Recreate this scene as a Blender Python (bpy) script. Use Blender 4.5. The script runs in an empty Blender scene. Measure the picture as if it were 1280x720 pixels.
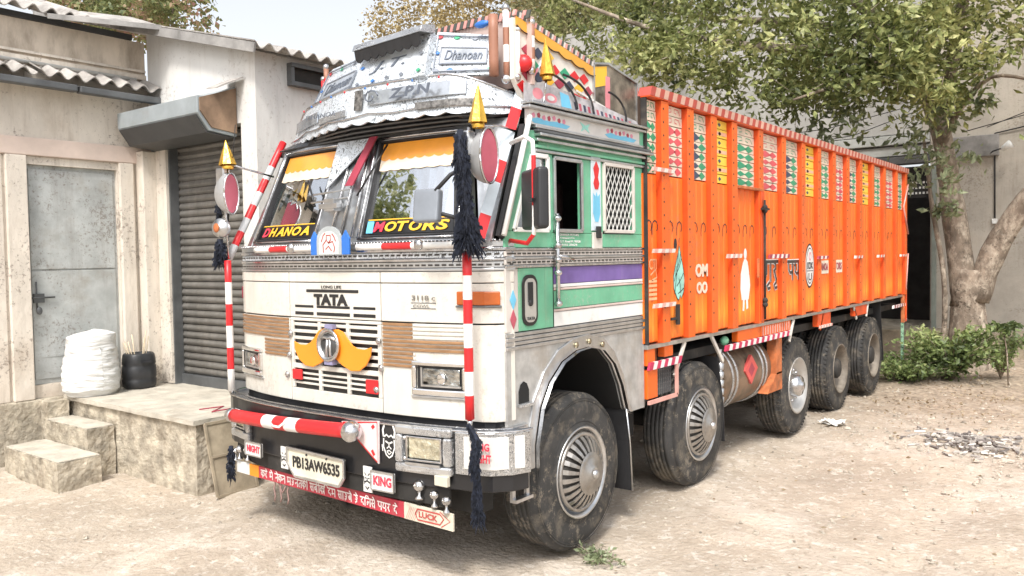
import bpy, bmesh, math, random
import numpy as np
from mathutils import Vector, Matrix
R = math.radians
random.seed(7); rng = np.random.default_rng(7)
S = bpy.context.scene
C = S.collection

# ------------------------------------------------------------ camera, world, sun, exposure
def setup_camera():
    yaw, pitch, roll = 0.6574, -0.0388, -0.0161
    f = Vector((-math.sin(yaw)*math.cos(pitch), math.cos(yaw)*math.cos(pitch), math.sin(pitch)))
    r = Vector((math.cos(yaw), math.sin(yaw), 0)); u = r.cross(f)
    c, s = math.cos(roll), math.sin(roll)
    r2 = r*c+u*s; u2 = r*(-s)+u*c
    m = Matrix((r2, u2, -f)).transposed().to_4x4()
    m.translation = (4.1573, -4.5425, 1.9584)
    cd = bpy.data.cameras.new('camera'); cd.sensor_width = 36; cd.lens = 1027.5933/1280*36
    cd.clip_start = .05; cd.clip_end = 1500
    o = bpy.data.objects.new('camera', cd); o.matrix_world = m
    C.objects.link(o); S.camera = o
setup_camera()
SUN_EL, SUN_AZ = R(52), R(152)      # azimuth clockwise from +Y
w = bpy.data.worlds.new('World'); S.world = w; w.use_nodes = True
nt = w.node_tree; nt.nodes.clear()
wo = nt.nodes.new('ShaderNodeOutputWorld'); bg = nt.nodes.new('ShaderNodeBackground')
sky = nt.nodes.new('ShaderNodeTexSky'); sky.sky_type = 'NISHITA'; sky.sun_disc = False
sky.sun_elevation = SUN_EL; sky.sun_rotation = SUN_AZ; sky.dust_density = 4; sky.ozone_density = 2; sky.air_density = 1
hs = nt.nodes.new('ShaderNodeHueSaturation'); hs.inputs['Saturation'].default_value = .22; hs.inputs['Value'].default_value = 1.9
nt.links.new(sky.outputs[0], hs.inputs['Color']); nt.links.new(hs.outputs[0], bg.inputs[0])
bg.inputs[1].default_value = .15
nt.links.new(bg.outputs[0], wo.inputs[0])
sd = bpy.data.lights.new('sun', 'SUN'); sd.energy = 3.1; sd.angle = R(10); sd.color = (1, .95, .87)
so = bpy.data.objects.new('sun', sd); C.objects.link(so)
d = Vector((math.sin(SUN_AZ)*math.cos(SUN_EL), math.cos(SUN_AZ)*math.cos(SUN_EL), math.sin(SUN_EL)))
so.rotation_euler = d.to_track_quat('Z', 'Y').to_euler(); so.location = (6, -8, 12)
S.view_settings.view_transform = 'Standard'; S.view_settings.look = 'None'
S.view_settings.gamma = 1; S.view_settings.use_curve_mapping = False
S.view_settings.exposure = -.02

# ------------------------------------------------------------ materials
MATS = {}
def mat(name, col, rough=.6, metal=0., var=.12, scale=4., bump=.0, bscale=60., dirt=None, dirt_amt=.0, dscale=1.5, spec=.5, stretch=None, streak=None, streak_amt=.5, speck=None, speck_amt=.6, sscale=30, coat=0.):
    if name in MATS: return MATS[name]
    m = bpy.data.materials.new(name); m.use_nodes = True; n = m.node_tree; N = n.nodes; L = n.links
    b = N['Principled BSDF']; b.inputs['Roughness'].default_value = rough; b.inputs['Metallic'].default_value = metal
    b.inputs['Specular IOR Level'].default_value = spec
    if coat: b.inputs['Coat Weight'].default_value = coat; b.inputs['Coat Roughness'].default_value = .12
    tc = N.new('ShaderNodeTexCoord'); gp = N.new('ShaderNodeNewGeometry')
    mp = N.new('ShaderNodeMapping'); L.new(gp.outputs['Position'], mp.inputs[0])
    if stretch: mp.inputs['Scale'].default_value = stretch
    no = N.new('ShaderNodeTexNoise'); no.inputs['Scale'].default_value = scale; no.inputs['Detail'].default_value = 6; no.inputs['Roughness'].default_value = .62
    L.new(mp.outputs[0], no.inputs[0])
    mx = N.new('ShaderNodeMix'); mx.data_type = 'RGBA'
    c = tuple(col)
    mx.inputs[6].default_value = tuple(max(0, x*(1-var*1.6)) for x in c)+(1,)
    mx.inputs[7].default_value = tuple(min(1, x*(1+var)) for x in c)+(1,)
    cr = N.new('ShaderNodeMapRange'); cr.inputs[1].default_value = .3; cr.inputs[2].default_value = .7
    L.new(no.outputs[0], cr.inputs[0]); L.new(cr.outputs[0], mx.inputs[0])
    out = mx.outputs[2]
    if dirt:
        n2 = N.new('ShaderNodeTexNoise'); n2.inputs['Scale'].default_value = dscale; n2.inputs['Detail'].default_value = 8; n2.inputs['Roughness'].default_value = .7
        L.new(mp.outputs[0], n2.inputs[0])
        r2 = N.new('ShaderNodeMapRange'); r2.inputs[1].default_value = .62-.25*dirt_amt; r2.inputs[2].default_value = .78-.1*dirt_amt
        r2.inputs[4].default_value = min(1, .4+dirt_amt)
        L.new(n2.outputs[0], r2.inputs[0])
        m2 = N.new('ShaderNodeMix'); m2.data_type = 'RGBA'; L.new(out, m2.inputs[6]); m2.inputs[7].default_value = tuple(dirt)+(1,)
        L.new(r2.outputs[0], m2.inputs[0]); out = m2.outputs[2]
    if streak:
        m2_ = N.new('ShaderNodeMapping'); m2_.inputs['Scale'].default_value = (9, 9, .8); L.new(gp.outputs['Position'], m2_.inputs[0])
        n4 = N.new('ShaderNodeTexNoise'); n4.inputs['Scale'].default_value = 1.; n4.inputs['Detail'].default_value = 7; n4.inputs['Roughness'].default_value = .7; L.new(m2_.outputs[0], n4.inputs[0])
        r4 = N.new('ShaderNodeMapRange'); r4.inputs[1].default_value = .52; r4.inputs[2].default_value = .74; r4.inputs[4].default_value = streak_amt; L.new(n4.outputs[0], r4.inputs[0])
        m4 = N.new('ShaderNodeMix'); m4.data_type = 'RGBA'; L.new(out, m4.inputs[6]); m4.inputs[7].default_value = tuple(streak)+(1,); L.new(r4.outputs[0], m4.inputs[0]); out = m4.outputs[2]
    if speck:
        n5 = N.new('ShaderNodeTexNoise'); n5.inputs['Scale'].default_value = sscale; n5.inputs['Detail'].default_value = 4; n5.inputs['Roughness'].default_value = .8; L.new(gp.outputs['Position'], n5.inputs[0])
        n6 = N.new('ShaderNodeTexNoise'); n6.inputs['Scale'].default_value = 1.7; L.new(gp.outputs['Position'], n6.inputs[0])
        a5 = N.new('ShaderNodeMath'); a5.operation = 'MULTIPLY_ADD'; a5.inputs[1].default_value = .45; L.new(n6.outputs[0], a5.inputs[0]); L.new(n5.outputs[0], a5.inputs[2])
        r5 = N.new('ShaderNodeMapRange'); r5.inputs[1].default_value = .80; r5.inputs[2].default_value = .90; r5.inputs[4].default_value = speck_amt; L.new(a5.outputs[0], r5.inputs[0])
        m5 = N.new('ShaderNodeMix'); m5.data_type = 'RGBA'; L.new(out, m5.inputs[6]); m5.inputs[7].default_value = tuple(speck)+(1,); L.new(r5.outputs[0], m5.inputs[0]); out = m5.outputs[2]
    L.new(out, b.inputs['Base Color'])
    if bump:
        n3 = N.new('ShaderNodeTexNoise'); n3.inputs['Scale'].default_value = bscale; n3.inputs['Detail'].default_value = 5
        L.new(mp.outputs[0], n3.inputs[0])
        bp = N.new('ShaderNodeBump'); bp.inputs['Strength'].default_value = bump; bp.inputs['Distance'].default_value = .02
        L.new(n3.outputs[0], bp.inputs['Height']); L.new(bp.outputs[0], b.inputs['Normal'])
    MATS[name] = m
    return m
def node(m, t): return m.node_tree.nodes.new(t)
def base_socket(m): return m.node_tree.nodes['Principled BSDF'].inputs['Base Color']

CREAM = mat('cream_paint', (.64, .615, .56), .34, var=.06, dirt=(.40, .34, .26), dirt_amt=.16, dscale=3, streak=(.45, .38, .29), streak_amt=.28, speck=(.3, .24, .18), speck_amt=.3, sscale=26, coat=.25)
WHITE = mat('white_paint', (.76, .76, .74), .4, var=.05, dirt=(.45, .4, .34), dirt_amt=.2, dscale=5, streak=(.5, .45, .4), streak_amt=.3)
RED = mat('red_paint', (.62, .02, .025), .35, var=.12, dirt=(.3, .08, .06), dirt_amt=.1, dscale=8)
GREEN = mat('green_paint', (.15, .45, .28), .42, var=.12, dirt=(.24, .33, .22), dirt_amt=.25, dscale=6, streak=(.30, .36, .26), streak_amt=.35, speck=(.4, .42, .36), speck_amt=.5)
PURPLE = mat('purple_paint', (.17, .11, .34), .45, var=.15, streak=(.28, .24, .38), streak_amt=.4)
BLACK = mat('black_rubber', (.02, .02, .022), .6, var=.3)
GLOSSBLACK = mat('black_paint', (.018, .018, .02), .3, var=.3)
DARK = mat('dark_chassis', (.03, .028, .026), .8, var=.4, dirt=(.14, .11, .08), dirt_amt=.25, dscale=4)
CHROME = mat('chrome', (.62, .62, .63), .2, 1., var=.2, scale=14, bump=.12, bscale=45, dirt=(.34, .30, .25), dirt_amt=.1, dscale=9)
STEEL = mat('brushed_steel', (.62, .63, .64), .36, 1., var=.15, scale=7, bump=.12, bscale=30, dirt=(.40, .36, .3), dirt_amt=.12, dscale=4)
SKIRT = mat('galvanised_skirt', (.50, .50, .49), .5, .5, var=.16, scale=9, bump=.12, bscale=25, dirt=(.38, .33, .27), dirt_amt=.4, dscale=2.6, streak=(.30, .27, .23), streak_amt=.45)
ORANGE = mat('orange_paint', (.78, .135, .012), .45, var=.10, scale=2.2, dirt=(.50, .12, .03), dirt_amt=.22, dscale=2.5, streak=(.42, .12, .05), streak_amt=.4, speck=(.25, .10, .06), speck_amt=.5)
ORANGED = mat('deep_orange_paint_and_shade', (.68, .085, .014), .45, var=.15, scale=4, dirt=(.3, .07, .03), dirt_amt=.22, dscale=6)
MUSTACHE = mat('orange_reflector', (.82, .27, .02), .4, var=.04)
BROWN = mat('brown_tape', (.30, .165, .08), .42, var=.28, scale=9, stretch=(1, 1, 5), bump=.1)
PINK = mat('pink_paint', (.72, .26, .30), .4, var=.1)
MAROON = mat('maroon_paint', (.36, .045, .075), .45, var=.2)
YELLOW = mat('yellow_paint', (.82, .47, .04), .42, var=.06)
GOLD = mat('gold_foil', (.80, .48, .08), .3, .75, var=.2, scale=20, bump=.3, bscale=30)
BLUE = mat('blue_paint', (.03, .16, .55), .4, var=.1)
LBLUE = mat('light_blue_paint', (.16, .50, .72), .4, var=.1)
AQUA = mat('aqua_paint', (.30, .66, .58), .45, var=.15, scale=9)
NAVY = mat('navy_yarn', (.012, .016, .03), .9, var=.5, scale=40)
RUBBER = mat('tyre_rubber', (.040, .039, .038), .78, var=.25, scale=6, bump=.1, bscale=70, dirt=(.20, .17, .13), dirt_amt=.48, dscale=5, speck=(.26, .22, .17), speck_amt=.6, sscale=14)
WALLP = mat('painted_plaster', (.66, .60, .525), .88, var=.10, scale=3.2, bump=.4, bscale=16, dirt=(.42, .34, .265), dirt_amt=.42, dscale=1.1, stretch=(1, 1, .55), streak=(.36, .30, .24), streak_amt=.62, speck=(.20, .16, .13), speck_amt=.7, sscale=22)
WALLPI = mat('pink_beam_plaster', (.66, .54, .47), .88, var=.1, scale=2.5, bump=.2, bscale=16, dirt=(.36, .2, .17), dirt_amt=.22, dscale=1.4)
WALLG = mat('grey_white_plaster', (.63, .62, .60), .88, var=.07, scale=1.8, bump=.25, bscale=14, dirt=(.42, .37, .32), dirt_amt=.3, dscale=.9, stretch=(1, 1, .4), streak=(.42, .37, .32), streak_amt=.45, speck=(.25, .21, .18), speck_amt=.5, sscale=20)
WALLST = mat('stained_plaster', (.60, .52, .43), .9, var=.15, scale=2.8, bump=.25, bscale=14, dirt=(.20, .16, .12), dirt_amt=.48, dscale=2.6, stretch=(1, 1, .35))
CONC = mat('rough_concrete', (.44, .39, .31), .92, var=.32, scale=7, bump=1., bscale=22, dirt=(.17, .135, .095), dirt_amt=.5, dscale=4.5)
CONCT = mat('worn_concrete_top', (.50, .46, .39), .9, var=.16, scale=5, bump=.3, bscale=30, dirt=(.25, .21, .16), dirt_amt=.35, dscale=2.6)
DOORM = mat('blue_grey_door', (.47, .49, .485), .58, .15, var=.16, scale=4.5, bump=.08, bscale=9, dirt=(.33, .30, .26), dirt_amt=.36, dscale=3.2, streak=(.28, .26, .24), streak_amt=.5, speck=(.17, .13, .1), speck_amt=.6)
SHUT = mat('shutter_steel', (.20, .19, .175), .5, .4, var=.2, scale=5, dirt=(.11, .095, .08), dirt_amt=.25, dscale=2, streak=(.32, .29, .25), streak_amt=.4)
ASB = mat('asbestos_sheet', (.40, .375, .35), .9, var=.25, scale=5, bump=.35, bscale=30, dirt=(.13, .11, .1), dirt_amt=.45, dscale=3)
HOOD = mat('blue_grey_hood', (.36, .40, .42), .5, .3, var=.12, dirt=(.3, .27, .24), dirt_amt=.2, dscale=3)
GREYM = mat('grey_metal', (.13, .135, .14), .5, .4, var=.2)
SACK = mat('white_woven_sack', (.70, .70, .69), .65, var=.06, scale=5, bump=1., bscale=7, dirt=(.52, .45, .37), dirt_amt=.3, dscale=3, stretch=(1, .8, 4.5))
CAN = mat('black_can', (.035, .036, .04), .45, var=.3)
STICK = mat('pale_sticks', (.62, .52, .38), .8, var=.2)
WALLR = mat('warm_rear_wall', (.45, .41, .355), .9, var=.14, scale=1.8, bump=.25, bscale=12, dirt=(.31, .26, .2), dirt_amt=.42, dscale=.9, streak=(.27, .23, .19), streak_amt=.5, speck=(.2, .17, .13))
WALLRG = mat('grey_rear_wall', (.42, .41, .39), .92, var=.14, scale=1.3, bump=.2, bscale=8, dirt=(.24, .23, .215), dirt_amt=.45, dscale=.8, stretch=(1, 1, .3))
BARK = mat('tree_bark', (.24, .19, .145), .92, var=.35, scale=5, bump=1., bscale=14, dirt=(.60, .52, .42), dirt_amt=.6, dscale=7, stretch=(1, 1, .6), speck=(.07, .055, .04), speck_amt=.9, sscale=16)
RUST = mat('rusty_orange', (.50, .15, .05), .7, var=.3, scale=8, dirt=(.16, .09, .05), dirt_amt=.4, dscale=6)
TANK = mat('dusty_tank', (.20, .145, .10), .5, .3, var=.35, scale=6, dirt=(.34, .20, .12), dirt_amt=.4, dscale=4)
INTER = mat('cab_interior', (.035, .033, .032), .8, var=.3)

def mat_glass():
    m = bpy.data.materials.new('tinted_windscreen_glass'); m.use_nodes = True; n = m.node_tree
    b = n.nodes['Principled BSDF']; b.inputs['Base Color'].default_value = (.9, .95, .97, 1)
    n.nodes.remove(b)
    tr = n.nodes.new('ShaderNodeBsdfTransparent'); tr.inputs[0].default_value = (.93, .95, .95, 1)
    gl = n.nodes.new('ShaderNodeBsdfGlossy'); gl.inputs['Roughness'].default_value = .015; gl.inputs['Color'].default_value = (.95, .97, 1, 1)
    fr = n.nodes.new('ShaderNodeFresnel'); fr.inputs[0].default_value = 1.5
    mr = n.nodes.new('ShaderNodeMapRange'); mr.inputs[1].default_value = 0; mr.inputs[2].default_value = .3; mr.inputs[3].default_value = .62; mr.inputs[4].default_value = .9
    mx = n.nodes.new('ShaderNodeMixShader'); n.links.new(fr.outputs[0], mr.inputs[0]); n.links.new(mr.outputs[0], mx.inputs[0])
    n.links.new(tr.outputs[0], mx.inputs[1]); n.links.new(gl.outputs[0], mx.inputs[2]); n.links.new(mx.outputs[0], n.nodes['Material Output'].inputs[0])
    return m
GLASS = mat_glass()
def mat_lens():
    m = mat('lamp_lens', (.42, .42, .40), .08, .9, var=.8, scale=16, bump=1., bscale=9, stretch=(1, 1, 2))  # strong colour contrast paints bright highlights into the dark lens
    return m
LENS = mat_lens()
def mat_embossed(name, col, scale, strength, metal=1., rough=.25):
    # thin engraved scrollwork: contour lines of a distorted noise
    m = bpy.data.materials.new(name); m.use_nodes = True; N = m.node_tree.nodes; L = m.node_tree.links
    b = N['Principled BSDF']; b.inputs['Metallic'].default_value = metal; b.inputs['Roughness'].default_value = rough
    g = N.new('ShaderNodeNewGeometry'); no = N.new('ShaderNodeTexNoise'); no.inputs['Scale'].default_value = scale; no.inputs['Detail'].default_value = 1.5; no.inputs['Distortion'].default_value = 1.2
    L.new(g.outputs['Position'], no.inputs[0])
    mu = N.new('ShaderNodeMath'); mu.operation = 'MULTIPLY'; mu.inputs[1].default_value = 9; L.new(no.outputs[0], mu.inputs[0])
    pp = N.new('ShaderNodeMath'); pp.operation = 'PINGPONG'; pp.inputs[1].default_value = .5; L.new(mu.outputs[0], pp.inputs[0])
    mr = N.new('ShaderNodeMapRange'); mr.inputs[1].default_value = .03; mr.inputs[2].default_value = .17; L.new(pp.outputs[0], mr.inputs[0])
    n2 = N.new('ShaderNodeTexNoise'); n2.inputs['Scale'].default_value = 3.5; L.new(g.outputs['Position'], n2.inputs[0])
    m2 = N.new('ShaderNodeMapRange'); m2.inputs[1].default_value = .52; m2.inputs[2].default_value = .64; L.new(n2.outputs[0], m2.inputs[0])
    mxx = N.new('ShaderNodeMath'); mxx.operation = 'MAXIMUM'; L.new(mr.outputs[0], mxx.inputs[0]); L.new(m2.outputs[0], mxx.inputs[1])
    bp = N.new('ShaderNodeBump'); bp.inputs['Strength'].default_value = strength; bp.inputs['Distance'].default_value = .004
    L.new(mxx.outputs[0], bp.inputs['Height']); L.new(bp.outputs[0], b.inputs['Normal'])
    mx = N.new('ShaderNodeMix'); mx.data_type = 'RGBA'; mx.inputs[6].default_value = tuple(c*.16 for c in col)+(1,); mx.inputs[7].default_value = tuple(col)+(1,)
    L.new(mxx.outputs[0], mx.inputs[0]); L.new(mx.outputs[2], b.inputs['Base Color'])
    return m
EMB = mat_embossed('embossed_steel', (.74, .79, .84), 13, .4, .35, .3)
EMB2 = mat_embossed('hammered_trim', (.66, .67, .68), 30, .8, .9, .28)
def mat_body_panel():
    # orange lorry side with an airbrushed yellow band low down
    m = mat('orange_side_paint', (.81, .150, .013), .45, var=.07, scale=1.8, dirt=(.62, .09, .015), dirt_amt=.2, dscale=2.0, streak=(.55, .12, .03), streak_amt=.22, speck=(.30, .12, .06), speck_amt=.45, sscale=18, bump=.03, bscale=9)
    n = m.node_tree; N = n.nodes; L = n.links; bs = base_socket(m); src = bs.links[0].from_socket
    g = N.new('ShaderNodeNewGeometry'); sx = N.new('ShaderNodeSeparateXYZ'); L.new(g.outputs['Position'], sx.inputs[0])
    no = N.new('ShaderNodeTexNoise'); no.inputs['Scale'].default_value = 3
    ma = N.new('ShaderNodeMath'); ma.operation = 'MULTIPLY_ADD'; ma.inputs[1].default_value = .16; L.new(no.outputs[0], ma.inputs[0]); L.new(sx.outputs[2], ma.inputs[2])
    cr = N.new('ShaderNodeValToRGB'); e = cr.color_ramp.elements; e[0].position = .0; e[0].color = (0, 0, 0, 1); e[1].position = 1; e[1].color = (0, 0, 0, 1)
    a = cr.color_ramp.elements.new(.35); a.color = (.55, .55, .55, 1); a = cr.color_ramp.elements.new(.5); a.color = (.5, .5, .5, 1)
    mr = N.new('ShaderNodeMapRange'); mr.inputs[1].default_value = 1.38; mr.inputs[2].default_value = 1.72
    L.new(ma.outputs[0], mr.inputs[0]); L.new(mr.outputs[0], cr.inputs[0])
    mx = N.new('ShaderNodeMix'); mx.data_type = 'RGBA'; mx.inputs[7].default_value = (.82, .34, .03, 1)
    L.new(cr.outputs[0], mx.inputs[0]); L.new(src, mx.inputs[6]); L.new(mx.outputs[2], bs)
    return m
SIDE = mat_body_panel()
def mat_ground():
    m = mat('dusty_ground', (.44, .37, .295), .95, var=.14, scale=1.2, bump=.9, bscale=26)
    n = m.node_tree; N = n.nodes; L = n.links; bs = base_socket(m); src = bs.links[0].from_socket
    g = N.new('ShaderNodeNewGeometry')
    def patch(src, scale, lo, hi, col, amt, dist=0):
        no = N.new('ShaderNodeTexNoise'); no.inputs['Scale'].default_value = scale; no.inputs['Detail'].default_value = 8; no.inputs['Roughness'].default_value = .72; no.inputs['Distortion'].default_value = dist
        L.new(g.outputs['Position'], no.inputs[0])
        mr = N.new('ShaderNodeMapRange'); mr.inputs[1].default_value = lo; mr.inputs[2].default_value = hi; mr.inputs[4].default_value = amt; L.new(no.outputs[0], mr.inputs[0])
        mx = N.new('ShaderNodeMix'); mx.data_type = 'RGBA'; L.new(mr.outputs[0], mx.inputs[0]); L.new(src, mx.inputs[6]); mx.inputs[7].default_value = col+(1,)
        return mx.outputs[2]
    o = patch(src, .55, .47, .62, (.56, .495, .425), .8)
    o = patch(o, 1.4, .50, .62, (.33, .275, .215), .5, .6)
    o = patch(o, 5.0, .52, .66, (.30, .245, .185), .6, .8)
    o = patch(o, 11, .54, .62, (.66, .61, .55), .55, .3)
    o = patch(o, 34, .57, .66, (.17, .14, .10), .65)
    o = patch(o, 55, .60, .66, (.66, .60, .53), .5)
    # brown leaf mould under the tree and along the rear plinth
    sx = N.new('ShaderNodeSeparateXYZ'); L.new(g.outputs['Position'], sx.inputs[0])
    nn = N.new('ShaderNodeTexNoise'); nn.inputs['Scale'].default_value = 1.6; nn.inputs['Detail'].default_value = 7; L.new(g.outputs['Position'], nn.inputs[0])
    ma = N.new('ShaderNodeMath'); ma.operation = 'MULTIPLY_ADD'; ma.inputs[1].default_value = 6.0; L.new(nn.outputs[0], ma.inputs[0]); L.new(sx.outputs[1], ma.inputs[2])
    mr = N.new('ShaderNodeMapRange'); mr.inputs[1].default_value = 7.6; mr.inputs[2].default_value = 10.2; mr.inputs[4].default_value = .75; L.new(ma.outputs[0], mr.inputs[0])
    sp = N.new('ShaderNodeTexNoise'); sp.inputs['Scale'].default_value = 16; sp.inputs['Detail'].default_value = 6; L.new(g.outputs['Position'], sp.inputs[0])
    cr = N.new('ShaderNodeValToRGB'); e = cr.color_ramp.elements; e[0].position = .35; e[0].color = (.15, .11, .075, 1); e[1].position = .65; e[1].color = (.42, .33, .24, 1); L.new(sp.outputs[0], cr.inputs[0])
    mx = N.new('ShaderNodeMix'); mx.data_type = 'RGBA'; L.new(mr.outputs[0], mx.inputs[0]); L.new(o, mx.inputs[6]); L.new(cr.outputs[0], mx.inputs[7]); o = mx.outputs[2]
    L.new(o, bs)
    return m
GROUND = mat_ground()
def mat_leaf(name, c1, c2, c3, rough=.5):
    m = bpy.data.materials.new(name); m.use_nodes = True; N = m.node_tree.nodes; L = m.node_tree.links
    b = N['Principled BSDF']; b.inputs['Roughness'].default_value = rough
    g = N.new('ShaderNodeNewGeometry')
    no = N.new('ShaderNodeTexNoise'); no.inputs['Scale'].default_value = .9; L.new(g.outputs['Position'], no.inputs[0])
    wn = N.new('ShaderNodeTexNoise'); wn.inputs['Scale'].default_value = 13; L.new(g.outputs['Position'], wn.inputs[0])
    ad = N.new('ShaderNodeMath'); ad.operation = 'ADD'; L.new(no.outputs[0], ad.inputs[0]); L.new(wn.outputs[0], ad.inputs[1])
    mr = N.new('ShaderNodeMapRange'); mr.inputs[1].default_value = .72; mr.inputs[2].default_value = 1.28; L.new(ad.outputs[0], mr.inputs[0])
    cr = N.new('ShaderNodeValToRGB'); e = cr.color_ramp.elements; e[0].color = c1+(1,); e[1].color = c3+(1,); k = e.new(.5); k.color = c2+(1,)
    L.new(mr.outputs[0], cr.inputs[0]); L.new(cr.outputs[0], b.inputs['Base Color'])
    tl = N.new('ShaderNodeBsdfTranslucent'); L.new(cr.outputs[0], tl.inputs[0]); mx = N.new('ShaderNodeMixShader'); mx.inputs[0].default_value = .3
    L.new(b.outputs[0], mx.inputs[1]); L.new(tl.outputs[0], mx.inputs[2]); L.new(mx.outputs[0], N['Material Output'].inputs[0])
    return m
LEAFG = mat_leaf('green_leaves', (.045, .065, .02), (.23, .26, .085), (.58, .57, .26))
LEAFY = mat_leaf('dry_golden_leaves', (.16, .12, .05), (.38, .29, .13), (.55, .45, .25))
LEAFB = mat_leaf('shrub_leaves', (.06, .09, .03), (.20, .27, .09), (.50, .53, .26))
LEAFD = mat_leaf('dry_litter', (.20, .14, .08), (.36, .28, .18), (.55, .48, .36))

# ------------------------------------------------------------ mesh helpers
class MB:
    def __init__(s): s.v = []; s.f = []; s.m = []; s.sm = []
    def add(s, vs, fs, mi=0, sm=False):
        o = len(s.v); s.v.extend([tuple(p) for p in vs]); s.f.extend([tuple(i+o for i in f) for f in fs]); s.m.extend([mi]*len(fs)); s.sm.extend([sm]*len(fs)); return s
    def box(s, a, b, mi=0, M=None):
        x0, y0, z0 = a; x1, y1, z1 = b
        vs = [Vector(p) for p in ((x0,y0,z0),(x1,y0,z0),(x1,y1,z0),(x0,y1,z0),(x0,y0,z1),(x1,y0,z1),(x1,y1,z1),(x0,y1,z1))]
        if M: vs = [M @ p for p in vs]
        return s.add(vs, [(0,3,2,1),(4,5,6,7),(0,1,5,4),(1,2,6,5),(2,3,7,6),(3,0,4,7)], mi)
    def hexa(s, q0, q1, mi=0):      # two matching quads
        n = len(q0); vs = list(q0)+list(q1)
        fs = [tuple(range(n))[::-1], tuple(range(n, 2*n))]+[(i, (i+1) % n, n+(i+1) % n, n+i) for i in range(n)]
        return s.add(vs, fs, mi)
    def prism(s, pts, off, mi=0):   # polygon of 3-D points pushed along off
        off = Vector(off); return s.hexa([Vector(p) for p in pts], [Vector(p)+off for p in pts], mi)
    def bar(s, a, b, w, h, up=(0,0,1), mi=0):
        a = Vector(a); b = Vector(b); d = (b-a).normalized(); up = Vector(up)
        x = d.cross(up)
        if x.length < 1e-4: x = d.cross(Vector((1,0,0)))
        x.normalize(); y = x.cross(d)
        q = [x*w/2+y*h/2, x*-w/2+y*h/2, x*-w/2-y*h/2, x*w/2-y*h/2]
        return s.hexa([a+p for p in q], [b+p for p in q], mi)
    def tube(s, pts, r, n=8, mi=0, caps=True, segm=None):
        pts = [Vector(p) for p in pts]; rs = r if isinstance(r, (list, tuple)) else [r]*len(pts)
        o = len(s.v); prev = None
        for i, p in enumerate(pts):
            d = (pts[min(i+1, len(pts)-1)]-pts[max(i-1, 0)]).normalized()
            if prev is None:
                x = d.cross(Vector((0,0,1)));
                if x.length < 1e-3: x = d.cross(Vector((1,0,0)))
            else: x = prev-d*prev.dot(d)
            x.normalize(); prev = x; y = d.cross(x)
            for k in range(n):
                a = 2*math.pi*k/n; q = p+(x*math.cos(a)+y*math.sin(a))*rs[i]; s.v.append(tuple(q))
        for i in range(len(pts)-1):
            for k in range(n):
                s.f.append((o+i*n+k, o+i*n+(k+1) % n, o+(i+1)*n+(k+1) % n, o+(i+1)*n+k)); s.m.append(segm[i] if segm else mi); s.sm.append(True)
        if caps:
            s.f.append(tuple(o+k for k in range(n))[::-1]); s.m.append(segm[0] if segm else mi); s.sm.append(False)
            l = o+(len(pts)-1)*n; s.f.append(tuple(l+k for k in range(n))); s.m.append(segm[-1] if segm else mi); s.sm.append(False)
        return s
    def lathe(s, prof, c, ax=(1,0,0), n=32, mi=0, mis=None):    # prof: (distance along axis, radius)
        c = Vector(c); ax = Vector(ax).normalized(); x = ax.cross(Vector((0,0,1)))
        if x.length < 1e-3: x = Vector((1,0,0))
        x.normalize(); y = ax.cross(x); o = len(s.v)
        for t, r in prof:
            for k in range(n):
                a = 2*math.pi*k/n; s.v.append(tuple(c+ax*t+(x*math.cos(a)+y*math.sin(a))*max(r, 1e-5)))
        for i in range(len(prof)-1):
            for k in range(n):
                s.f.append((o+i*n+k, o+i*n+(k+1) % n, o+(i+1)*n+(k+1) % n, o+(i+1)*n+k)); s.m.append(mis[i] if mis else mi); s.sm.append(True)
        return s
    def ball(s, c, r, n=12, k=8, mi=0, sc=(1,1,1)):
        o = len(s.v)
        for i in range(k+1):
            t = math.pi*i/k
            for j in range(n):
                a = 2*math.pi*j/n; s.v.append((c[0]+r*sc[0]*math.sin(t)*math.cos(a)+0., c[1]+r*sc[1]*math.sin(t)*math.sin(a), c[2]+r*sc[2]*math.cos(t)))
        for i in range(k):
            for j in range(n):
                s.f.append((o+i*n+j, o+(i+1)*n+j, o+(i+1)*n+(j+1) % n, o+i*n+(j+1) % n)); s.m.append(mi); s.sm.append(True)
        return s
    def grid(s, P, mi=0, sm=True):      # P[i][j] points
        o = len(s.v); h = len(P); w_ = len(P[0])
        for r in P: s.v.extend([tuple(p) for p in r])
        for i in range(h-1):
            for j in range(w_-1):
                s.f.append((o+i*w_+j, o+i*w_+j+1, o+(i+1)*w_+j+1, o+(i+1)*w_+j)); s.m.append(mi); s.sm.append(sm)
        return s
    def slab(s, P, N_, th, mi=0):       # grid of points P with normals N_ -> closed slab
        h = len(P); w_ = len(P[0]); o = len(s.v)
        for r in P: s.v.extend([tuple(p) for p in r])
        for r, nr in zip(P, N_): s.v.extend([tuple(Vector(p)-Vector(q)*th) for p, q in zip(r, nr)])
        k = h*w_
        def F(*a): s.f.append(tuple(o+i for i in a)); s.m.append(mi); s.sm.append(False)
        for i in range(h-1):
            for j in range(w_-1):
                a, b, c, d_ = i*w_+j, i*w_+j+1, (i+1)*w_+j+1, (i+1)*w_+j
                F(a, b, c, d_); F(d_+k, c+k, b+k, a+k)
        for j in range(w_-1):
            F(j, j+k, j+1+k, j+1); b = (h-1)*w_; F(b+j, b+j+1, b+j+1+k, b+j+k)
        for i in range(h-1):
            a = i*w_; b = (i+1)*w_; F(a, b, b+k, a+k); a = i*w_+w_-1; b = (i+1)*w_+w_-1; F(a, a+k, b+k, b)
        return s
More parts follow.
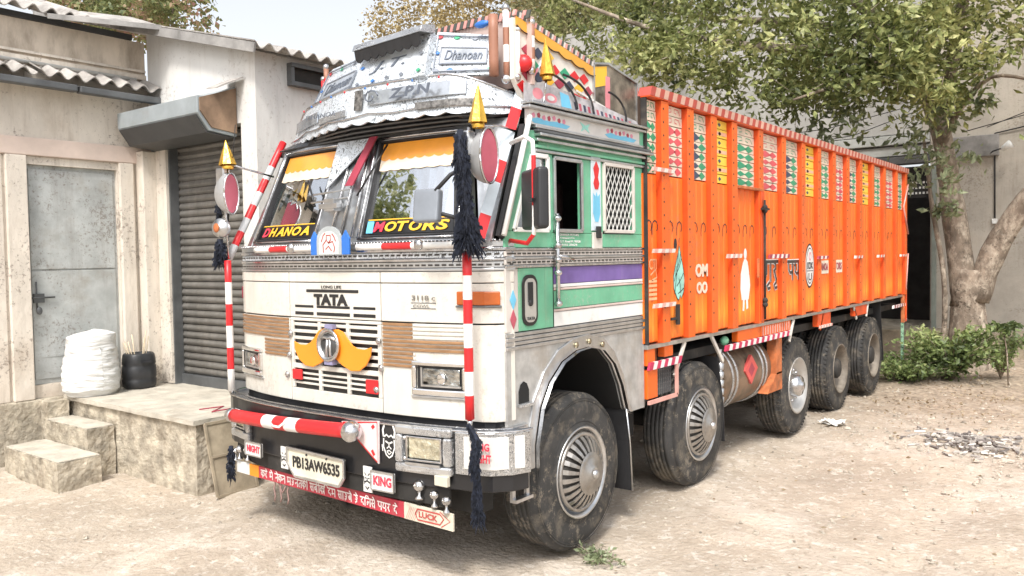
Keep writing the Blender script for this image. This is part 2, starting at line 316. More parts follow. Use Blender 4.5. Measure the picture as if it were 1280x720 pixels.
    def ribbon(s, pts, wd, n, lift=.0015, mi=0):    # flat painted stroke lying on a plane with normal n
        n = Vector(n).normalized(); pts = [Vector(p) for p in pts]; L_, R_ = [], []
        for i, p in enumerate(pts):
            d = (pts[min(i+1, len(pts)-1)]-pts[max(i-1, 0)])
            if d.length < 1e-6: d = Vector((0,0,1))
            x = d.normalized().cross(n).normalized()*wd/2
            L_.append(p+x+n*lift); R_.append(p-x+n*lift)
        return s.grid([L_, R_], mi, False)
    def ntext(s, mesh, M, mi=0):
        vs = [M @ v.co for v in mesh.vertices]; return s.add(vs, [tuple(p.vertices) for p in mesh.polygons], mi)
    def build(s, name, mats, parent=None, bevel=0, origin=None):
        if not isinstance(mats, (list, tuple)): mats = [mats]
        me = bpy.data.meshes.new(name)
        if origin is None:
            a = np.array(s.v); origin = Vector(((a.min(0)+a.max(0))/2).tolist())
        else: origin = Vector(origin)
        me.from_pydata([tuple(Vector(p)-origin) for p in s.v], [], s.f)
        for m in mats: me.materials.append(m)
        me.polygons.foreach_set('material_index', s.m); me.polygons.foreach_set('use_smooth', s.sm)
        bm = bmesh.new(); bm.from_mesh(me); bmesh.ops.recalc_face_normals(bm, faces=bm.faces); bm.to_mesh(me); bm.free(); me.update()
        o = bpy.data.objects.new(name, me); C.objects.link(o)
        if parent is not None and any(k in name for k in ('lettering', 'scroll', 'script', 'mural', 'motif', 'drawing', 'emblem', 'rosettes', 'patches', 'holes')): o['kind'] = 'stuff'
        if parent is not None:
            o.parent = parent; o.location = origin-wloc(parent)
        else: o.location = origin
        if bevel:
            md = o.modifiers.new('bevel', 'BEVEL'); md.width = bevel; md.segments = 2; md.limit_method = 'ANGLE'; md.angle_limit = R(40)
        return o
def wloc(o):
    p = Vector(o.location)
    while o.parent: o = o.parent; p += Vector(o.location)
    return p
def thing(name, loc, label, cat, group=None):
    o = bpy.data.objects.new(name, None); C.objects.link(o); o.location = loc; o['label'] = label; o['category'] = cat
    o.empty_display_size = .2
    if group: o['group'] = group
    return o
def tag(o, label=None, cat=None, group=None, kind=None):
    if label: o['label'] = label
    if cat: o['category'] = cat
    if group: o['group'] = group
    if kind: o['kind'] = kind
    return o
_tx = {}
def text_mesh(txt, shear=0, bold=0.0, ext=.004, sp=1.):
    k = (txt, shear, bold, ext, sp)
    if k not in _tx:
        cu = bpy.data.curves.new('lettering', 'FONT'); cu.body = txt; cu.size = 1; cu.shear = shear; cu.offset = bold; cu.extrude = ext; cu.space_character = sp; cu.resolution_u = 3
        o = bpy.data.objects.new('lettering', cu); C.objects.link(o); bpy.context.view_layer.update()
        me = bpy.data.meshes.new_from_object(o.evaluated_get(bpy.context.evaluated_depsgraph_get())); bpy.data.objects.remove(o)
        _tx[k] = me
    return _tx[k]
def put_text(mb, txt, p0, xdir, up, width, height, mi=0, shear=0, bold=0., lift=.003, sp=1.):
    """lettering whose lower-left corner is p0, fitted to width x height"""
    me = text_mesh(txt, shear, bold, .004, sp)
    a = np.array([v.co for v in me.vertices]); lo, hi = a.min(0), a.max(0)
    xd = Vector(xdir).normalized(); ud = Vector(up).normalized(); nd = xd.cross(ud)
    sx = width/(hi[0]-lo[0]); sy = height/(hi[1]-lo[1])
    vs = [Vector(p0)+xd*(v[0]-lo[0])*sx+ud*(v[1]-lo[1])*sy+nd*(lift+v[2]*.3) for v in a]
    mb.add(vs, [tuple(p.vertices) for p in me.polygons], mi)
# strokes for Devanagari lettering, each glyph in a box 1 high (headline at .78)
GL = {
 'ka': [[(.5,.78),(.5,0)],[(.5,.5),(.3,.6),(.12,.5),(.12,.32),(.3,.24),(.5,.42)],[(.5,.5),(.72,.6),(.88,.48),(.84,.3),(.7,.2)]],
 'ra': [[(.25,.78),(.5,.68),(.5,.5),(.28,.42),(.36,.38),(.62,.05)]],
 'ma': [[(.2,.78),(.2,.35),(.08,.28),(.2,.22),(.3,.34),(.75,.34)],[(.75,.78),(.75,0)]],
 'ta': [[(.75,.78),(.75,0)],[(.75,.5),(.4,.48),(.22,.32),(.26,.12),(.38,.04)]],
 'na': [[(.75,.78),(.75,0)],[(.75,.42),(.35,.42),(.22,.34),(.34,.28),(.4,.4)]],
 'ga': [[(.25,.78),(.25,.34),(.12,.26),(.2,.2)],[(.75,.78),(.75,0)]],
 'pa': [[(.2,.78),(.22,.45),(.4,.32),(.75,.34)],[(.75,.78),(.75,0)]],
 'sa': [[(.15,.78),(.35,.66),(.3,.48),(.16,.44),(.5,.05)],[(.3,.44),(.75,.44)],[(.75,.78),(.75,0)]],
 'la': [[(.75,.78),(.75,0)],[(.75,.55),(.55,.5),(.45,.3),(.3,.52),(.14,.4),(.2,.14)]],
 'ba': [[(.75,.78),(.75,0)],[(.75,.55),(.4,.56),(.2,.42),(.35,.22),(.75,.3)],[(.3,.5),(.66,.32)]],
 'ha': [[(.45,.78),(.45,.62),(.7,.55),(.65,.4),(.3,.42),(.6,.3),(.6,.16),(.3,.14),(.4,0)]],
 'da': [[(.45,.78),(.45,.62),(.22,.5),(.25,.28),(.5,.28),(.45,.38),(.7,.05)]],
 'ya': [[(.2,.78),(.35,.66),(.25,.5),(.2,.36),(.45,.28),(.75,.32)],[(.75,.78),(.75,0)]],
 'ja': [[(.75,.78),(.75,0)],[(.75,.48),(.4,.48),(.2,.3),(.1,.4)]],
 'aa': [[(.3,.78),(.3,0)]],
 'ii': [[(.4,.78),(.4,0)],[(.4,.78),(.2,1.02),(-.15,.98),(-.25,.8)]],
 'i': [[(.1,.78),(.1,0)],[(.1,.78),(.35,1.02),(.75,.98),(.85,.8)]],
 'th': [[(.15,.6),(.3,.7),(.36,.5),(.25,.36),(.5,.26),(.75,.32)],[(.75,.78),(.75,0)]],
}
def put_deva(mb, words, p0, xdir, up, height, wd, mi=0, length=None, lift=.004, header=True):
    """words: list of lists of glyph names (a trailing ':e' / ':u' adds a vowel stroke)"""
    adv = {'aa': .42, 'ii': .55, 'i': .4}
    tot = sum(sum(adv.get(g.split(':')[0], .86) for g in w_)+.45 for w_ in words)-.45
    sx = (length/tot) if length else height*.8
    xd = Vector(xdir).normalized(); ud = Vector(up).normalized(); n = xd.cross(ud); p0 = Vector(p0)
    P = lambda x, y: p0+xd*x*sx+ud*y*height
    x = 0
    for w_ in words:
        xs = x
        for g in w_:
            nm, *ex = g.split(':')
            for st in GL[nm]:
                mb.ribbon([P(x+a, b) for a, b in st], wd, n, lift, mi)
            if 'e' in ex: mb.ribbon([P(x+.7, .78), P(x+.45, 1.), P(x+.3, 1.02)], wd, n, lift, mi)
            if 'u' in ex: mb.ribbon([P(x+.6, 0), P(x+.3, -.12), P(x+.45, -.24), P(x+.7, -.2)], wd, n, lift, mi)
            x += adv.get(nm, .86)
        if header: mb.ribbon([P(xs-.02, .78), P(x-.02, .78)], wd, n, lift+.0006, mi)
        x += .45
    return x*sx

# ------------------------------------------------------------ ground
from mathutils import noise as mn
def gh(x, y):
    v = .022*math.sin(x*1.3+.7*y)*math.sin(y*.9-1)+.012*math.sin(3.1*x+1.7*y)+.010*math.sin(5.3*y-2.2*x)
    v += .05*max(0, min(1, (y-8.5)/3)) if x > 1.6 else 0
    near = max(abs(x+.1)-1.6, 0); return (v-.012)
def axis_pts(lo, hi, flo, fhi, st):
    a = list(np.arange(flo, fhi+1e-6, st)); k = st
    while a[0] > lo: k *= 1.35; a.insert(0, a[0]-k)
    k = st
    while a[-1] < hi: k *= 1.35; a.append(a[-1]+k)
    return a
xs = axis_pts(-400, 400, -5.5, 6.0, .09); ys = axis_pts(-300, 500, -4, 14, .11)
mb = MB(); mb.grid([[(x, y, gh(x, y)+((.020*mn.noise((x*1.6, y*1.6, 3))+.016*mn.noise((x*4.2, y*4.2, 9))+.009*mn.noise((x*9, y*9, 1))+(-.018*math.exp(-((x-2.9-.05*y)/.16)**2)-.018*math.exp(-((x-4.6-.05*y)/.16)**2))) if -6 < x < 6.5 and -5 < y < 14 else 0)) for x in xs] for y in ys])
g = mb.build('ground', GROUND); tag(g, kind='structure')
def leaves_mesh(name, P, size, mat_, parent=None, droop=.5, asp=.45, fold=.25, jit=.4, origin=None):
    P = np.asarray(P, float); n = len(P)
    d = rng.normal(size=(n, 3)); d[:, 2] = d[:, 2]*.7-droop; d /= np.linalg.norm(d, axis=1)[:, None]
    r = rng.normal(size=(n, 3)); w_ = np.cross(d, r); w_ /= np.linalg.norm(w_, axis=1)[:, None]; nn = np.cross(d, w_)
    L_ = size*(1+jit*rng.uniform(-1, 1, n))[:, None]
    a = P; b = P+d*L_*.45+w_*L_*asp*.5+nn*L_*fold*.3; c = P+d*L_; e = P+d*L_*.45-w_*L_*asp*.5+nn*L_*fold*.3
    V = np.stack([a, b, c, e], 1).reshape(-1, 3)
    o0 = np.array(origin if origin is not None else P.mean(0)); V = V-o0
    me = bpy.data.meshes.new(name); me.vertices.add(4*n); me.vertices.foreach_set('co', V.ravel())
    i = np.arange(n)*4; F = np.stack([i, i+1, i+2, i, i+2, i+3], 1).ravel()
    me.loops.add(6*n); me.loops.foreach_set('vertex_index', F.astype(np.int32)); me.polygons.add(2*n)
    me.polygons.foreach_set('loop_start', np.arange(0, 6*n, 3, dtype=np.int32)); me.polygons.foreach_set('loop_total', np.full(2*n, 3, dtype=np.int32))
    me.update(calc_edges=True); me.materials.append(mat_)
    o = bpy.data.objects.new(name, me); C.objects.link(o)
    o0 = Vector(o0.tolist())
    if parent is not None: o.parent = parent; o.location = o0-wloc(parent)
    else: o.location = o0
    return o
# stones and litter lying on the ground
def rock(c, r):
    mb_ = None
    pts = []
    for k in range(2):
        for j in range(5):
            a = j*1.257+k*.6+random.uniform(-.25, .25); rr = r*random.uniform(.7, 1.2)*(1 if k == 0 else .6)
            pts.append((c[0]+rr*math.cos(a), c[1]+rr*math.sin(a)*random.uniform(.7, 1), c[2]+(0 if k == 0 else r*random.uniform(.4, .8))))
    return pts, [(0,1,2,3,4), (9,8,7,6,5)]+[(j, 5+j, 5+(j+1) % 5, (j+1) % 5) for j in range(5)]
STONE = mat('grey_beige_stones', (.46, .41, .34), .9, var=.4, scale=9)
mb = MB()
for i in range(5200):
    y = -3.6+random.random()**1.15*15; x = random.uniform(1.0, 5.6) if i % 3 else random.uniform(-4.5, 1.3)
    if random.random() < .25: x = random.gauss(2.6, .8); y = random.gauss(5.0, 1.1)
    r = abs(random.gauss(0, .010))+.005
    v, f = rock((x, y, gh(x, y)-.002), r); mb.add(v, f)
tag(mb.build('gravel', STONE), 'scattered small stones and grit over the dusty yard', 'gravel', kind='stuff')
pl = []
for i in range(750):
    y = random.uniform(-3, 10.5); x = random.uniform(1.25, 5.5)
    if i % 4: x = random.gauss(2.1, .8); y = random.gauss(7.3, 1.1)
    if x < 1.25: continue
    pl.append((x, y, gh(x, y)+.012))
tag(leaves_mesh('leaf_litter', pl, .045, LEAFD, droop=0, asp=.5), 'dry brown leaf litter strewn over the yard beside the lorry', 'leaf litter', kind='stuff')
# heap of pale debris on the right
mb = MB()
for i in range(230):
    x = random.gauss(2.75, .26); y = random.gauss(4.85, .28); z = gh(x, y)+.006+.05*max(0, 1-((x-2.75)/.5)**2-((y-4.85)/.5)**2)*random.random()
    a = random.uniform(0, math.pi); l = random.uniform(.015, .07)
    M = Matrix.Translation((x, y, z)) @ Matrix.Rotation(a, 4, 'Z') @ Matrix.Rotation(random.uniform(-.5, .5), 4, 'X')
    mb.box((-l, -.012, 0), (l, .012, .006+random.random()*.012), random.choice((0, 0, 1, 2)), M)
tag(mb.build('debris_heap', [mat('grey_chips', (.38, .35, .32), .9, var=.3), mat('white_chips', (.64, .61, .56), .8), mat('dark_chips', (.17, .15, .14), .9)]), 'low patch of white and grey rubble scraps on the open ground at right', 'rubble', kind='stuff')
mb = MB(); wp = Vector((1.36, 5.0, gh(1.36, 5.)+.01))
P = []
for i in range(5):
    P.append([wp+Vector((-.12+.06*j, -.07+.04*i, .02+.03*math.sin(i*2.1+j*1.7)+.012*((i*j) % 3))) for j in range(5)])
mb.grid(P, 0, False)
for k in range(6):
    a = k*1.1; mb.prism([wp+Vector((.03*math.cos(a), .03*math.sin(a), 0)), wp+Vector((.17*math.cos(a), .15*math.sin(a), .03)), wp+Vector((.14*math.cos(a+.35), .15*math.sin(a+.35), .015))], (0, 0, .004))
tag(mb.build('crumpled_paper', mat('white_paper_scrap', (.66, .64, .60), .8)), 'crumpled pale paper scrap on the ground by the lorry\'s fourth wheel', 'litter')

def sprig(name, c, n, rad, hgt, size, mat_, label, cat, nb=14, stemr=.004, group=None):
    t = thing(name, c, label, cat, group)
    mb = MB(); P = []
    for k in range(nb):
        a = random.uniform(0, 6.283); rr = rad*random.uniform(.4, 1); hh = hgt*random.uniform(.45, 1)
        p0 = Vector(c); p1 = p0+Vector((math.cos(a)*rr*.5, math.sin(a)*rr*.5, hh*.7)); p2 = p0+Vector((math.cos(a)*rr, math.sin(a)*rr, hh))
        mb.tube([p0-Vector((0, 0, .02)), p1, p2], [stemr, stemr*.8, stemr*.4], 4)
        for j in range(n//nb):
            s_ = random.uniform(.2, 1); q = p0.lerp(p1, s_*2) if s_ < .5 else p1.lerp(p2, s_*2-1)
            P.append(q+Vector((random.gauss(0, rad*.1), random.gauss(0, rad*.1), random.gauss(0, hgt*.05))))
    mb.build('stem', BARK, t); tag(leaves_mesh('foliage', P, size, mat_, t, droop=.1), kind='stuff')
    return t
sprig('weed_tuft', (1.36, -.06, gh(1.36, -.06)), 260, .20, .09, .04, mat_leaf('pale_weed', (.10, .13, .06), (.22, .26, .14), (.38, .42, .27)), 'low pale green weed sprawling beside the front wheel', 'weed')
sprig('weed_tuft', (-4.38, -1.75, gh(-4.38, -1.75)), 160, .14, .16, .035, MATS.get('x') or mat_leaf('dark_weed', (.03, .045, .02), (.07, .10, .05), (.14, .18, .09)), 'dark weed growing at the foot of the steps by the left wall', 'weed')
sprig('green_shrub', (1.85, 9.05, .0), 2700, .75, .80, .095, LEAFB, 'dense green shrub at the foot of the forked tree', 'shrub', nb=46, stemr=.008)
sprig('green_shrub', (2.45, 9.6, .03), 900, .42, .75, .075, LEAFB, 'smaller green shrub on the right side of the tree foot', 'shrub', nb=26, stemr=.007)
sprig('low_weeds', (1.30, 8.7, .0), 2600, .75, .42, .065, LEAFB, 'low weedy growth in front of the rear plinth beside the lorry\'s tail', 'weeds', nb=50)
# young plant at far right edge
t = thing('papaya_seedling', (2.62, 9.0, .03), 'young plant with drooping palmate leaves at the right edge', 'plant')
mb = MB(); mb.tube([(2.62, 9.0, 0), (2.60, 9.0, .45), (2.55, 9.0, .86)], [.014, .011, .008], 6); mb.build('stem', BARK, t)
P = []
for k in range(9):
    a = k*.7; q = Vector((2.55, 9., .86)); e_ = q+Vector((math.cos(a)*.19, math.sin(a)*.19, random.uniform(-.08, .06)))
    P += [q.lerp(e_, .3+.7*random.random())+Vector((random.gauss(0, .03), random.gauss(0, .03), random.gauss(0, .02))) for _ in range(26)]
tag(leaves_mesh('foliage', P, .09, LEAFB, t, droop=.5), kind='stuff')

# ------------------------------------------------------------ left building
BX = -4.55
bld = thing('workshop_building', (BX, -3, 0), 'weathered cream plaster workshop with corrugated roof, steel door and rolling shutter', 'building')
def corr(name, e0, e1, sv, pitch, amp, mt, parent, th=.012, ns=4):
    e0 = Vector(e0); e1 = Vector(e1); sv = Vector(sv); L_ = (e1-e0).length; ed = (e1-e0)/L_; nn = ed.cross(sv).normalized()
    if nn.z < 0: nn = -nn
    n = int(L_/pitch*10); P = []; Q = []
    for i in range(ns+1):
        P.append([e0+ed*(L_*j/n)+sv*(i/ns)+nn*(amp*math.cos(2*math.pi*L_*j/n/pitch)) for j in range(n+1)]); Q.append([nn]*(n+1))
    mb = MB(); mb.slab(P, Q, th); return mb.build(name, mt, parent)
mb = MB()
mb.box((BX-.25, -14, .62), (BX, -1.03, 3.02)); mb.box((BX-.25, -.13, .62), (BX, .25, 3.02)); mb.box((BX-.25, -1.03, .62), (BX, -.13, .75)); mb.box((BX-.25, -1.03, 2.94), (BX, -.13, 3.02))
mb.build('wall', WALLP, bld)
mb = MB(); mb.box((BX-.25, -14, 3.022), (BX+.035, .248, 3.2)); mb.build('beam', WALLPI, bld, .01)
mb = MB(); mb.box((BX-.25, -14, 3.202), (BX+.004, .248, 3.9)); mb.build('wall', WALLP, bld)
mb = MB(); mb.box((BX-.25, -14, 3.902), (BX-.05, .248, 4.36)); mb.build('upper_wall', WALLST, bld)
mb = MB(); mb.box((BX-.25, -14, -.3), (BX+.05, .24, .618)); mb.build('plinth', CONC, bld, .015)
mb = MB(); mb.box((BX-.07, -14, 3.95), (BX-.01, .24, 4.0)); mb.box((BX-.07, -14, 4.03), (BX-.02, .24, 4.055)); mb.build('string_course', WALLP, bld)
# pipe on the upper wall
mb = MB(); mb.tube([(BX+.03, -14, 3.97), (BX+.03, .1, 3.93)], .018, 8); mb.build('conduit_pipe', mat('grey_pipe', (.5, .5, .48), .6), bld)
# pilasters / jambs
mb = MB(); mb.box((BX, -1.23, .62), (BX+.05, -1.04, 3.018)); mb.build('door_jamb', WALLP, bld, .008)
mb = MB(); mb.box((BX, -.12, .62), (BX+.05, .03, 3.018)); mb.build('door_jamb', WALLP, bld, .008)
mb = MB(); mb.box((BX, -1.42, .62), (BX+.02, -1.255, 3.018)); mb.build('pilaster', WALLP, bld, .005)
mb = MB(); mb.box((BX+.002, .075, .63), (BX+.16, .248, 3.15)); mb.build('pilaster', WALLP, bld, .008)
# steel door
dr = MB().box((BX-.09, -1.028, .752), (BX-.05, -.132, 2.938)).build('steel_door', DOORM, bld)
mb = MB(); mb.box((BX-.049, -1.0, 1.90), (BX-.036, -.16, 2.90)); mb.build('door_sheet', DOORM, dr, .004)
mb = MB(); mb.box((BX-.049, -1.0, .80), (BX-.036, -.16, 1.885)); mb.build('door_sheet', DOORM, dr, .004)
mb = MB(); mb.box((BX-.036, -1.0, 1.02), (BX-.03, -.16, 1.045)); mb.build('door_rail', DOORM, dr)
mb = MB(); mb.tube([(BX-.01, -1.05, 1.62), (BX-.01, -.80, 1.62)], .009, 8); mb.tube([(BX-.015, -.97, 1.50), (BX-.015, -.97, 1.78)], .008, 8); mb.box((BX-.03, -1.0, 1.57), (BX-.005, -.90, 1.66)); mb.ball((BX+.0, -.955, 1.49), .03, sc=(.5, 1, 1.3)); mb.build('door_bolt', GREYM, dr)
mb = MB(); mb.box((BX-.25, -1.0, 2.3), (BX-.2, -.1, 3)); 
# lean-to eave
for k, (y0, y1) in enumerate(((-6.2, -4.3), (-4.28, -2.35), (-2.33, -1.0), (-.98, .40))):
    corr('roof_sheet', (BX+.28, y0, 3.79+.004*k), (BX+.28, y1, 3.79+.004*k), (-.42, 0, .17), .172, .032, ASB, bld)
mb = MB(); mb.box((BX+.16, -6.2, 3.665), (BX+.26, -.62, 3.735)); mb.build('eave_gutter', GREYM, bld, .012)
mb = MB(); mb.box((BX+.165, -.60, 3.66), (BX+.262, .36, 3.73)); mb.build('eave_gutter', GREYM, bld, .012)
mb = MB(); mb.box((BX, -6.2, 3.70), (BX+.158, .36, 3.745)); mb.build('eave_soffit', STEEL, bld)
# upper roof sheets over the left room
for k, (y0, y1) in enumerate(((-6.5, -3.6), (-3.58, -1.85), (-1.83, -.22))):
    corr('roof_sheet', (BX+.16, y0, 4.44), (BX+.16, y1, 4.44), (-2.2, 0, .75), .172, .032, ASB, bld)
mb = MB(); mb.box((BX-.26, -14, 4.362), (BX-.02, .10, 4.42)); mb.build('eave_gap_strip', mat('eave_gap_shade', (.05, .05, .05), .9), bld)  # near-black strip paints the shade in the gap under the roof
# gable wall with shutter
GY = .25
mb = MB()
def gz(x): return 4.47-.262*(x+4.55)
mb.hexa([(BX, GY, .62), (-4.2, GY, .62), (-4.2, GY, gz(-4.2)), (BX, GY, gz(BX))], [(BX, GY+.25, .62), (-4.2, GY+.25, .62), (-4.2, GY+.25, gz(-4.2)), (BX, GY+.25, gz(BX))])
mb.hexa([(-4.2, GY, 3.30), (-2.85, GY, 3.30), (-2.85, GY, gz(-2.85)), (-4.2, GY, gz(-4.2))], [(-4.2, GY+.25, 3.30), (-2.85, GY+.25, 3.30), (-2.85, GY+.25, gz(-2.85)), (-4.2, GY+.25, gz(-4.2))])
mb.hexa([(-2.85, GY, -.2), (-2.6, GY, -.2), (-2.6, GY, gz(-2.6)), (-2.85, GY, gz(-2.85))], [(-2.85, GY+.25, -.2), (-2.6, GY+.25, -.2), (-2.6, GY+.25, gz(-2.6)), (-2.85, GY+.25, gz(-2.85))])
mb.build('gable_wall', WALLG, bld)
mb = MB(); mb.box((-2.85, GY+.252, -.2), (-2.603, 9, gz(-2.6)-.005)); mb.build('side_wall', WALLG, bld)
mb = MB(); mb.box((-2.60, 1.9, 0), (-2.57, 2.1, 3.8)); mb.build('pilaster', WALLG, bld)
mb = MB(); mb.box((BX+.162, GY-.03, .64), (-4.19, GY+.02, 3.2)); mb.build('shutter_jamb', WALLP, bld)
sh = MB().box((-4.2, GY+.16, .60), (-2.85, GY+.2, 3.30)).build('shutter', DARK, bld)
for k in range(33):
    z = .74+k*.077; mb = MB(); P = []; Q = []
    for a in range(7):
        t_ = a/6; P.append([(x, GY+.12-.022*math.sin(math.pi*t_)-.01*(t_ > .9), z+.072*t_) for x in (-4.18, -2.86)]); Q.append([(0, -1, 0)]*2)
    if k == 0: me_ = MB().slab([[Vector(p)-Vector((0, 0, z)) for p in r] for r in P], Q, .004).build('slat', SHUT, sh, origin=(-3.52, GY+.12, 0)).data; ob0 = bpy.data.objects['slat'] if 'slat' in bpy.data.objects else None; ob0.location.z += z
    else:
        c = bpy.data.objects.new('slat', me_); C.objects.link(c); c.parent = sh; c.location = Vector((-3.52, GY+.12, z))-wloc(sh)
mb = MB(); mb.box((-4.18, GY+.07, .622), (-2.86, GY+.13, .735)); mb.build('bottom_rail', GREYM, sh, .006)
mb = MB(); mb.box((-4.2, GY+.0, .62), (-4.165, GY+.1, 3.3)); mb.build('shutter_guide', GREYM, sh)
# hood over the shutter roller
hd = thing('shutter_hood', (-3.5, GY-.2, 3.4), 'blue grey sheet metal hood projecting above the rolling shutter', 'shutter hood')
x0, x1 = -4.42, -2.92
sec = [(GY-.002, 3.66), (GY-.28, 3.52), (GY-.42, 3.52), (GY-.42, 3.36), (GY-.3, 3.20), (GY-.002, 3.17)]
mb = MB(); mb.hexa([(x0, y, z) for y, z in sec], [(x1, y, z) for y, z in sec]); mb.build('hood_casing', HOOD, hd, .006)
mb = MB(); mb.hexa([(x1+.001, y, z) for y, z in ((GY-.01, 3.64), (GY-.40, 3.5), (GY-.40, 3.38), (GY-.28, 3.23), (GY-.01, 3.2))], [(x1+.02, y, z) for y, z in ((GY-.01, 3.64), (GY-.40, 3.5), (GY-.40, 3.38), (GY-.28, 3.23), (GY-.01, 3.2))]); mb.build('end_cap', RUST if False else mat('brown_end_board', (.26, .17, .11), .8, var=.3), hd)
mb = MB(); mb.hexa([(x0+.03, y-.004, z) for y, z in ((GY-.41, 3.345), (GY-.30, 3.195), (GY-.02, 3.165), (GY-.02, 3.155), (GY-.31, 3.185), (GY-.42, 3.34))], [(x1-.03, y-.004, z) for y, z in ((GY-.41, 3.345), (GY-.30, 3.195), (GY-.02, 3.165), (GY-.02, 3.155), (GY-.31, 3.185), (GY-.42, 3.34))]); mb.build('underside', mat('dark_underside_sheet', (.07, .07, .07), .6), hd)
mb = MB(); mb.prism([(x1-.06, GY-.28, 3.60), (x1+.14, GY-.30, 3.58), (x1+.16, GY-.02, 3.72), (x1-.12, GY-.02, 3.72)], (0, 0, .012)); mb.build('loose_sheet', ASB, hd)
# main roof of the gable block: sloping to the truck, rake edge towards the camera
def rz(x): return gz(x)+.06
for k in range(6):
    a = -9.2+k*1.16
    pass
sh_y = [GY-.16, GY+1.2, GY+2.7, GY+4.2, GY+5.7, GY+7.2]
for k in range(5):
    corr('roof_sheet', (-2.38, sh_y[k], rz(-2.38)+.004*k), (-2.38, sh_y[k+1]+.06, rz(-2.38)+.004*k), (-4.6, 0, 4.6*.262), .172, .03, ASB, bld)
# front hip of the same roof seen edge-on above the left room
mb = MB(); mb.slab([[(-4.42, -.86, 4.41), (-3.98, .10, 4.41)], [(-5.5, -.4, 4.72), (-4.6, .12, 4.62)], [(-6.6, .1, 5.02), (-5.8, .14, 4.92)]], [[(.2, -.3, .9)]*2]*3, .02); mb.build('roof_sheet', ASB, bld)
mb = MB(); mb.bar((-2.35, GY-.17, rz(-2.35)-.04), (-6.9, GY-.17, rz(-6.9)-.03), .02, .09); mb.build('rake_board', mat('grey_rake_board', (.30, .29, .28), .85, var=.3), bld)
mb = MB(); mb.bar((-4.40, -.84, 4.385), (-3.96, .09, 4.385), .02, .05); mb.build('fascia', mat('grey_rake_board', (.30, .29, .28), .85), bld)
# small louvred vent under the eave
vt = MB(); vt.box((-2.60, .62, 3.68), (-2.52, 1.10, 3.72)); vt.box((-2.60, .62, 3.86), (-2.52, 1.10, 3.9)); vt.box((-2.60, .62, 3.722), (-2.53, .66, 3.858)); vt.box((-2.60, 1.06, 3.722), (-2.53, 1.10, 3.858))
v_ = vt.build('vent', GREYM, bld); MB().box((-2.598, .662, 3.722), (-2.575, 1.058, 3.858)).build('vent_opening', DARK, v_)

# ------------------------------------------------------------ platform and steps
pf = thing('concrete_platform', (-3.2, -.3, 0), 'rough concrete loading platform with two steps below the steel door', 'platform')
mb = MB(); mb.hexa([(BX+.05, -.74, -.1), (-2.14, -.76, -.1), (-2.1, .24, -.1), (BX+.05, .24, -.1)], [(BX+.05, -.74, .585), (-2.13, -.76, .585), (-2.09, .24, .585), (BX+.05, .24, .585)]); mb.build('platform_base', CONC, pf)
mb = MB(); mb.hexa([(BX+.05, -.78, .587), (-2.10, -.80, .587), (-2.05, .40, .587), (BX+.05, .40, .587)], [(BX+.05, -.78, .63), (-2.10, -.80, .63), (-2.05, .40, .63), (BX+.05, .40, .63)]); mb.build('platform_slab', CONCT, pf, .01)
mb = MB(); mb.box((-4.35, -1.02, -.1), (-3.50, -.765, .43)); mb.build('step', CONC, pf, .02)
mb = MB(); mb.box((-4.35, -1.40, -.1), (-3.24, -1.025, .235)); mb.build('step', CONC, pf, .02)
mb = MB(); mb.box((-4.34, -1.015, .431), (-3.51, -.77, .441)); mb.build('step_top', CONCT, pf)
mb = MB(); mb.box((-4.34, -1.39, .236), (-3.25, -1.03, .246)); mb.build('step_top', CONCT, pf)
mb = MB(); mb.box((BX+.051, -1.0, .0), (-4.355, -.79, .60)); mb.build('side_block', CONC, pf, .03)
tex = bpy.data.textures.new('crumble', 'CLOUDS'); tex.noise_scale = .11; tex.noise_depth = 4
for o in pf.children:
    o.modifiers.clear(); m1 = o.modifiers.new('subdivide', 'SUBSURF'); m1.subdivision_type = 'SIMPLE'; m1.levels = m1.render_levels = 5
    m2 = o.modifiers.new('crumble', 'DISPLACE'); m2.texture = tex; m2.texture_coords = 'GLOBAL'; m2.mid_level = .55; m2.strength = .028 if 'top' not in o.name and 'slab' not in o.name else .016
# grey boards leaning at the platform's end
lb = thing('leaning_board', (-2.05, -.45, 0), 'brown dusty metal panel leaning against the end of the concrete platform', 'panel')
def lean(x): return x
A = [(-1.93, -.72, .0), (-1.93, -.33, .0), (-2.04, -.38, .60), (-2.04, -.75, .60)]
mb = MB(); mb.prism(A, (.022, 0, .003)); mb.build('sheet', mat('dusty_brown_sheet', (.36, .30, .22), .8, var=.25, dirt=(.2, .16, .11), dirt_amt=.35, dscale=5), lb, .004)
mb = MB()
for (a, b) in ((0, 1), (1, 2), (2, 3), (3, 0)): mb.bar(Vector(A[a])+Vector((.026, 0, .004)), Vector(A[b])+Vector((.026, 0, .004)), .022, .014, (1, 0, 0))
mb.bar((-1.96, -.72, .33), (-1.96, -.35, .33), .02, .012, (1, 0, 0)); mb.build('rim', mat('dusty_brown_sheet', (.36, .30, .22)), lb)
# bits of wire on platform edge
mb = MB(); mb.tube([(-2.5, -.5, .64), (-2.35, -.35, .66), (-2.3, -.5, .64), (-2.15, -.38, .67), (-2.1, -.5, .65)], .006, 5); tag(mb.build('twisted_wire', MAROON), 'reddish piece of bent wire lying on the platform edge', 'wire')
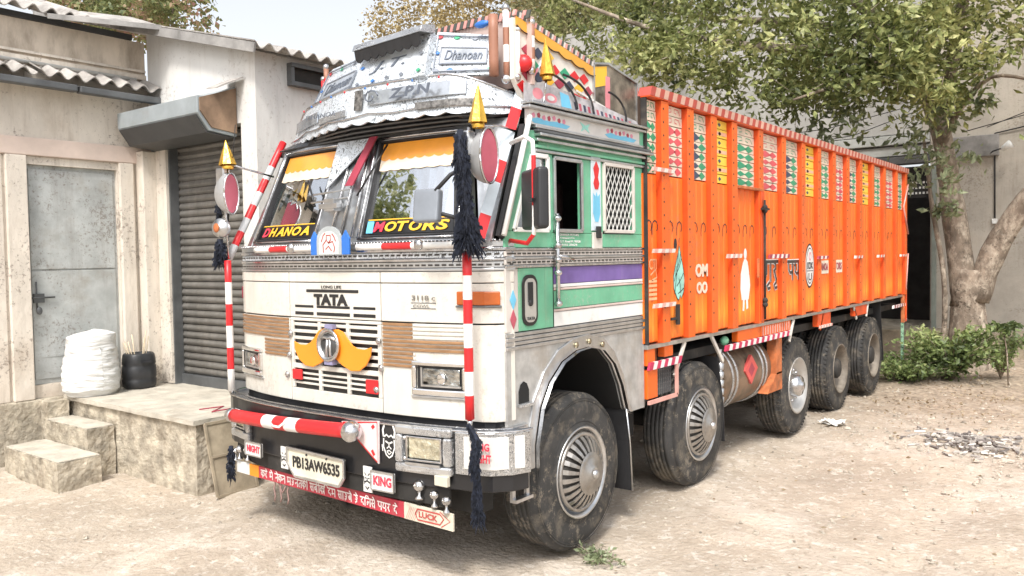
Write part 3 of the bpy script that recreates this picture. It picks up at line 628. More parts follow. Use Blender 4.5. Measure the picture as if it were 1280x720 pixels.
# ------------------------------------------------------------ sack and can
mb = MB(); prof = []; Z0 = .632; cs = Vector((-4.27, -.60, Z0))
P = []
HS = [0, .02, .06, .12, .2, .28, .36, .44, .5, .56, .6, .63, .645, .65]
for i, h_ in enumerate(HS):
    row = []
    for j in range(56):
        a = 2*math.pi*j/56; r_ = .275+.02*math.sin(h_*9)+(.003)*math.sin(h_*58+math.sin(a*2)*1.6+a)+.008*math.sin(3*a+h_*8)
        if h_ < .05: r_ *= .86+h_*2.6
        if h_ > .59: r_ *= max(.05, 1-((h_-.59)/.062)**2*.93)
        r_ *= .93 if .45 < h_ < .5 else 1
        row.append(cs+Vector((math.cos(a)*r_*.80, math.sin(a)*r_*.90, h_+.012*math.sin(a+.5)*(h_ > .4)))) 
    row.append(row[0]); P.append(row)
# finer folds
PP = []
for i in range(len(P)-1):
    for s_ in range(5):
        t_ = s_/5; row = []
        for j in range(57):
            q = Vector(P[i][j]).lerp(Vector(P[i+1][j]), t_); a = 2*math.pi*j/56; h_ = q.z-Z0
            k_ = (.006*abs(math.sin(h_*46+1.3*a+1.8*math.sin(2*a+h_*9)))+.009*(1-abs(math.sin(h_*60-2.1*a+2*math.sin(a*2))))**3+.008*(1-abs(math.sin(h_*41+3.1*a)))**4) if .05 < h_ < .47 else .005*math.sin(7*a+20*h_)
            d_ = (q-cs); d_.z = 0; q = q+d_.normalized()*k_ if d_.length > 1e-4 else q
            row.append(q)
        PP.append(row)
PP.append(P[-1]); mb.grid(PP)
tag(mb.build('white_sack', SACK), 'bulging white woven sack standing on the platform before the steel door', 'sack')
cn = thing('jerry_can', (-4.28, -.12, .632), 'black plastic can cut open and holding thin pale sticks', 'can')
mb = MB(); cx, cy = -4.28, -.10
def rr(cx, cy, hx, hy, r_, z, n=5):
    o = []
    for q, (sx, sy) in enumerate(((1, 1), (-1, 1), (-1, -1), (1, -1))):
        for k in range(n): a = q*math.pi/2+k/(n-1)*math.pi/2; o.append((cx+sx*(hx-r_)+r_*math.cos(a), cy+sy*(hy-r_)+r_*math.sin(a), z))
    return o
zs = [(.632, .125, .14), (.65, .14, .155), (.72, .145, .16), (.735, .138, .153), (.75, .145, .16), (.86, .143, .158), (.875, .136, .151), (.89, .143, .158), (.98, .135, .15), (1.0, .125, .14), (1.0, .115, .13), (.80, .10, .12)]
rings = [rr(cx, cy, a, b, .11, z) for z, a, b in zs]
mb.grid([r_+[r_[0]] for r_ in rings]); mb.add(rings[0], [tuple(range(20))]); mb.build('can_body', CAN, cn)
mb = MB(); mb.box((cx+.13, cy-.05, .90), (cx+.17, cy+.05, .92)); mb.build('handle', CAN, cn)
for k in range(9):
    a = random.uniform(0, 6.28); r_ = random.uniform(.02, .09); mb = MB(); b_ = Vector((cx+r_*math.cos(a)*.8, cy+r_*math.sin(a), .81)); mb.tube([b_, b_+Vector((math.cos(a)*.05, math.sin(a)*.09, random.uniform(.3, .46)))], .006, 5); mb.build('stick', STICK, cn)

# ------------------------------------------------------------ rear building and right wall
rb = thing('rear_building', (0, 12.6, 0), 'tall plaster building behind the lorry with an open dark doorway', 'building')
RY = 12.6
mb = MB(); mb.box((-26, RY, 4.18), (.78, RY+.3, 7.3)); mb.build('grey_wall', WALLRG, rb)
mb = MB(); mb.box((-26, RY, -.2), (-.45, RY+.3, 3.58)); mb.build('grey_wall', WALLRG, rb)
mb = MB(); mb.box((.93, RY-.05, .48), (9.5, RY+.3, 7.0)); mb.build('warm_wall', WALLR, rb)
mb = MB(); mb.box((-26, RY-.10, 3.97), (.92, RY+.28, 4.15)); mb.build('ledge', mat('grey_ledge', (.42, .43, .41), .9, dirt=(.25, .25, .24), dirt_amt=.3), rb, .01)
mb = MB(); mb.box((-26, RY-.04, 3.76), (.92, RY+.27, 3.94)); mb.build('ledge', MATS['grey_ledge'], rb, .01)
mb = MB(); mb.box((-26, RY-.08, 3.60), (.92, RY+.26, 3.74)); mb.build('lintel', mat('dark_lintel', (.10, .10, .10), .9), rb)
mb = MB(); mb.box((.78, RY-.02, 4.18), (.925, RY+.3, 7.1)); mb.build('corner_pilaster', WALLR, rb)
mb = MB(); mb.box((.97, RY-.14, .48), (1.04, RY-.052, 3.55)); mb.build('drain_pipe', mat('green_grey_pipe', (.24, .27, .24), .7, dirt=(.15, .13, .1), dirt_amt=.3), rb)
mb = MB(); mb.box((1.2, RY-.16, 3.62), (2.05, RY-.052, 4.0)); mb.build('wall_panel', mat('grey_wall_panel', (.26, .25, .24), .9, var=.25), rb, .01)
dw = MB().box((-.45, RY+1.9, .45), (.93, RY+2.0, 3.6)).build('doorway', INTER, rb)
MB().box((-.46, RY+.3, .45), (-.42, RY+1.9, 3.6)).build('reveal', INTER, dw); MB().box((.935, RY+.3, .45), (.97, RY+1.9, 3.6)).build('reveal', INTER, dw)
MB().box((-.45, RY, .40), (.93, RY+1.9, .47)).build('threshold', CONC, dw)
mb = MB()
for r_ in range(3):
    for c_ in range(7): mb.box((.50+c_*.065, RY+.14, 3.02+r_*.10), (.535+c_*.065, RY+.15, 3.06+r_*.10))
mb.build('grille_daylight_squares', mat('painted_daylight_white', (.75, .75, .72), .6), dw)  # white squares paint the daylight seen through a pierced grille
mb = MB(); mb.box((.44, RY+.152, 2.95), (.929, RY+.18, 3.55)); mb.build('grille_frame', DARK, dw)
mb = MB(); mb.box((-26, 11.9, -.2), (9.5, RY-.06, .478)); mb.build('plinth', mat('mossy_plinth', (.34, .285, .21), .92, var=.3, scale=4, bump=.6, bscale=20, dirt=(.14, .13, .08), dirt_amt=.4, dscale=2.4), rb, .02)
mb = MB(); mb.box((-26, RY-.01, 7.302), (.92, RY+.35, 7.4)); mb.build('coping', WALLRG, rb)
# cable and lamp on the warm wall
cw = thing('wall_cable', (2.0, RY-.08, 2.5), 'black cable running down the warm wall to a small white box', 'cable')
mb = MB(); mb.tube([(1.98, RY-.075, 4.02), (1.985, RY-.075, 3.2), (1.99, RY-.075, 2.50)], .014, 6); mb.tube([(1.98, RY-.075, 4.02), (2.6, RY-.09, 4.12), (4, RY-.09, 4.2)], .012, 6); mb.build('cable', BLACK, cw)
mb = MB(); mb.box((1.95, RY-.12, 2.40), (2.03, RY-.055, 2.49)); mb.build('junction_box', WHITE, cw, .005)
lp = thing('wall_lamp', (2.1, RY-.2, 3.75), 'small white wall lamp on a short bracket near the tree', 'lamp')
mb = MB(); mb.tube([(1.9, RY-.055, 3.66), (1.98, RY-.3, 3.68), (2.14, RY-.34, 3.72)], .012, 6); mb.build('bracket', BLACK, lp)
mb = MB(); mb.lathe([(0, .02), (.02, .045), (.17, .075), (.18, .0)], (2.12, RY-.34, 3.70), (.8, -.2, .45), 14); mb.build('lamp_head', WHITE, lp)
wl = thing('overhead_wires', (1.5, 10, 5), 'thin black wires strung across to the right wall', 'wire')
for a, b in (((-2.5, 11.8, 4.25), (1.0, 11.9, 4.62)), ((-1.2, 11.4, 4.0), (.7, 12.2, 4.5)), ((1.7, 11, 3.9), (4.2, 11.2, 4.7)), ((1.9, 12.2, 4.1), (4.5, 11.4, 5.1))):
    a = Vector(a); b = Vector(b); m_ = (a+b)/2-Vector((0, 0, .12)); MB().tube([a, a.lerp(m_, .55), m_, m_.lerp(b, .45), b], .008, 5).build('wire', BLACK, wl)

# ------------------------------------------------------------ trees
def limb(mb, pts, rad, n=12, knob=.10):
    P = [Vector(p) for p in pts]; out = []; rs = []
    for i in range(len(P)-1):
        for s_ in range(4):
            t_ = s_/4; p0 = P[max(i-1, 0)]; p1 = P[i]; p2 = P[i+1]; p3 = P[min(i+2, len(P)-1)]
            q = .5*((2*p1)+(-p0+p2)*t_+(2*p0-5*p1+4*p2-p3)*t_*t_+(-p0+3*p1-3*p2+p3)*t_**3)
            out.append(q); rs.append((rad[i]*(1-t_)+rad[i+1]*t_)*(1+random.uniform(-knob, knob)))
    out.append(P[-1]); rs.append(rad[-1]); mb.tube(out, rs, n); return out
tree = thing('forked_tree', (1.95, 10.6, .05), 'large tree with forked whitish trunk and leafy boughs over the lorry', 'tree')
mb = MB()
limb(mb, [(1.86, 10.6, -.2), (1.87, 10.6, .5), (1.86, 10.6, 1.1), (1.90, 10.6, 1.62)], [.38, .29, .255, .27], 18, .07)
mb.build('trunk', BARK, tree)
mb = MB()
limbs = [([(1.83, 10.6, 1.05), (1.74, 10.56, 1.9), (1.6, 10.5, 3.0), (1.45, 10.4, 4.0), (1.0, 10.1, 5.2), (.2, 9.6, 6.2), (-.8, 9.2, 7.0)], [.23, .19, .17, .15, .12, .09, .05]),
 ([(1.96, 10.6, 1.15), (2.32, 10.52, 2.1), (2.85, 10.4, 2.9), (3.5, 10.2, 3.8), (4.1, 10, 5.2)], [.22, .18, .165, .13, .08]),
 ([(1.45, 10.4, 4.0), (1.7, 10.2, 5), (1.9, 9.9, 6), (2.0, 9.6, 7.2)], [.12, .1, .08, .04]),
 ([(1.3, 10.3, 4.6), (.3, 9.3, 5.1), (-1.0, 8.4, 5.3), (-2.4, 7.8, 5.7), (-3.8, 7.6, 6.4)], [.11, .08, .06, .045, .02]),
 ([(1.0, 10.1, 5.2), (-.5, 10, 5.9), (-2.5, 10.2, 6.4), (-4.6, 10.4, 7.4)], [.09, .07, .05, .03]),
 ([(1.45, 10.3, 4.2), (1.2, 9.6, 4.5), (.6, 8.6, 4.5), (-.1, 8, 4.25)], [.07, .05, .03, .015]),
 ([(1.5, 10.4, 3.6), (1.8, 10.0, 4.1), (2.3, 9.6, 4.5), (2.9, 9.2, 4.3)], [.06, .05, .03, .015])]
for p, r_ in limbs: limb(mb, p, r_, 8)
mb.build('branches', BARK, tree)
# a thin second stem beside the trunk
mb = MB(); limb(mb, [(1.5, 10.4, -.05), (1.55, 10.45, .9), (1.52, 10.4, 1.7), (1.38, 10.35, 2.6), (1.25, 10.3, 3.8)], [.05, .042, .045, .035, .02], 8); mb.build('side_stem', BARK, tree)
def crown_pts(ell, n, low, clump=.22, per=26):
    out = []; tw = []
    while len(out) < n:
        e = random.choices(ell, [q[6] for q in ell])[0]
        while True:
            v = np.array([random.uniform(-1, 1) for _ in range(3)])
            if v @ v < 1: break
        c = np.array(e[:3])+v*np.array(e[3:6])
        if c[2] < low(c[0], c[1]): continue
        dirn = rng.normal(size=3); dirn[2] = -abs(dirn[2])*.7; dirn /= np.linalg.norm(dirn)
        l = random.uniform(.25, .6); tw.append((c, c+dirn*l))
        s_ = rng.uniform(0, 1, per)[:, None]
        out.extend(list(c+dirn*l*s_+rng.normal(size=(per, 3))*clump*.35))
    return out[:n], tw
def lowb(x, y):   # underside of the crown, over the truck
    t_ = (x+4.3)/6.4
    return 5.45-1.35*max(0, min(1, t_*1.35))+.25*math.sin(2.3*x)+.12*(y-9)+.75*max(0, min(1, (x-1.5)/.8))
ell = [(-3.4, 9.0, 6.7, 1.9, 1.6, 1.3, 2.6), (-1.2, 8.6, 6.1, 1.9, 1.6, 1.4, 3.2), (.6, 9.0, 5.6, 1.7, 1.6, 1.4, 3.4), (2.2, 9.6, 5.6, 1.6, 1.6, 1.5, 3), (-.4, 9.0, 4.75, 1.3, 1.2, .5, 1.0), (1.5, 8.8, 4.6, 1.0, 1.0, .6, 1.0), (-1.9, 8.0, 5.2, .8, .8, .45, .6), (3.5, 10, 6.2, 1.6, 1.6, 1.5, 1.5), (5.4, 9.0, 6.4, 2.0, 2.2, 1.4, 1.6), (-2.6, 7.6, 5.5, .7, .6, .5, .5), (1.0, 9, 7.4, 3.4, 2, 1., 1.5), (-5.2, 10.5, 8.0, 1.3, 1.8, 1.0, 1.2), (-3.6, 9.5, 7.9, 2.2, 1.8, .9, 1.4)]
P, tw = crown_pts(ell, 31000, lowb)
tag(leaves_mesh('leaves', P[300:], .14, LEAFG, tree, droop=.45, asp=.42), kind='stuff')
# hanging sprays close to the trunk and over the truck
P2 = []
for c in ((1.25, 9.6, 3.75, .3), (1.55, 9.8, 3.4, .22), (1.15, 9.8, 3.1, .16), (1.7, 9.6, 3.0, .2), (1.6, 9.8, 4.1, .35), (.4, 9.3, 4.2, .4), (-.1, 9.3, 3.95, .3), (.3, 9.5, 3.55, .1), (2.2, 9.6, 4.2, .16), (1.5, 9.9, 2.55, .12), (1.75, 9.9, 2.6, .12), (1.9, 10.1, 3.4, .2)):
    P2 += [np.array(c[:3])+rng.normal(size=3)*c[3]*np.array([.55, .55, .6]) for _ in range(int(260*c[3]))]
tag(leaves_mesh('hanging_leaves', P2, .15, mat_leaf('pale_hanging_leaves', (.08, .10, .05), (.20, .23, .12), (.42, .46, .28)), tree, droop=.6, asp=.42), kind='stuff')
lm = leaves_mesh('leaf', [(0, 0, 0)], .16, LEAFG, tree, droop=1, jit=0)
lm.location = Vector((.5, 8.6, 4.3))-wloc(tree)
for k in range(299):
    c = lm.copy(); C.objects.link(c); c.parent = tree
    i = k % 5; bx, by, bz = ((.5, 8.6, 4.35), (-.2, 8.3, 4.4), (1.3, 9.2, 4.1), (-1.5, 7.9, 4.75), (1.9, 9.3, 4.2))[i]
    c.location = Vector((bx+random.gauss(0, .4), by+random.gauss(0, .35), bz+random.gauss(0, .22)))-wloc(tree)
    c.rotation_euler = (random.uniform(-.8, .8), random.uniform(-.8, .8), random.uniform(0, 6.28))
mb = MB()
for a, b in tw[::3]: mb.tube([a, b], [.008, .004], 3, caps=False)
tag(mb.build('twigs', BARK, tree), kind='stuff')

def far_tree(name, loc, ell, n, size, lm_, label, cat, low=lambda x, y: -1e3, clump=.5, group=None, limb_r=.22):
    t = thing(name, loc, label, cat, group); mb = MB(); b = Vector(loc)
    limb(mb, [b-Vector((0, 0, .3)), b+Vector((.1, 0, 1.8)), b+Vector((0, .1, 3.6))], [limb_r*1.3, limb_r, limb_r*.8], 10)
    mb.build('trunk', BARK, t); mb = MB()
    for e in ell:
        q = Vector(e[:3]); m_ = (b+Vector((0, 0, 3.6))).lerp(q, .5)+Vector((random.gauss(0, .3), 0, .3)); limb(mb, [b+Vector((0, .1, 3.4)), m_, q], [limb_r*.6, limb_r*.35, .03], 6)
    mb.build('branches', BARK, t)
    P, tw = crown_pts(ell, n, low, clump, 22); tag(leaves_mesh('leaves', P, size, lm_, t, droop=.2, asp=.6), kind='stuff'); return t
far_tree('golden_tree', (-14.5, 22, 0), [(-16, 21, 10.6, 3.2, 2.5, 2.9, 3), (-12.4, 21, 9.9, 3, 2.5, 2.6, 3), (-20.2, 21, 11.3, 2.4, 2.4, 2.1, 2.0), (-10.2, 20.5, 8.6, 2, 2, 2.0, 1.6), (-14.5, 21, 12.6, 3, 2, 1.6, 1.3)], 26000, .15, LEAFY, 'dry golden tree rising behind the lorry cab', 'tree')
far_tree('olive_tree', (-8.6, 17.5, 0), [(-9.6, 17.5, 9.0, 2.0, 2, 1.8, 2), (-7.4, 17.3, 8.6, 1.8, 2, 1.7, 2), (-8.2, 17.4, 10.4, 2, 2, 1.2, 1), (-11.2, 17.6, 10.0, 1.4, 1.6, 1.4, .9)], 17000, .14, mat_leaf('olive_leaves', (.07, .08, .035), (.22, .21, .09), (.46, .42, .24)), 'olive green tree behind the box top, right of the golden tree', 'tree')
bg_ = far_tree('flowering_tree', (-19.5, 9, 0), [(-21.5, 8.4, 9.9, 1.6, 1.2, 1.1, 1.3), (-19.3, 8.2, 9.4, 1.4, 1.2, .8, 1.2), (-17.3, 8.1, 9.2, .9, 1.0, .75, .7), (-24, 8.5, 10.8, 2, 1.3, 1.2, 1.2)], 6500, .19, mat_leaf('flowering_leaves', (.09, .12, .05), (.25, .27, .10), (.50, .26, .24)), 'tree with green and pinkish foliage showing over the left roof', 'tree')
# trees on the far side of the yard, seen only as a reflection in the windscreen
for k, (x, y, hh) in enumerate(((-10.6, -10.6, 12.2), (-16, -14, 8.5), (2.0, -22, 6.5))):
    far_tree('yard_tree', (x, y, 0), [(x, y, hh*.66, 2.7, 2.2, hh*.32, 2), (x+1.6, y, hh*.72, 1.5, 1.5, 1.2, 1)], 11000, .26, LEAFG, ('dark green yard tree reflected low in the windscreen', 'smaller yard tree opposite the shuttered gable', 'tall yard tree behind the photographer')[k], 'tree')

# ------------------------------------------------------------ the lorry
TX = -.08
truck = thing('lorry', (TX, 4, 0), 'decorated long lorry with cream and green cab and tall orange cargo body', 'lorry')
XS = 1.20
def yf(h): return -.978+.147*(abs(h)/1.2)**3
HC = 1.10
def fp(s, z, off=0.):       # point of the bulging cab front; s runs across, beyond +-HC it wraps the corner
    a = abs(s); sg = 1 if s >= 0 else -1
    if a <= HC: h = a; y = yf(a); n = Vector((sg*.12*(a/1.1)**2, -1, 0)).normalized()
    else:
        t_ = min(1, (a-HC)/.28)*math.pi/2; h = HC+.18*math.sin(t_); y = yf(HC)+.17*(1-math.cos(t_)); n = Vector((sg*math.sin(t_), -math.cos(t_), 0)).normalized()
    return Vector((TX+sg*h, y, z))+n*off, n
def fslab(mb, s0, s1, z0, z1, off=0., th=.02, mi=0, shear=0.):
    n = max(2, int(abs(s1-s0)/.07)+1); P = []; Q = []
    for z, k in ((z0, 0), (z1, 1)):
        r_ = [fp(s0+(s1-s0)*j/(n-1), z+shear*((s0+(s1-s0)*j/(n-1))-s0), off) for j in range(n)]
        P.append([a for a, b in r_]); Q.append([b for a, b in r_])
    return mb.slab(P, Q, th, mi)
def fpart(name, s0, s1, z0, z1, off, th, mt, par=truck, bevel=.004, shear=0.):
    return fslab(MB(), s0, s1, z0, z1, off, th, 0, shear).build(name, mt, par, bevel)
def S_(X): return X-TX      # world x -> s
# body shell behind panels
fb = fslab(MB(), -1.38, 1.38, .90, 2.06, -.012, .05).build('front_shell', GLOSSBLACK, truck)  # black below the panels also paints the shadow gap above the deck
row1 = (1.565, 1.80)
for a, b, nm in ((-1.375, -.470, 'front_panel'), (-.462, .442, 'bonnet_panel'), (.450, 1.375, 'front_panel')): fpart(nm, a, b, 1.566, 1.80, .008, .018, CREAM)
for a, b in ((-1.375, -.470), (.450, 1.375)): fpart('front_panel', a, b, .985, 1.556, .008, .018, CREAM)
for a, b in ((-1.375, -.470), (-.462, .442), (.450, 1.375)): fpart('top_strip', a, b, 1.806, 1.872, .010, .018, CREAM)
# centre panel with louvre openings
gp_ = fpart('grille_panel', -.462, .442, .985, 1.075, .008, .018, CREAM)
fpart('grille_strip', -.462, .442, 1.212, 1.245, .008, .018, CREAM, gp_); fpart('grille_strip', -.462, .442, 1.54, 1.560, .008, .018, CREAM, gp_)
for a, b in ((-.462, -.43), (.41, .442)): fpart('grille_stile', a, b, 1.076, 1.539, .008, .018, CREAM, gp_)
for a in (-.15, .135): fpart('grille_divider', a-.014, a+.014, 1.076, 1.539, .007, .018, CREAM, gp_, .002)
for k in range(6):
    z = 1.27+k*.047; fpart('louvre', -.428, .408, z, z+.022, .004, .014, CREAM, gp_, .003)
for k in range(3):
    z = 1.106+k*.034; fpart('louvre', -.428, .408, z, z+.014, .004, .014, CREAM, gp_, .002)
for k, z in enumerate((1.60, 1.632)):
    for a, b in ((-.40, -.20), (-.165, .165), (.20, .40)): fpart('vent_slot', a, b, z-.0 if k else z-.018, z+.017 if k else z+.004, .0095, .006, GLOSSBLACK, truck, .0)  # raised black slabs paint the shade inside open slots
fpart('badge_bar', -.27, .25, 1.737, 1.757, .012, .006, GLOSSBLACK)
mb = MB(); p, n = fp(-.19, 1.652, .009); put_text(mb, 'TATA', p, (1, 0, 0), (0, 0, 1), .34, .075, 0, 0, .06, sp=1.0); mb.build('maker_lettering', GLOSSBLACK, truck)
mb = MB(); p, n = fp(-.11, 1.764, .009); put_text(mb, 'LONG LIFE', p, (1, 0, 0), (0, 0, 1), .2, .02); mb.build('small_lettering', GLOSSBLACK, truck)
mb = MB(); p, n = fp(.70, 1.70, .010); put_text(mb, '3118 c', p, (1, .08, 0), (0, 0, 1), .18, .030, bold=.02); p, n = fp(.71, 1.655, .010)
put_text(mb, 'COWL', p, (1, .08, 0), (0, 0, 1), .13, .020); mb.build('model_lettering', mat('grey_badge_metal', (.25, .24, .22), .4, .5), truck)
fpart('model_plate_frame', .69, .87, 1.648, 1.652, .011, .004, GREYM, truck, 0); fpart('model_plate_frame', .69, .87, 1.682, 1.686, .011, .004, GREYM, truck, 0)
# moustache reflector and round badge
by = -.978
def mo(sg):
    pts = [(.0, 1.495), (.07, 1.50), (.12, 1.485), (.165, 1.44), (.21, 1.40), (.26, 1.382), (.32, 1.38), (.385, 1.40), (.375, 1.34), (.335, 1.28), (.27, 1.24), (.19, 1.235), (.11, 1.265), (.05, 1.30), (.0, 1.31)]
    pts = [(TX+sg*a, by-.035, b) for a, b in pts]
    return pts if sg > 0 else pts[::-1]
mu = MB(); mu.prism(mo(1), (0, .012, 0)); mu.prism(mo(-1), (0, .012, 0)); mu.build('moustache_plate', MUSTACHE, truck, .004)
mb = MB(); mb.lathe([(-.035, .0), (-.035, .100), (-.055, .112), (-.062, .105), (-.06, .092), (-.045, .088), (-.045, 0)], (TX, by-.005, 1.395), (0, 1, 0), 36)
bd = mb.build('round_badge', CHROME, truck); MB().lathe([(-.047, .0), (-.047, .089), (-.044, .089)], (TX, by-.005, 1.395), (0, 1, 0), 30).build('badge_disc', mat('badge_dark', (.10, .10, .10), .35, .5), bd)
mb = MB(); c0 = Vector((TX, by-.052, 1.395))
mb.tube([c0+Vector((-.07, 0, .035)), c0+Vector((-.035, -.004, .052)), c0+Vector((0, -.005, .044)), c0+Vector((.035, -.004, .052)), c0+Vector((.07, 0, .035))], .011, 6)
for a in (-.02, .02): mb.tube([c0+Vector((a*.6, 0, .042)), c0+Vector((a, -.003, -.075))], .010, 6)
mb.tube([c0+Vector((.085*math.cos(a), -.0, .085*math.sin(a))) for a in [i*math.pi/6 for i in range(13)]], .005, 6); mb.build('badge_emblem', STEEL, bd)
MB().box((TX-.04, by-.06, 1.265), (TX+.04, by-.02, 1.30)).build('badge_bracket', mat('violet_grey', (.25, .24, .38), .5), bd); MB().box((TX-.04, by-.05, 1.50), (TX+.04, by-.02, 1.53)).build('badge_bracket', MATS['violet_grey'], bd)
for x in (-.43, .41):
    fpart('red_reflector', x-.005 if x < 0 else x-.10, x+.10 if x < 0 else x+.005, 1.135 if x < 0 else 1.10, 1.205 if x < 0 else 1.19, .022, .012, RED, truck, .004)
for s_, z in ((-.47, 1.30), (.445, 1.27), (-.45, 1.45), (.43, 1.44), (-.5, 1.16), (.40, 1.13)):
    p, n = fp(s_, z, .02); MB().ball(p, .022, 10, 6, sc=(1, .6, 1)).build('chrome_knob', CHROME, truck)
# brown tape on raised ribs each side
for k in range(6):
    z = 1.415+k*.0245
    fpart('rib', -1.20, -.475, z, z+.017, .017, .008, BROWN, truck, .003) if True else None
for k in range(5):
    z = 1.285+k*.0245; fpart('rib', -.80, -.475, z, z+.017, .017, .008, BROWN, truck, .003)
    fpart('rib', -1.30, -1.21, z+.13, z+.147, .016, .008, CREAM, truck, .003)
for k in range(11):
    z = 1.285+k*.0255
    w1 = .70 if k not in (4, 5, 6) else 1.08
    fpart('rib', .462, w1, z, z+.018, .017, .008, BROWN, truck, .003)
    if w1 < 1: fpart('rib', w1+.004, 1.08 if k > 4 else .72, z, z+.018, .016, .008, CREAM, truck, .003)
# headlamps
def headlamp(s0, s1, z0, z1):
    mb = MB(); o = .034; w_ = .03
    for a, b, c, d_ in ((s0, s1, z0, z0+w_*1.4), (s0, s1, z1-w_, z1)): fslab(mb, a, b, c, d_, o, .03)
    for a, b in ((s0, s0+w_), (s1-w_, s1)): fslab(mb, a, b, z0+w_*1.4+.001, z1-w_-.001, o, .03)
    h = mb.build('headlamp', mat('bright_chrome', (.82, .82, .82), .12, 1., var=.06), truck, .010)
    fslab(MB(), s0+w_, s1-w_, z0+w_, z1-w_, .010, .004).build('lamp_bowl', GLOSSBLACK, h)
    m_ = (s1-s0)*.20; pc, nn_ = fp((s0+s1)/2+.02, (z0+z1)/2, .026); fslab(MB(), s0+m_, s1-w_-.02, z0+w_*2.2, z1-w_-.015, .019, .008).build('lens', LENS, h, .006)
    MB().ball(pc, .035, 12, 8, sc=(1, .25, 1)).build('lens_highlight_ball', MATS['bright_chrome'], h)  # chrome ball added inside the lens to give it a highlight
    m2 = MB(); fslab(m2, s0+m_-.012, s1-w_-.008, z0+w_*2.2-.012, z0+w_*2.2, .024, .01); fslab(m2, s0+m_-.012, s0+m_, z0+w_*2.2, z1-w_-.01, .024, .01); m2.build('lens_rim', STEEL, h)
    m3 = MB(); fslab(m3, s0-.012, s1+.012, z0-.018, z0-.002, .022, .03); m3.build('lamp_surround', STEEL, h, .004)
headlamp(.70, 1.075, 1.125, 1.335); headlamp(-1.19, -.85, 1.11, 1.315)
mk = fpart('corner_indicator', 1.02, 1.27, 1.675, 1.755, .03, .03, mat('amber_lens', (.42, .10, .02), .25, var=.2), truck, .006)
fpart('indicator_rim', 1.01, 1.28, 1.66, 1.672, .026, .03, GREYM, truck, .003); fpart('corner_indicator', -1.33, -1.24, 1.67, 1.76, .022, .02, MAROON, truck, .006)
# chrome belt under the windscreen, on the front
for z0, z1, o, m_ in ((1.876, 1.892, .016, STEEL), (1.896, 1.93, .008, STEEL), (1.934, 1.950, .018, CHROME), (1.954, 1.99, .008, EMB), (1.994, 2.012, .02, CHROME), (2.016, 2.05, .010, STEEL)):
    fpart('belt_strip', -1.38, 1.38, z0, z1, o, .014, m_, truck, .003)
mb = MB()
for k in range(58):
    s_ = -1.34+k*.047
    for z in (1.906, 1.968): fslab(mb, s_, s_+.03, z, z+.011, .0105, .004)
tag(mb.build('dash_trim', mat('dark_dash_inlay', (.05, .045, .04), .5), truck), kind='stuff')
mb = MB()
for k in range(100):
    s_ = -1.30+k*.026; p, n = fp(s_, 2.055, .02); mb.ball(p, .008, 5, 4)
tag(mb.build('bead_trim', CHROME, truck), kind='stuff')
# decorated tubes below the windscreen
for a, b, r0, r1 in ((S_(-.90), S_(-.16), S_(-.72), S_(-.50)), (S_(.22), S_(1.0), S_(.40), S_(.66))):
    pts = []; sm_ = []
    for j in range(15):
        s_ = a+(b-a)*j/14; p, n = fp(s_, 2.03, .055); pts.append(p); sm_.append(1 if r0 < s_ < r1 and j % 2 else (1 if r0 < s_ < r1 else 0))
    t_ = MB().tube(pts, .021, 10, segm=sm_[:-1]).build('decor_tube', [WHITE, RED], truck)
    p, n = fp((a*.35+b*.65), 2.035, .075); MB().ball(p, .034, 12, 8, sc=(1, .7, 1)).build('tube_knob', CHROME, t_)
# painted shield
sh_ = thing('x', (0, 0, 0), 'x', 'x'); bpy.data.objects.remove(sh_)
def arch(cx, z0, w_, h_, y, n=9):
    return [(cx-w_/2, y, z0), (cx+w_/2, y, z0)]+[(cx+w_/2*math.cos(a), y, z0+h_-w_/2*.8+w_/2*.8*math.sin(a)) for a in [math.pi*i/n for i in range(n+1)]]
shd = MB().prism(arch(0., 1.985, .24, .185, -1.075), (0, .012, 0)).build('painted_shield', mat('shield_grey', (.40, .43, .44), .5), truck)
MB().prism(arch(0., 1.988, .19, .15, -1.0768), (0, .003, 0)).build('shield_face', mat('shield_pale', (.62, .66, .64), .5), shd)
mb = MB()
for pts in (((-.05, 2.0), (-.055, 2.05), (-.02, 2.08), (.0, 2.06)), ((-.02, 2.08), (-.02, 2.11), (.02, 2.11), (.02, 2.08), (0, 2.06)), ((0., 2.06), (.04, 2.07), (.06, 2.03), (.05, 2.0)), ((-.03, 2.02), (.0, 2.04), (.03, 2.01)), ((-.07, 2.07), (-.05, 2.11), (-.03, 2.125)), ((.07, 2.07), (.055, 2.1), (.035, 2.12))):
    mb.ribbon([(a, -1.0768, b) for a, b in pts], .009, (0, -1, 0), .001)
mb.build('shield_motif', mat('shield_red', (.45, .08, .07), .5), shd)
for sg in (-1, 1):
    x = sg*.152; MB().prism([(x-.035, -1.07, 1.985), (x+.035, -1.07, 1.985), (x+.038, -1.07, 2.09), (x, -1.07, 2.14), (x-.038, -1.07, 2.09)], (0, .012, 0)).build('blue_finial', BLUE, shd, .002)

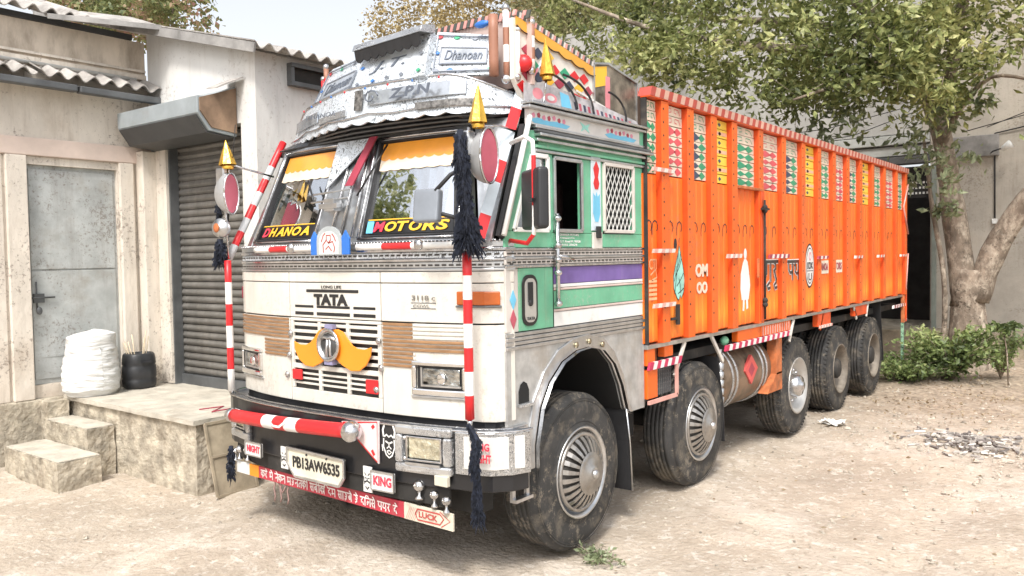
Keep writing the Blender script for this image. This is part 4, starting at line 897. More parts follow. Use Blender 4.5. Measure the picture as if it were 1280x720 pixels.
# ---- windscreen (leaning back)
def W(u, v, off=0.):
    a, n = fp(u*1.26, 2.06)
    hb = 1.03; xb = u*hb; xt = u*.86
    yb = yf(xb)+.02; yt = yf(xt)+.02+.245
    x = xb+(xt-xb)*v; y = yb+(yt-yb)*v; z = 2.06+.70*v
    return Vector((TX+x, y, z))+Vector((0, -.94, .33))*off
def wslab(mb, u0, u1, v0, v1, off, th, mi=0):
    n = 7; P = [[W(u0+(u1-u0)*j/(n-1), v, off) for j in range(n)] for v in (v0, v1)]; Q = [[Vector((0, -.94, .33))]*n]*2
    return mb.slab(P, Q, th, mi)
ws = MB()
wslab(ws, -1.06, 1.06, -.01, .05, .0, .05); wslab(ws, -1.06, 1.06, .96, 1.05, .0, .05); wslab(ws, -1.06, -.97, .051, .959, .0, .05); wslab(ws, .97, 1.06, .051, .959, .0, .05); wslab(ws, -.235, .235, .051, .959, .0, .05)
wf = ws.build('windscreen_frame', STEEL, truck, .004)
for a, b in ((-.968, -.237), (.237, .968)):
    mb = MB(); wslab(mb, a, b, .052, .958, -.022, .004); mb.build('windscreen', GLASS, truck)
    mb = MB()      # black rubber seal
    wslab(mb, a, b, .051, .066, .004, .03); wslab(mb, a, b, .943, .958, .004, .03); wslab(mb, a, a+.018, .066, .943, .004, .03); wslab(mb, b-.018, b, .066, .943, .004, .03); mb.build('rubber_seal', BLACK, wf)
    mb = MB(); c_ = .5*(a+b)
    for (u0, v0, u1, v1) in ((a-.022, .03, b+.022, .03), (a-.022, .975, b+.022, .975), (a-.022, .03, a-.022, .975), (b+.022, .03, b+.022, .975)): mb.tube([W(u0+(u1-u0)*t_/4, v0+(v1-v0)*t_/4, .008) for t_ in range(5)], .009, 6)
    mb.build('beaded_frame', CHROME, wf)
    mb = MB(); wslab(mb, a+.03, b-.03, .08, .20, -.010, .005); band = mb.build('name_band', GLOSSBLACK, truck)
    # curtain: amber with a scalloped lower hem
    mb = MB(); P = []; n = 40
    for v_ in (0, 1): P.append([W(a+.03+(b-a-.06)*j/n, .935 if v_ else (.785-.018*abs(math.sin(j*math.pi/5))), -.014) for j in range(n+1)])
    mb.grid(P); mb.build('sun_strip', mat('amber_curtain', (.85, .34, .04), .25, var=.1, coat=.6), truck)
    mb = MB(); P = []
    for v_ in (0, 1): P.append([W(a+.03+(b-a-.06)*j/n, .79 if v_ else (.68-.010*abs(math.sin(j*math.pi/6.6))), -.0155) for j in range(n+1)])
    mb.grid(P); mb.build('sun_strip', mat('peach_reflection_band', (.80, .68, .54), .2, var=.15, coat=.8), truck)  # pale peach band paints a reflected gradient onto the glass
def wtext(txt, u0, u1, v0, v1, mats, name, shear=.22):
    # each letter is placed along the sloped glass
    n = len(txt); mb = MB(); wd = (u1-u0)/n
    for k, ch in enumerate(txt):
        a = W(u0+wd*k, v0, -.008); b = W(u0+wd*(k+.97), v0, -.008); c = W(u0+wd*k, v1, -.008)
        put_text(mb, ch, a, b-a, (c-a), (b-a).length, (c-a).length, 1 if k == 0 else 0, shear, .035, lift=.004)
    mb.build(name, mats, truck)
wtext('DHANOA', -.90, -.30, .095, .185, [YELLOW, mat('hot_red', (.80, .05, .09), .4)], 'name_lettering')
wtext('MOTORS', .33, .92, .095, .185, [YELLOW, MATS['hot_red']], 'name_lettering')
mb = MB(); wslab(mb, .268, .325, .085, .195, -.004, .004); mb.build('blue_patch', LBLUE, truck)
for a, b in ((-.94, -.27), (.27, .94)): mb = MB(); wslab(mb, a, b, .203, .212, -.006, .006); mb.build('yellow_line', YELLOW, truck)
# wipers and centre trim
for (a, b) in (((.16, .42), (.36, .90)), ((-.26, .35), (-.45, .62))):
    mb = MB(); mb.tube([W(a[0], a[1], .04), W(b[0], b[1], .03)], .007, 6); mb.build('wiper', GLOSSBLACK, truck)
mb = MB(); 
for v_ in (.38, .46): mb.tube([W(-.30, v_, .05), W(.1, v_+.02, .06)], .008, 6)
mb.box(W(-.17, .30, .07), W(.02, .37, .03)); mb.box(W(-.12, .28, .06), W(-.02, .42, .02)); mb.build('centre_bracket', STEEL, truck, .004)
mb = MB(); mb.prism([W(-.21, .98, .035), W(-.21, .52, .03), W(.20, .98, .035)], (0, .01, 0)); mb.build('triangle_pennant', EMB, truck)
mb = MB(); mb.prism([W(.02, .52, .05), W(.10, .52, .05), W(.25, .98, .05), W(.17, .98, .05)], (0, .012, 0)); mb.build('pennant_stripe', MAROON, truck)
for u in (-.05, .05, .16): mb = MB(); mb.tube([W(u, .05, .012), W(u*.9, .95, .012)], .009, 6); mb.build('centre_rib', CHROME, wf)
# items hanging behind the windscreen
for u, v_, r_, m_ in ((.48, .42, .035, WHITE), (.60, .38, .03, mat('green_trinket', (.05, .25, .08), .5)), (.68, .33, .032, STEEL), (.76, .30, .028, RED)):
    p = W(u, v_, -.10); mb = MB(); mb.ball(p, r_, 10, 8, sc=(1, .5, 1.1)); mb.tube([p+Vector((0, 0, r_)), p+Vector((0, .03, .30))], .002, 4); mb.build('trinket', m_, truck)
mb = MB(); 
for k in range(8):
    mb.tube([W(-.60+k*.04, .25, -.2), W(-.60+k*.04, .55, -.2)], .004, 4)
mb.build('string_lattice', WHITE, truck)
# cab interior
mb = MB(); mb.box((TX-1.2, .70, 1.0), (TX+1.2, .78, 2.78)); mb.build('cab_rear_wall', INTER, truck)
mb = MB(); mb.box((TX-1.2, -.78, 1.9), (TX+1.2, -.35, 2.02)); mb.build('dashboard', INTER, truck, .02)
for x in (-.7, .6): mb = MB(); mb.box((TX+x-.25, .0, 1.5), (TX+x+.25, .45, 1.95)); mb.box((TX+x-.25, .40, 1.95), (TX+x+.25, .50, 2.5)); mb.build('seat', mat('seat_cloth', (.10, .05, .05), .9), truck, .04)
mb = MB(); mb.tube([(TX-.55+.21*math.cos(a), -.42+.06*math.sin(a), 2.13+.2*math.sin(a)) for a in [i*math.pi/8 for i in range(17)]], .013, 6); mb.build('steering_wheel', BLACK, truck)
mb = MB(); mb.box((TX-1.17, -.5, 2.76), (TX+1.17, .84, 2.80)); mb.build('cab_roof', INTER, truck)

# ---- bumper
def bp(s, off=0.): 
    p, n = fp(s, 0, .12+off); return p, n
def bslab(name, s0, s1, z0, z1, off, th, mt, par=truck, bevel=.004, shear=0.):
    return fpart(name, s0, s1, z0, z1, .12+off, th, mt, par, bevel, shear)
bslab('bumper_beam', -1.36, 1.36, .60, .942, 0, .03, GLOSSBLACK, bevel=.008)
bslab('bumper_lip', -1.37, 1.38, .944, .956, .012, .03, CHROME)
mb = MB(); P = [[fp(-1.37+2.74*j/40, .958, .125)[0] for j in range(41)], [fp(-1.37+2.74*j/40, .935, -.005)[0] for j in range(41)]]
mb.slab(P, [[(0, 0, 1)]*41]*2, .012); mb.build('bumper_deck', mat('dark_deck_and_gap_shade', (.045, .055, .075), .3, .4, var=.3), truck)  # dark blue deck colour also paints the shadow gap below the cab
bslab('deck_edge', -1.36, 1.37, .958, .966, -.03, .008, CHROME, bevel=0)
# bumper ends run back to the arch
mb = MB(); mb.box((XS-.03, -.80, .70), (XS+.022, -.60, .955)); mb.build('bumper_end', STEEL, truck, .006)
# right side fog lamp with heavy square bezel
def foglamp(s0, s1, z0, z1):
    o = MB(); w_ = .055
    fslab(o, s0, s1, z0, z0+w_, .155, .045); fslab(o, s0, s1, z1-w_, z1, .155, .045); fslab(o, s0, s0+w_, z0+w_+.001, z1-w_-.001, .155, .045); fslab(o, s1-w_, s1, z0+w_+.001, z1-w_-.001, .155, .045)
    h = o.build('fog_lamp', EMB2, truck, .014)
    fslab(MB(), s0+w_, s1-w_, z0+w_, z1-w_, .126, .004).build('lamp_recess', GREYM, h)
    fslab(MB(), s0+w_+.045, s1-w_-.008, z0+w_+.035, z1-w_-.012, .150, .02).build('lens', mat('warm_lens', (.72, .68, .52), .15, .7, var=.35, scale=16, bump=.9, bscale=26), h, .008)
    m2 = MB(); a, b, c, d_ = s0+w_+.03, s1-w_-.002, z0+w_+.02, z1-w_-.004
    for q in ((a, b, c, c+.012), (a, b, d_-.01, d_), (a, a+.012, c, d_), (b-.01, b, c, d_)): fslab(m2, *q, .158, .02)
    m2.build('lens_rim', CHROME, h, .003)
    for s_, z in ((s0+w_+.02, z0+w_+.03), (s0+w_+.02, z1-w_-.02)): p, n = fp(s_, z, .15); MB().ball(p, .014, 8, 6).build('screw', CHROME, h)
    fslab(MB(), s0+w_+.03, s1-w_-.01, z0+w_-.004, z0+w_+.012, .164, .01).build('blue_strip', STEEL, h)
foglamp(.665, 1.045, .68, .962); foglamp(-1.13, -.83, .66, .86)
sp_ = bslab('corner_plate', 1.06, 1.36, .70, .945, .016, .014, EMB2); 
bslab('plaque', 1.12, 1.33, .735, .925, .026, .010, mat('white_plaque', (.62, .61, .58), .45), sp_); mb = MB()
p, n = fp(1.15, .78, .148); put_text(mb, 'NIGHT', p, (1, .35, 0), (0, 0, 1), .12, .05, bold=.03); p, n = fp(1.15, .85, .148); put_text(mb, 'KING', p, (1, .35, 0), (0, 0, 1), .11, .045, bold=.03); mb.build('plaque_lettering', MATS['hot_red'], sp_)
# red crash tube
ty = -1.16; A0 = Vector((-1.06, -1.10, .838)); A1 = Vector((.27, -1.175, .895)); n = 20; pts = [A0.lerp(A1, i/n)+Vector((0, -.035*math.sin(math.pi*i/n), 0)) for i in range(n+1)]
sg_ = [0]*n
for i in (7, 8, 11, 12): sg_[i] = 1
sg_[9] = sg_[10] = 0
tb = MB().tube(pts, .047, 16, segm=sg_).build('crash_tube', [RED, WHITE], truck)
MB().ball(A1+Vector((.03, -.01, 0)), .068, 16, 12).build('tube_end', CHROME, tb); MB().ball(A0-Vector((.03, 0, 0)), .052, 14, 10).build('tube_end', CHROME, tb)
mb = MB(); c0 = pts[10]+Vector((0, -.052, 0)); mb.ribbon([c0+Vector((-.10, .004, .03)), c0+Vector((-.03, 0, -.01)), c0+Vector((.03, 0, -.01)), c0+Vector((.10, -.004, .03))], .016, (0, -1, 0), .004); mb.build('tube_motif', WHITE, tb)
for x, z in ((-.90, .84), (.15, .88)): MB().bar((x, -1.08, z), (x, -1.16, z), .03, .03).build('tube_bracket', GREYM, tb)
# pink triangular pennant plate
def py(x): return fp(S_(x), 0, .12)[0].y
tri = [(.13, py(.13)-.02, .93), (.455, py(.455)-.02, .965), (.45, py(.45)-.02, .70)]
tr = MB().prism(tri, (0, .012, 0)).build('pennant_plate', mat('pale_pink_enamel', (.74, .62, .62), .4), truck)
mb = MB(); q = [Vector(p) for p in tri]; cc = sum(q, Vector())/3; q2 = [cc+(p-cc)*.93 for p in q]
mb.ribbon(q2+[q2[0]], .010, (0, -1, 0), .003)
for p_ in q2: mb.ribbon([cc+(p_-cc)*.55, cc+(p_-cc)*.75], .022, (0, -1, 0), .003)
mb.build('plate_border', RED, tr)
# horned mask emblem
mb = MB(); y0 = py(.52)-.004
def rb_(pts, w_=.008): mb.ribbon([(.525+a, y0, .86+b) for a, b in pts], w_, (0, -1, 0), .002)
rb_([(-.045, .01), (-.052, .05), (-.035, .09)], .014); rb_([(.045, .01), (.052, .05), (.035, .09)], .014)
rb_([(-.045, .0), (-.048, -.05), (-.025, -.10), (0, -.115), (.025, -.10), (.048, -.05), (.045, 0)], .010); rb_([(-.04, .01), (-.02, .025), (0, .012), (.02, .025), (.04, .01)], .010)
rb_([(-.03, -.015), (-.008, -.025)], .01); rb_([(.03, -.015), (.008, -.025)], .01); rb_([(-.02, -.06), (0, -.045), (.02, -.06)]); rb_([(-.02, -.078), (0, -.07), (.02, -.078), (0, -.095), (-.02, -.078)]); rb_([(0, -.02), (0, -.045)]); rb_([(-.06, -.04), (-.055, -.08)], .008); rb_([(.06, -.04), (.055, -.08)], .008)
mb.build('mask_emblem', WHITE, truck)
# lower valance: brackets, plates
bslab('lower_valance', -1.14, 1.0, .49, .598, -.02, .02, DARK)
npl = [(-.40, .70), (.17, .69), (.17, .58), (.12, .515), (-.32, .515), (-.40, .60)]
yy = -1.135
pl_ = MB().prism([(a, yy, b) for a, b in npl][::-1], (0, .012, 0)).build('number_plate', mat('plate_cream', (.66, .62, .50), .45), truck, .003)
mb = MB(); q = [Vector((a, yy-.004, b)) for a, b in npl]
for i in range(6): mb.bar(q[i], q[(i+1) % 6], .016, .018, (0, 1, 0))
mb.build('plate_frame', STEEL, pl_, .003)
mb = MB(); put_text(mb, 'PB13AW6535', (-.345, yy-.001, .575), (1, 0, 0), (0, 0, 1), .47, .078, bold=.025, sp=.95); mb.build('plate_lettering', GLOSSBLACK, pl_)
for a in (-.2, .0): MB().ball((a, yy-.004, .675), .008, 6, 4).build('plate_screw', GLOSSBLACK, pl_)
def facep(x0, z0, w_, h_, y):
    o = MB().box((x0, y, z0), (x0+w_, y+.010, z0+h_)).build('mask_plate', mat('plate_white', (.68, .68, .66), .45), truck, .002)
    mb = MB(); cx = x0+w_/2; cz = z0+h_/2
    def r_(pts, k=.006): mb.ribbon([(cx+a*w_, y, cz+b*h_) for a, b in pts], k, (0, -1, 0), .002)
    r_([(-.3, .25), (-.1, .15)]); r_([(.3, .25), (.1, .15)]); r_([(-.28, .05), (-.08, .05)]); r_([(.28, .05), (.08, .05)]); r_([(0, .05), (0, -.08)]); r_([(-.3, -.12), (0, -.05), (.3, -.12)], .01); r_([(-.2, -.28), (0, -.38), (.2, -.28)], .01); r_([(-.42, .1), (-.35, -.2)])
    r_([(.42, .1), (.35, -.2)]); mb.build('mask_drawing', GLOSSBLACK, o); return o
facep(-.485, .545, .075, .15, -1.13); facep(.325, .515, .075, .16, -1.12)
def wordplate(txt, x0, z0, w_, h_, y, xd=(1, .06, 0)):
    xd = Vector(xd).normalized(); a = Vector((x0, y, z0)); q = [a, a+xd*w_, a+xd*w_+Vector((0, 0, h_)), a+Vector((0, 0, h_))]
    o = MB().prism(q, (0, .012, 0)).build('word_plate', mat('plate_white', (.68, .68, .66), .45), truck, .002)
    mb = MB(); put_text(mb, txt, a+xd*w_*.1+Vector((0, 0, h_*.24)), xd, (0, 0, 1), w_*.8, h_*.52, bold=.03); mb.build('plate_lettering', mat('hot_red', (.7, .04, .07), .4), o)
    mb = MB(); 
    for i in range(4): mb.bar(q[i]-Vector((0, .003, 0)), q[(i+1) % 4]-Vector((0, .003, 0)), .008, .01, (0, 1, 0))
    mb.build('plate_frame', STEEL, o)
wordplate('KING', .405, .545, .185, .115, -1.125); wordplate('NIGHT', -.90, .585, .20, .095, -1.12, (1, -.05, 0))
bslab('mud_board', -1.14, .96, .50, .56, -.06, .01, DARK)
# bottom slogan strip (slightly sagging to the right)
za = lambda x: .405-.035*(x+1.12)/2.1
def strip(x0, x1, mt, name='slogan_strip', y=-1.045, h_=.082):
    q = [(x0, y, za(x0)), (x1, y, za(x1)), (x1, y, za(x1)+h_+.02*(x1+1.1)/2), (x0, y, za(x0)+h_+.02*(x0+1.1)/2)]
    return MB().prism(q, (0, .014, 0)).build(name, mt, truck, .002)
st = strip(-.86, .60, mat('crimson_strip', (.46, .035, .06), .45, dirt=(.3, .16, .14), dirt_amt=.25, dscale=9)); strip(-1.13, -.975, mat('plate_white', (.68, .68, .66), .45)); strip(-.973, -.862, MUSTACHE); lk = strip(.602, 1.0, mat('cream_scratched', (.60, .56, .46), .5, dirt=(.4, .2, .15), dirt_amt=.3, dscale=12), y=-1.047)
mb = MB(); put_deva(mb, [['ka', 'ra:e'], ['ma:e'], ['na:e', 'ka', 'ja'], ['ma', 'ha', 'na', 'ta', 'ka', 'ii'], ['sa', 'ba', 'ii', 'ka', 'i'], ['da', 'ma'], ['sa', 'aa', 'ha', 'ba:e'], ['ha:e'], ['da', 'i', 'la', 'sa:e'], ['pa', 'ya', 'ra'], ['da:e']], (-.83, -1.0455, za(-.83)+.012), (1, 0, -.0165), (0, 0, 1), .066, .0085, length=1.38)
mb.build('slogan_lettering', mat('pinkish_white', (.80, .70, .68), .5), st)
mb = MB(); put_text(mb, 'LUCK', (.73, -1.048, za(.73)+.035), (1, 0, -.017), (0, 0, 1), .15, .035, bold=.02); 
mb.ribbon([(.70, -1.048, .425), (.72, -1.048, .455), (.90, -1.048, .455), (.93, -1.048, .43), (.90, -1.048, .393), (.72, -1.048, .39), (.70, -1.048, .425)], .009, (0, -1, 0), .002); mb.ribbon([(.90, -1.048, .47), (.98, -1.048, .425), (.91, -1.048, .38)], .006, (0, -1, 0), .002)
for k in range(6): mb.ribbon([(.62+k*.014, -1.048, .38+.0*k), (.66+k*.014, -1.048, .46)], .002, (0, -1, 0), .002)
mb.build('luck_lettering', mat('brick_red', (.45, .07, .06), .5), lk)
for x, z, r_ in ((.74, .60, .036), (.86, .565, .027), (.955, .545, .027), (-1.08, .58, .028), (-.98, .585, .03), (-1.13, .56, .024)):
    mb = MB(); mb.ball((x, -1.05, z), r_, 12, 8, sc=(1.1, 1, 1)); mb.lathe([(0, r_*.35), (.03, r_*.3), (.045, r_*.8), (.055, r_*.8), (.06, 0)], (x, -1.05, z-r_*.7), (0, 0, -1), 10); mb.ball((x-r_*.35, -1.05-r_*.75, z+.1*r_), r_*.3, 6, 5); mb.ball((x+r_*.35, -1.05-r_*.75, z+.1*r_), r_*.3, 6, 5); mb.build('chrome_mascot', CHROME, truck)
mb = MB(); mb.box((.87, -1.06, .625), (.97, -1.03, .685)); mb.build('small_tag', mat('cream_scratched', (.6, .56, .46)), truck, .004)
# little chains under the strip
for x in (-.70, -.63, -.55):
    mb = MB(); mb.tube([(x+.008*math.sin(k*2.1), -1.03, .41-k*.03) for k in range(6)], .006, 5); mb.build('hanging_chain', mat('pink_chain', (.35, .22, .2), .5), truck)
mb = MB(); mb.tube([(-.66, -1.03, .40), (-.61, -1.03, .33), (-.56, -1.03, .40)], .006, 5); mb.build('hanging_chain', MATS['pink_chain'], truck)
# radiator / dark undercab
mb = MB(); mb.box((TX-1.1, -.84, .42), (TX+1.1, -.70, .97)); mb.box((TX-.45, -.7, .45), (TX+.45, .8, 1.4)); mb.build('engine_block', DARK, truck)
mb = MB(); mb.tube([(-.1, -.98, .40), (-.1, -.9, .30), (.1, -.6, .30)], .03, 8); mb.ball((.15, -.7, .28), .05); mb.build('tow_hook', DARK, truck)

# ---- striped poles at the corners (front), standing on the bumper
def stripes_pole(x, y, z0, z1, n, r_, first=1):
    pts = [(x, y, z0+(z1-z0)*i/n) for i in range(n+1)]
    return MB().tube(pts, r_, 14, segm=[(i+first) % 2 for i in range(n)]).build('striped_pole', [WHITE, RED], truck)
stripes_pole(1.12, -1.02, 1.035, 1.99, 7, .027, 1); stripes_pole(-1.235, -1.0, .99, 1.96, 6, .025, 0)
for x, y in ((1.12, -1.02), (-1.235, -1.0)): MB().tube([(x, y, .97), (x, y, 1.04)], .016, 8).build('pole_foot', CHROME, truck); MB().tube([(x, y+.01, 1.97), (x+.02, y-.02, 2.3), (x+.03, y, 2.68)], .010, 6).build('pole_rod', CHROME, truck)
# ---- sloping striped A-pillar boards
def slope_board(a, b, wd, nrm, name, n=9, mats=(WHITE, RED), pat=None, thick=.015):
    a = Vector(a); b = Vector(b); mb = MB()
    for i in range(n):
        p, q = a.lerp(b, i/n), a.lerp(b, (i+1)/n); mb.bar(p, q, wd, thick, nrm, pat[i] if pat else i % 2)
    return mb.build(name, list(mats), truck)
slope_board((1.13, -.92, 2.07), (1.13, -.49, 2.98), .065, (.75, -.65, 0), 'striped_pillar_board', 14, (mat('pale_blue_enamel', (.62, .70, .76), .35), RED), [1, 1, 0, 0, 0, 1, 1, 0, 0, 0, 1, 1, 0, 0])
slope_board((1.14, -.49, 2.98), (1.14, -.25, 3.28), .06, (.75, -.65, 0), 'pillar_board_tip', 2, (MATS['pale_blue_enamel'], PINK), [1, 0])
mb = MB(); mb.bar((1.185, -.80, 2.07), (1.185, -.55, 2.74), .05, .03, (1, 0, 0)); mb.build('gap_shade_strip', BLACK, truck)  # black bar paints the shaded gap behind the striped board
mb = MB(); mb.tube([(1.215, -.80, 2.08), (1.21, -.52, 2.80)], .017, 8); mb.build('white_pillar_tube', WHITE, truck)
pts = [Vector((-1.27, -.97, 1.97)).lerp(Vector((-1.24, -.47, 2.88)), i/9) for i in range(10)]
MB().tube(pts, .028, 12, segm=[0, 1, 0, 1, 0, 1, 0, 1, 1]).build('striped_pole', [mat('grey_white_paint', (.55, .56, .57), .4), RED], truck)
mb = MB(); mb.prism([(-1.20, -.86, 2.05), (-1.14, -.87, 2.05), (-1.0, -.62, 2.76), (-1.14, -.50, 2.80)], (0, .03, 0)); mb.build('pillar_cover', STEEL, truck)
mb = MB(); mb.prism([(1.08, -.86, 2.05), (1.16, -.85, 2.05), (1.15, -.56, 2.80), (.86, -.62, 2.80)], (0, .02, 0)); mb.build('pillar_cover', STEEL, truck)

# ---- crown above the windscreen: embossed steel visor
def vy(h): 
    a = abs(h)
    if h < 0: return -.90+.42*(a/1.1)**1.25
    return -.90+.10*(a/.9)**2 if a < .9 else -.80+.30*((a-.9)/.25)**1.3
vis = []
n = 60
def zt(h): return 3.07-.0*abs(h) if abs(h) < .8 else 3.07-.14*((abs(h)-.8)/.35)**1.5
P = []; Q = []
for i, v_ in enumerate((0, .12, .5, .9, 1)):
    row = []
    for j in range(n+1):
        h = -1.14+2.28*j/n; zb = 2.83-.018*abs(math.sin(j*math.pi/4)); z = zb+(zt(h)-zb)*v_; row.append(Vector((TX+.08+h*.98, vy(h)-.03*(1-v_)+.03*v_, z)))
    P.append(row); Q.append([Vector((0, -1, 0))]*(n+1))
visor = MB().slab(P, Q, .015).build('visor', EMB, truck)
mb = MB(); mb.tube([P[4][j] for j in range(0, n+1, 3)], .011, 6); mb.build('visor_rim', CHROME, visor)
mb = MB(); mb.tube([P[1][j]+Vector((0, -.004, .02)) for j in range(0, n+1, 3)], .006, 6); mb.build('visor_rim', CHROME, visor)
# black underside between visor and glass
mb = MB(); PB = [[Vector((TX+.08+(-1.14+2.28*j/20)*.98, vy(-1.14+2.28*j/20)+.02, 2.85)) for j in range(21)], [Vector((TX+(-1.14+2.28*j/20)*.86, yf((-1.14+2.28*j/20)*.8)+.27, 2.77)) for j in range(21)]]
mb.slab(PB, [[(0, 0, -1)]*21]*2, .01); mb.build('visor_underside', GLOSSBLACK, truck)
for k in range(3): mb = MB(); mb.tube([PB[0][j].lerp(PB[1][j], .25+.25*k)-Vector((0, 0, .012)) for j in range(0, 21, 2)], .008, 5); mb.build('underside_rib', GREYM, truck)
# raised plaques on the visor
def vplaque(h0, h1, z0, z1, mt, name, off=.05, round_=False):
    mb = MB(); m_ = 8; P_ = [[Vector((TX+.08+h*.98, vy(h)-off+.03*((z-2.83)/.24), z)) for h in [h0+(h1-h0)*j/m_ for j in range(m_+1)]] for z in (z0, z1)]
    mb.slab(P_, [[(0, -1, 0)]*(m_+1)]*2, .012); return mb.build(name, mt, visor, .004)
vplaque(.22, .95, 2.93, 3.02, mat('smoky_plaque', (.50, .53, .57), .2, .6, var=.3), 'visor_window', .035); vplaque(-.98, -.45, 2.91, 2.99, MATS['smoky_plaque'], 'visor_window', .035)
vplaque(.10, .17, 2.91, 3.04, mat('dark_lattice', (.20, .19, .18), .4, .4, var=.6, scale=40), 'lattice_plaque', .04); vplaque(-.42, .02, 2.885, 2.93, EMB2, 'script_plaque', .035)
vplaque(.62, 1.02, 2.86, 2.905, MATS['dark_lattice'], 'lattice_plaque', .045)
mb = MB()
for k, cx in enumerate((.35,)):
    pts = [(TX+.08+cx-.09+.07*math.cos(a)*(1-a/9), vy(cx)-.045, 2.975+.05*math.sin(a)*(1-a/9)) for a in [i*.5 for i in range(15)]]; mb.tube(pts, .005, 5)
put_text(mb, 'Z.P.N', (.42, vy(.5)-.052, 2.945), (1, .05, 0), (0, 0, 1), .34, .06, shear=.2, bold=.035); put_text(mb, 'DHANOA', (-.35, vy(.2)-.055, 2.895), (1, 0, 0), (0, 0, 1), .3, .03, shear=.2)
mb.build('embossed_scroll', mat('scroll_grey', (.14, .16, .20), .35, .3), visor)
# upper crown, three facets
FA = [Vector((-.97, -.44, 3.05)), Vector((-.04, -.76, 3.07)), Vector((.66, -.80, 3.07)), Vector((1.06, -.66, 3.05))]
FB = [Vector((-.80, -.33, 3.41)), Vector((-.03, -.62, 3.37)), Vector((.60, -.66, 3.38)), Vector((.98, -.53, 3.32))]
# left and right facets
def facet(a, b, c, d_, mt, name, th=.02):
    nrm = (b-a).cross(d_-a).normalized(); return MB().prism([a, b, c, d_], -nrm*th).build(name, mt, truck, .003), nrm
fL, nL = facet(FA[0], FA[1], FB[1], FB[0], EMB, 'crown_facet'); fM, nM = facet(FA[1]+Vector((0, -.06, 0)), FA[2]+Vector((0, -.06, 0)), FB[2]+Vector((0, -.06, 0)), FB[1]+Vector((0, -.06, 0)), EMB, 'crown_facet', .09); fR, nR = facet(FA[2], FA[3], FB[3], FB[2], EMB, 'crown_facet')
def inset(a, b, c, d_, u0, u1, v0, v1, nrm, off):
    f = lambda u, v: (a.lerp(b, u)).lerp(d_.lerp(c, u), v)+nrm*off
    return [f(u0, v0), f(u1, v0), f(u1, v1), f(u0, v1)]
for (a, b, c, d_, nrm, par, box_) in ((FA[2], FA[3], FB[3], FB[2], nR, fR, (.12, .86, .25, .62)), (FA[0], FA[1], FB[1], FB[0], nL, fL, (.15, .8, .25, .62))):
    q = inset(a, b, c, d_, *box_, nrm, .004); MB().prism(q, nrm*.008).build('script_plaque', MATS['smoky_plaque'], par)
    mb = MB()
    for q_ in (q, inset(a, b, c, d_, .04, .96, .08, .9, nrm, .004)):
        for i in range(4): mb.bar(q_[i]+nrm*.008, q_[(i+1) % 4]+nrm*.008, .008, .01, nrm)
    mb.build('plaque_frame', mat('frame_grey', (.28, .30, .34), .3, .5), par)
    mb = MB(); e_ = (q[1]-q[0]); put_text(mb, 'Dhanoan', q[0]+nrm*.008+e_*.1+(q[3]-q[0])*.22, e_, (q[3]-q[0]), e_.length*.8, (q[3]-q[0]).length*.58, shear=.25); mb.build('embossed_script', MATS['scroll_grey'], par)
mb = MB(); a, b = FA[1]+Vector((0, -.06, 0)), FA[2]+Vector((0, -.06, 0)); c, d_ = FB[2]+Vector((0, -.06, 0)), FB[1]+Vector((0, -.06, 0))
q = inset(a, b, c, d_, .2, .8, .30, .62, nM, .001); put_text(mb, 'J.T.', q[0], q[1]-q[0], q[3]-q[0], .34, .09, shear=.3); mb.build('embossed_script', MATS['scroll_grey'], fM)
# hat shelf with black wavy hem over the middle facet
up_ = Vector((0, 0, 1)); t0 = d_; t1 = c
mb = MB(); mb.hexa([t0+Vector((-.02, .02, -.02)), t1+Vector((.02, .02, -.02)), t1+Vector((.02, -.12, -.035)), t0+Vector((-.02, -.12, -.035))], [t0+Vector((-.02, .02, .035)), t1+Vector((.02, .02, .035)), t1+Vector((.02, -.10, .01)), t0+Vector((-.02, -.10, .01))]); ht = mb.build('crown_shelf', EMB2, truck, .004)
mb = MB(); m_ = 40; PP = [[], []]
for j in range(m_+1):
    p = t0.lerp(t1, j/m_)+Vector((0, -.115, -.035)); PP[0].append(p); PP[1].append(p-Vector((0, -.012, .06+.022*abs(math.sin(j*math.pi/5)))))
mb.slab(PP, [[(0, -1, 0)]*(m_+1)]*2, .01); mb.build('black_hem', BLACK, ht)
# roof top behind the crown: arched fringe board
mb = MB(); m_ = 24
def topz(x): return 3.40+.09*(1-((x-.35)/1.0)**2)
pf_ = [[Vector((x, -.30+.0*x, z)) for x in [-.80+2.0*j/m_ for j in range(m_+1)]] for z in (0, 1)]
for j in range(m_+1): pf_[0][j].z = 3.0; pf_[1][j].z = topz(pf_[1][j].x)-.02; 
for r_ in pf_:
    for p in r_: p.y = -.20-.28*(p.x+.8)/2.0
mb.slab(pf_, [[(0, -1, 0)]*(m_+1)]*2, .03); rf = mb.build('crown_backboard', mat('pinkish_board', (.55, .42, .38), .6), truck)
mb = MB()
for j in range(60):
    x = -.80+2.0*(j+.5)/60; y = -.20-.28*(x+.8)/2.0-.02; z = topz(x)
    mb.prism([(x-.016, y, z-.035), (x+.010, y, z-.035), (x+.026, y, z+.012), (x, y, z+.012)], (0, .012, 0), j % 2)
tag(mb.build('rope_fringe', [mat('fringe_pink', (.62, .30, .27), .6), mat('fringe_dark', (.08, .09, .08), .6)], rf), kind='stuff')
studs = [mat('stud_red', (.55, .05, .06), .35), mat('stud_green', (.05, .35, .18), .35), mat('stud_blue', (.05, .18, .50), .35), CHROME]
for k in range(17):
    h = -.78+k*.0975; MB().ball((TX+.08+h*.98, vy(h)-.012, 2.872 if k % 2 else 3.045), .009, 8, 6, sc=(1, .6, 1)).build('ornament_stud', studs[k % 4], visor)
